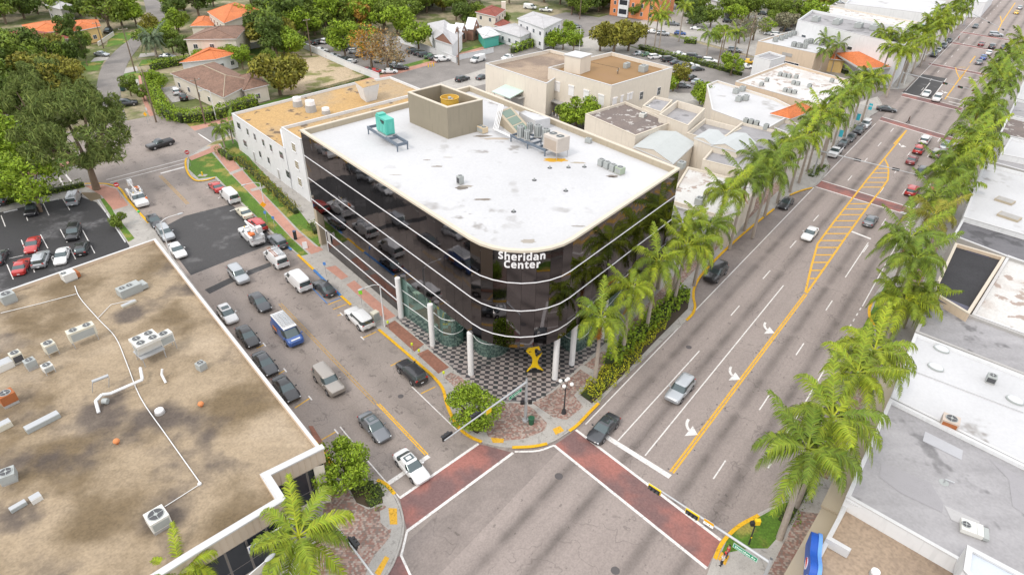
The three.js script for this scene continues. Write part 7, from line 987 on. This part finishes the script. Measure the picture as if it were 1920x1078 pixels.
{
  const h = 6.2, e = G(1216, 905, h + .15), q = G(1440, 1052, h); const d = q.clone().sub(e).setY(0).normalize(); const base = e.clone().addScaledVector(d, q.distanceTo(e) + .2).setY(0); const m = signalMast('signal mast with yellow framed heads and a green street sign across the main street crossing', base, h, e, [.93, .6], { flip: true }); const toCam = m.n.z > 0 ? m.n : m.n.clone().negate(); panelFacing(m.g, 'street_sign', 2.1, .52, m.a.clone().lerp(m.e, .17).add(V(0, -.5, 0)).addScaledVector(toCam, .12), toCam, street('Sheridan Av')); panelFacing(m.g, 'lane_sign', .9, .6, m.a.clone().lerp(m.e, .47).addScaledVector(toCam, .1), toCam, signT(128, 96, (x, w, hh) => { x.fillStyle = '#f2f2ee'; x.fillRect(0, 0, w, hh); x.fillStyle = '#e5a50a'; x.fillRect(0, 0, w, 46); x.fillStyle = '#222'; x.fillRect(20, 62, 22, 8); x.fillRect(76, 60, 8, 20); }));
}
{ const b = G(1525, 330), h = heightAt(b, 283); signalMast('far signal mast with black heads over the hatched island', b, h, G(1737, 333, h), [.37, .73, .96], { plain: true, flip: true }); const c = G(1684, 166), h2 = heightAt(c, 136); signalMast('signal mast at the side avenue by the brick pavement', c, h2, G(1832, 171, h2), [.6, .8, .98], { plain: true }); const c3 = G(1808, 47), h3 = heightAt(c3, 38); signalMast('farthest signal mast over the upper crossing', c3, Math.min(7, Math.max(5, h3)), G(1905, 60, 6), [.5, .8], { plain: true }); const c4 = G(560, 1090, 0); void c4; }
{ // signal arm and lamp at the lower edge, by the palm
  const e = G(628, 983, 6.2), q = G(700, 1078, 6.2), d = q.clone().sub(e).setY(0).normalize(); const base = e.clone().addScaledVector(d, 11).setY(0); const m = signalMast('signal arm crossing in front of the paver corner by the big palm', base, 6, e, [.78], { plain: true }); void m;
}
function streetLamp(label, base, h, armDir, armL, group) { const g = thing('street_lamp', label, 'street lamp', base.clone().setY(.1), 0, group); const d = armDir.clone().setY(0).normalize(); mesh('pole', trunkGeo([V(0, 0, 0), V(0, h, 0)], .11, .07, 8), M.pipe, g); const p = [V(0, h - .1, 0), d.clone().multiplyScalar(armL * .35).setY(h + .3), d.clone().multiplyScalar(armL).setY(h + .42)]; mesh('arm', trunkGeo(smooth(p, 4), .05, .04, 6), M.pipe, g); const hd = mesh('lamp_head', new THREE.SphereGeometry(.5, 12, 8).scale(.95, .22, .42), M.galv, g); hd.position.copy(d.clone().multiplyScalar(armL + .4).setY(h + .4)); hd.rotation.y = yawOf(d); return g; }
{ const L = (lab, bx, by, ty, ad, al) => { const b = G(bx, by); streetLamp(lab, b, heightAt(b, ty) - .1, ad, al); }; L('cobra-head lamp over the double-parked vans by the brick strip', 721, 614, 534, BN, 2.2); L('cobra-head lamp on the apartment lawn', 495, 382, 343, BN, 2.4); L('cobra-head lamp among the palms over the parked black SUV', 1371, 458, 352, AN, 2.4); { const b = SB(-43.5, 8.9); streetLamp('cobra-head lamp behind the brown roof parapet', b, 8.3, BN.clone().negate(), 2.4); } { const b = SA(60, 20.6); streetLamp('cobra-head lamp sticking out of the palms across the street', b, 8.5, AN.clone().negate(), 2.6); } L('lamp at the gravel car park pavement', 1155, 205, 150, A_, 1.5); L('lamp at the bend hedge corner', 405, 225, 170, BN, 1.6); { const b = G(1086, 100); streetLamp('lamp behind the dark-roofed cream store', b, 8, A_.clone().negate(), 2); } { const b = SA(172, -2); streetLamp('lamp on the brick pavement near the petrol station', b, 8.5, AN, 2.4); } { const b = SA(112, -2.2); streetLamp('lamp between the shop palms and the parked cars', b, 8.5, AN, 2.4); } }
{ const g = thing('globe_lamp', 'black post lamp with white globes on the paver corner', 'street lamp', G(1057, 776)); const h = 4.4; mesh('post', trunkGeo([V(0, .1, 0), V(0, h, 0)], .1, .06, 10), M.trim, g); mesh('base', cyl(.18, .3, .6, 0, .4, 0), M.trim, g); for (let k = 0; k < 4; k++) { const a = k * 1.571 + .4, p = V(Math.cos(a) * .65, h + .1, Math.sin(a) * .65); const ar = mesh('arm', trunkGeo(smooth([V(0, h - .6, 0), V(p.x * .7, h - .5, p.z * .7), p.clone().add(V(0, -.1, 0))], 4), .035, .03, 6), M.trim, g); mesh('globe', new THREE.SphereGeometry(.23, 14, 10).translate(p.x, p.y + .15, p.z), std(.74, .73, .7, .35), ar); } mesh('finial', new THREE.SphereGeometry(.2, 12, 8).translate(0, h + .6, 0), std(.74, .73, .7, .35), g); }
{ // the yellow fish sculpture standing on its tail
  const g = thing('fish_sculpture', 'bright yellow steel fish standing on its tail on the chequered tiles', 'sculpture', G(1001, 698), .05); const o = [[920, 465], [965, 405], [992, 376], [1012, 335], [1018, 285], [1000, 222], [935, 170], [920, 150], [960, 104], [1040, 84], [1092, 78], [1122, 138], [1098, 132], [1072, 112], [1046, 116], [1036, 135], [1042, 175], [1058, 228], [1082, 236], [1150, 180], [1104, 252], [1086, 292], [1100, 352], [1178, 428], [1112, 404], [1055, 378], [1000, 386]]; const s = new THREE.Shape(o.map(([x, y]) => new THREE.Vector2((x - 1042) / 121, (446 - y) / 92 + .12))); const hole = new THREE.Path(); hole.absellipse((976 - 1042) / 121, (446 - 158) / 92 + .12, .14, .13, 0, Math.PI * 2); s.holes.push(hole); mesh('body', new THREE.ExtrudeGeometry(s, { depth: .16, bevelEnabled: true, bevelSize: .03, bevelThickness: .03, bevelSegments: 1 }).translate(0, 0, -.08), M.yellow, g); mesh('footing', box(2.1, .06, .5, 0, .15, 0), M.trim, g);
}
function post(name, label, cat, base, h, fn, group) { const g = thing(name, label, cat, base.clone().setY(.1), 0, group); mesh('post', cyl(.035, .035, h, 0, h / 2, 0, 6), M.galv, g); fn(g, h); return g; }
const roundSign = (x, y, lab, mat, n, band) => post('road_sign', lab, 'sign', G(x, y), 2.9, (g, h) => { const d = mesh('disc', cyl(.42, .42, .04, 0, 0, 0, 20).rotateX(Math.PI / 2), mat, g); d.position.set(0, h, .05); d.rotation.y = n; if (band) mesh('bar', box(.6, .13, .03, 0, 0, .03), M.white, d); });
const redM = std(.5, .02, .03, .5); roundSign(227, 375, 'red no-entry disc by the parked utility truck', redM, .5, true); roundSign(357, 312, 'red no-entry disc on the yellow corner kerb', redM, .3, true); roundSign(280, 228, 'round white sign back by the bend', M.copingW, -.6);
post('road_sign', 'yellow diamond warning sign by the bend path', 'sign', G(277, 234), 2.4, (g, h) => { const d = mesh('diamond', box(.75, .75, .04).rotateZ(.785), std(.8, .4, .01, .5), g); d.position.set(0, h, .05); d.rotation.y = -.3; }); post('road_sign', 'yellow warning sign on the apartment path', 'sign', G(498, 408), 2.4, (g, h) => { const d = mesh('diamond', box(.8, .8, .04).rotateZ(.785), std(.8, .35, .01, .5), g); d.position.set(0, h, .05); });
for (const [x, y, lab] of [[516, 432, 'blue parking sign on the apartment verge'], [501, 422, 'second blue parking sign nearer the bucket truck'], [612, 520, 'blue parking sign by the dark sedan']]) post('road_sign', lab, 'sign', G(x, y), 2.3, (g, h) => { const d = mesh('plate', box(.4, .5, .04), std(.1, .25, .6, .5), g); d.position.set(0, h, .05); }); post('road_sign', 'bright green sign by the white SUV', 'sign', G(679, 575), 2.3, (g, h) => { const d = mesh('plate', box(.5, .55, .04), std(.2, .6, .02, .5), g); d.position.set(0, h, .05); });
for (const [x, y] of [[722, 622], [767, 664], [780, 676], [826, 718]]) post('parking_meter', 'lime-topped parking meter on the yellow kerb', 'parking meter', G(x, y).addScaledVector(BN, -.5), 1.1, (g, h) => mesh('head', new RoundedBoxGeometry(.28, .38, .24, 2, .08).translate(0, h + .15, 0), std(.55, .65, .02, .4), g), 'lime parking meters');
post('parking_meter', 'green-topped meter by the parked utility truck', 'parking meter', G(263, 410), 1.1, (g, h) => mesh('head', new RoundedBoxGeometry(.36, .42, .28, 2, .1).translate(0, h + .15, 0), std(.04, .5, .12, .4), g));
{ const c = thing('utility_cabinet', 'grey utility cabinet on the pavement beside the white SUV', 'cabinet', G(704, 603), -yB2); mesh('cabinet', new RoundedBoxGeometry(1.0, 1.5, .8, 2, .04).translate(0, .85, 0), M.acCream, c); mesh('door', box(.44, 1.2, .02, -.24, .85, .41), M.acGrey, c); mesh('door', box(.44, 1.2, .02, .24, .85, .41), M.acGrey, c); const b = thing('litter_bin', 'dark green litter bin beside the signal pole', 'bin', G(996, 796)); mesh('drum', cyl(.34, .28, .9, 0, .57, 0, 16), std(.02, .09, .045, .6), b); mesh('rim', new THREE.TorusGeometry(.33, .04, 6, 18).rotateX(Math.PI / 2).translate(0, 1.02, 0), std(.03, .12, .06, .5), b); const hy = thing('fire_hydrant', 'yellow fire hydrant on the corner lawn', 'hydrant', G(379, 330)); mesh('barrel', cyl(.14, .16, .6, 0, .42, 0), M.yellow, hy); mesh('bonnet', new THREE.SphereGeometry(.16, 10, 6).translate(0, .74, 0), M.yellow, hy); mesh('outlet', cyl(.06, .06, .44, 0, 0, 0, 8).rotateX(1.57).translate(0, .5, 0), M.yellow, hy); mesh('slab', box(1.6, .05, 1.1, 0, .12, 0), M.concrete, hy);
  const pay = thing('pay_station', 'dark parking pay station on the pink path', 'pay station', G(554, 450)); mesh('cabinet', new RoundedBoxGeometry(.45, 1.5, .4, 2, .04).translate(0, .87, 0), M.trim, pay); mesh('solar_panel', box(.5, .04, .5, 0, 1.7, 0).rotateX(.05), std(.03, .05, .12, .3), pay); const sw = thing('sandwich_board', 'white folding board at the alley mouth', 'sign board', G(572, 466), .4); for (const k of [-1, 1]) mesh('board', box(.7, 1.1, .04).rotateX(k * .2).translate(0, .66, -k * .12), M.white, sw); const nb = thing('bench', 'dark bench under the palms facing the white roof', 'bench', SA(27, 22.8, .1), -YA); mesh('seat', box(1.8, .08, .5, 0, .45, 0), M.trim, nb); mesh('backrest', box(1.8, .5, .06, 0, .75, -.24), M.trim, nb); for (const s of [-.8, .8]) mesh('leg', box(.08, .45, .45, s, .22, 0), M.trim, nb);
  const bins = [[230, 170, 'dark green wheelie bin by the drive'], [300, 162, 'blue wheelie bin beside the bungalow hedge']]; for (const [x, y, l] of bins) { const w = thing('wheelie_bin', l, 'bin', G(x, y)); mesh('tub', new RoundedBoxGeometry(.9, 1.3, 1, 2, .06).translate(0, .65, 0), l.includes('blue') ? std(.02, .06, .2, .5) : std(.02, .06, .05, .5), w); mesh('lid', box(.95, .08, 1.05, 0, 1.34, 0), M.trim, w); } }
function utilityPole(label, base, h, arm) { const g = thing('utility_pole', label, 'utility pole', base.clone().setY(0)); mesh('pole', trunkGeo([V(0, 0, 0), V(.1, h * .5, 0), V(.15, h, .05)], .2, .12, 8), M.bark, g); const c = mesh('crossarm', box(2.4, .14, .12), M.barkPale, g); c.position.set(.14, h - .5, 0); c.rotation.y = arm; for (const k of [-1, 0, 1]) mesh('insulator', cyl(.06, .08, .2, k, .16, 0, 8), M.galv, c); return [base.x + .15, h, base.z]; }
{ const tops = []; const U = (x, y, h, l, a) => tops.push(utilityPole(l, G(x, y), h, a)); U(292, 229, 12, 'leaning wooden utility pole at the path corner', .5); U(252, 134, 12, 'wooden utility pole along the curving street', .5); U(384, 232, 10.5, 'dark utility pole at the apartment corner', 1); U(1150, 212, 11, 'utility pole with transformers behind the tar roof', 1.2); U(583, 104, 11, 'pale pole at the sandy lot wall', .8); U(860, 122, 11, 'utility pole by the chapel wall', .7); U(1087, 36, 12, 'far utility pole beside the avenue trees', .5); U(1345, 130, 11, 'utility pole at the hedge end of the store car park', .4); U(1400, 108, 13, 'tall pole at the yellow car on the far avenue', .4); U(193, 90, 8, 'short pole by the pale garden wall', .3);
  const w = (i, j, lab) => { const a = V(...tops[i]), b = V(...tops[j]), m = a.clone().lerp(b, .5); m.y -= 1.2; const g = thing('overhead_wire', lab, 'wire', V(0, 0, 0)); mesh('cable', new THREE.TubeGeometry(new THREE.QuadraticBezierCurve3(a, m, b), 14, .03, 4), M.trim, g); }; w(0, 1, 'overhead wire between the two poles of the curving street'); w(0, 2, 'overhead wire from the path corner to the apartment corner'); w(3, 5, 'long wire sagging over the cream store');
  const tr = thing('transformer', 'grey pole transformers clustered on the pole behind the tar roof', 'transformer', V(tops[3][0], 8.6, tops[3][2])); for (const k of [-.5, .1, .65]) mesh('can', cyl(.26, .26, .9, k, 0, .35, 12), M.acGrey, tr); mesh('bracket', box(1.6, .1, .3, .05, -.4, .15), M.galv, tr); }
{ // blue wave sign on the low street shop
  const n = r1.out(4), p = G(1532, 1046, 5.3); const g = thing('wave_sign', 'blue wave-edged sign panel with a round red and white emblem', 'sign', p.clone().setY(4.2), Math.atan2(n.x, n.z) + .3); const s = new THREE.Shape(); s.moveTo(-2.4, -.6); s.lineTo(2.4, -.6); s.bezierCurveTo(2.4, .5, 2.2, 1.4, 1.6, 1.7); s.bezierCurveTo(.9, 1.9, .2, 1.1, -.6, 1.3); s.bezierCurveTo(-1.4, 1.5, -2, 1.6, -2.4, 1.2); mesh('panel', new THREE.ExtrudeGeometry(s, { depth: .55, bevelEnabled: false }), std(.01, .08, .4, .4), g); mesh('edge', new THREE.ExtrudeGeometry(s, { depth: .3, bevelEnabled: false }).scale(1.03, 1.03, 1).translate(0, .02, -.31), std(.12, .3, .7, .45), g); const em = mesh('emblem', cyl(.5, .5, .05, 0, 0, 0, 24).rotateX(Math.PI / 2).translate(.2, .3, .58), M.white, g); mesh('red_wave', new THREE.CylinderGeometry(.46, .46, .04, 24, 1, false, Math.PI / 2, Math.PI).rotateX(Math.PI / 2).translate(.2, .32, .61), std(.6, .02, .03, .4), em);
  for (const [b, i, y] of [[r1, 4, 3.3], [r2, 0, 3.6], [r3, 0, 3.6]]) { const a = b.P[i], c = b.P[(i + 1) % b.P.length], nn = b.out(i), L = a.distanceTo(c); const m = mesh('canopy', box(L - .2, .25, 1.5), M.wallTan, b.g); m.position.copy(a).lerp(c, .5).addScaledVector(nn, .76).setY(y); m.rotation.y = Math.atan2(nn.x, nn.z); }
}
{ // yellow dock rails and bins in the loading alley
  const g = thing('safety_rail', 'yellow steel safety rails at the loading canopy', 'railing', G(985, 190), -YA); for (let k = 0; k < 6; k++) mesh('upright', cyl(.1, .1, 1.6, k * 1.1, .9, (k % 2) * .6, 8), M.yellow, g); for (const y of [.8, 1.5]) mesh('rail', box(5.6, .14, .14, 2.7, y, .3), M.yellow, g); const d = thing('skip', 'dark green waste skip in the loading alley', 'skip', G(1016, 200), -YA); mesh('bin', new RoundedBoxGeometry(2.6, 1.5, 1.6, 2, .08).translate(0, .9, 0), std(.02, .1, .07, .6), d); mesh('lid', box(2.6, .1, 1.6, 0, 1.7, 0).rotateX(.08), std(.03, .14, .1, .6), d); const e = thing('crate', 'orange crate in the loading alley', 'crate', G(1037, 198), -YA); mesh('box', new RoundedBoxGeometry(1.2, .9, 1, 1, .05).translate(0, .6, 0), std(.6, .14, .03, .6), e); mesh('slat', box(1.22, .12, 1.02, 0, .6, 0), std(.5, .1, .02, .6), e); }
for (const [x, y] of [[1030, 213], [1036, 216], [1042, 219], [1048, 222]]) { const g = thing('alley_bollard', 'low white bollard along the loading dock', 'bollard', G(x, y), 0, 'bollards along the loading dock'); mesh('post', cyl(.12, .12, .8, 0, .5, 0, 8), M.white, g); mesh('cap', new THREE.SphereGeometry(.13, 8, 6).translate(0, .92, 0), M.yellow, g); }
for (const [x, y] of [[803, 126], [808, 125], [813, 124]]) { const g = thing('gate_bollard', 'yellow bollard at the gravel car park gate', 'bollard', G(x, y), 0, 'bollards at the car park gate'); mesh('post', cyl(.14, .14, 1.2, 0, .6, 0, 8), M.yellow, g); mesh('cap', cyl(.15, .15, .06, 0, 1.22, 0, 8), M.trim, g); }
for (const [s, t] of [[128, -2.2], [118, -2.4], [104, -2.4]]) { const g = thing('banner_pole', 'pole with a turquoise street banner among the shop palms', 'banner', SA(s, t, .1), -YA, 'street banners'); mesh('post', cyl(.06, .08, 5.5, 0, 2.75, 0, 8), M.galv, g); mesh('banner', box(.75, 1.5, .03, .45, 4.4, 0), std(.04, .4, .5, .6), g); }
{ const b = G(1404, 1022), g = thing('pedestrian_signal_post', 'post with a yellow pedestrian signal on the crossing lawn', 'traffic light', b.clone().setY(.1)); mesh('post', cyl(.06, .07, 3.4, 0, 1.7, 0, 8), M.trim, g); mesh('signal_box', new RoundedBoxGeometry(.5, .6, .35, 2, .05).translate(.1, 3.2, 0), M.yellow, g); mesh('signal_box', new RoundedBoxGeometry(.35, .45, .35, 2, .05).translate(-.35, 3.1, .1), M.black, g); mesh('button', cyl(.06, .06, .1, 0, 1.1, .08, 8), M.yellow, g); const h = G(506, 1047, 8.6); streetLamp('cobra-head lamp beside the big palm at the shop fascia', h.clone().addScaledVector(A_, -2.8).setY(0), 8.2, A_, 2.4); }
// ================================================================ people
function person(label, pos, yaw, o) {
  const R = 44, mc = new MarchingCubes(R, new THREE.MeshStandardMaterial(), false, false, 60000); const S = 1.06; // grid half-size in metres, centred at y 0.95
  const J = o.stride ? { hl: [.09, .92, 0], hr: [-.09, .92, 0], kl: [.1, .5, .16], kr: [-.1, .5, -.05], fl: [.1, .07, .28], fr: [-.1, .07, -.3], tl: [.1, .04, .42], tr: [-.1, .05, -.16] } : o.sit ? { hl: [.1, .86, 0], hr: [-.1, .86, 0], kl: [.17, .72, .42], kr: [-.17, .72, .42], fl: [.17, .3, .36], fr: [-.17, .3, .36], tl: [.17, .26, .52], tr: [-.17, .26, .52] } : { hl: [.09, .92, 0], hr: [-.09, .92, 0], kl: [.11, .5, .03], kr: [-.11, .5, .01], fl: [.12, .07, -.03], fr: [-.12, .07, -.03], tl: [.13, .04, .12], tr: [-.13, .04, .12] };
  const sh = o.sit ? 1.36 : 1.42; const B = [[[0, .95 - (o.sit ? .06 : 0), 0], [0, 1.2, .01], .13, .14], [[0, 1.2, .01], [0, sh - .04, .0], .14, .12], [[.17, sh, 0], [-.17, sh, 0], .065, .065], [[0, sh, 0], [0, sh + .14, .01], .055, .05], [[0, sh + .2, .02], [0, sh + .27, .015], .095, .1], [J.hl, J.kl, .085, .06], [J.kl, J.fl, .06, .042], [J.fl, J.tl, .045, .04], [J.hr, J.kr, .085, .06], [J.kr, J.fr, .06, .042], [J.fr, J.tr, .045, .04]];
  for (const s of [1, -1]) { const e = [s * .25, sh - .28, o.sit ? .12 : s * (o.stride ? -.06 : .0)], w = o.sit ? [s * .22, sh - .32, .4] : [s * .24, sh - .52, o.stride ? s * -.12 : .08]; B.push([[s * .18, sh, 0], e, .052, .043], [e, w, .042, .032], [w, [w[0], w[1] - .09, w[2] + .03], .036, .026], [[w[0] - s * .02, w[1] - .02, w[2] + .02], [w[0] - s * .04, w[1] - .07, w[2] + .05], .014, .011]); for (let f = 0; f < 4; f++) B.push([[w[0] + (f - 1.5) * .014, w[1] - .08, w[2] + .03], [w[0] + (f - 1.5) * .016, w[1] - .15 + Math.abs(f - 1.5) * .012, w[2] + .05], .011, .009]); }
  const field = mc.field, v = V(0, 0, 0); for (let k = 0; k < R; k++) for (let j = 0; j < R; j++) for (let i = 0; i < R; i++) { v.set((i / R * 2 - 1) * S, (j / R * 2 - 1) * S + .95, (k / R * 2 - 1) * S); let acc = 0; for (const [a, b, ra, rb] of B) { const bx = b[0] - a[0], by = b[1] - a[1], bz = b[2] - a[2], px_ = v.x - a[0], py = v.y - a[1], pz = v.z - a[2]; const L = bx * bx + by * by + bz * bz || 1e-6; const t = Math.min(1, Math.max(0, (px_ * bx + py * by + pz * bz) / L)); const d = Math.hypot(px_ - bx * t, py - by * t, pz - bz * t) - (ra + (rb - ra) * t); acc += Math.exp(-d * 42); } field[i + j * R + k * R * R] = Math.log(acc) / 42; }
  mc.isolation = 0; mc.update(); const n = mc.count, pos_ = new Float32Array(n * 3), nor = new Float32Array(n * 3), col = new Float32Array(n * 3); for (let i = 0; i < n; i++) { const x = mc.positionArray[i * 3] * S, y = mc.positionArray[i * 3 + 1] * S + .95, z = mc.positionArray[i * 3 + 2] * S; pos_.set([x, y, z], i * 3); nor.set([mc.normalArray[i * 3], mc.normalArray[i * 3 + 1], mc.normalArray[i * 3 + 2]], i * 3); const c = y > sh + .05 ? (y > sh + .3 || (z < 0 && y > sh + .16) ? o.hair : o.skin) : Math.abs(x) > .2 && y < sh - .12 && y > .7 ? o.skin : y > .93 || (o.sit && y > .9) ? o.shirt : y > .1 || o.sit ? o.pants : [.03, .03, .03]; col.set(c, i * 3); }
  const g = new THREE.BufferGeometry(); g.setAttribute('position', new THREE.BufferAttribute(pos_, 3)); g.setAttribute('normal', new THREE.BufferAttribute(nor, 3)); g.setAttribute('color', new THREE.BufferAttribute(col, 3)); const root = thing('person', label, 'person', pos, yaw); const m = mesh('body', g, new THREE.MeshStandardMaterial({ vertexColors: true, roughness: .8 }), root); void m;
  if (o.vest) mesh('safety_vest', new RoundedBoxGeometry(.42, .48, .32, 3, .1).translate(0, 1.22, .01), std(.8, .16, .01, .6), root); if (o.helmet) mesh('helmet', new THREE.SphereGeometry(.15, 14, 10).translate(0, sh + .27, .01), std(...o.helmet, .3), root); if (o.bag) mesh('bag', new RoundedBoxGeometry(.3, .36, .2, 2, .05).translate(.3, .75, .1), std(.6, .02, .03, .6), root);
  return root;
}
const skin = [.42, .25, .17], skin2 = [.2, .11, .07], hair = [.03, .02, .015];
person('worker in an orange vest standing beside the utility truck', G(277, 383).setY(0), 2.2, { shirt: [.7, .14, .02], pants: [.03, .04, .08], skin, hair, vest: true });
person('person in dark clothes striding over the red crossing', G(1703, 231).setY(.01), yawOf(AN) + 1.57, { stride: true, shirt: [.03, .03, .035], pants: [.025, .025, .03], skin: skin2, hair }); person('person in red walking over the upper crossing', G(1797, 76).setY(.01), yawOf(AN) + 1.57, { stride: true, shirt: [.5, .04, .04], pants: [.06, .05, .05], skin, hair });
person('person in a red top waiting on the kerb below the signal arm', G(1362, 1046).setY(.12), -2.2, { shirt: [.5, .03, .05], pants: [.1, .1, .14], skin, hair, bag: true }); person('person in a white shirt and shorts beside the yellow tactile strip', G(1352, 1062).setY(.12), -2.4, { shirt: [.7, .7, .7], pants: [.03, .03, .04], skin, hair });
person('person near the petrol station canopy', G(1567, 128).setY(.13), .5, { shirt: [.1, .15, .35], pants: [.1, .1, .1], skin, hair });
{ const p = G(1785, 254), y = yawOf(Ap); const s = thing('motor_scooter', 'small motor scooter riding over the red crossing', 'scooter', p.clone().setY(.01), y); for (const x of [-.62, .62]) { const w = mesh('wheel', new THREE.TorusGeometry(.22, .07, 8, 16).translate(x, .29, 0), M.tyre, s); mesh('hub', cyl(.12, .12, .1, 0, 0, 0, 10).rotateX(1.57).translate(x, .29, 0), M.rim, w); } mesh('body', new RoundedBoxGeometry(.85, .35, .32, 3, .12).translate(-.35, .62, 0), paints.maroon, s); mesh('seat', new RoundedBoxGeometry(.75, .1, .28, 2, .05).translate(-.3, .83, 0), M.trim, s); mesh('footboard', box(.55, .07, .34, .2, .36, 0), M.trim, s); mesh('front_shield', new RoundedBoxGeometry(.12, .65, .4, 2, .05).rotateZ(.25).translate(.5, .65, 0), paints.maroon, s); mesh('handlebar', cyl(.02, .02, .6, 0, 0, 0, 8).rotateX(1.57).translate(.42, 1.05, 0), M.trim, s); mesh('headlight', new THREE.SphereGeometry(.08, 10, 8).translate(.56, .95, 0), M.lampW, s); person('scooter rider in a white helmet and pale shirt', p.clone().add(Ap.clone().multiplyScalar(-.25)).setY(-.02), y + 1.57, { sit: true, shirt: [.6, .6, .62], pants: [.03, .03, .05], skin, hair, helmet: [.7, .7, .7] }); }

renderer.render(scene, camera);
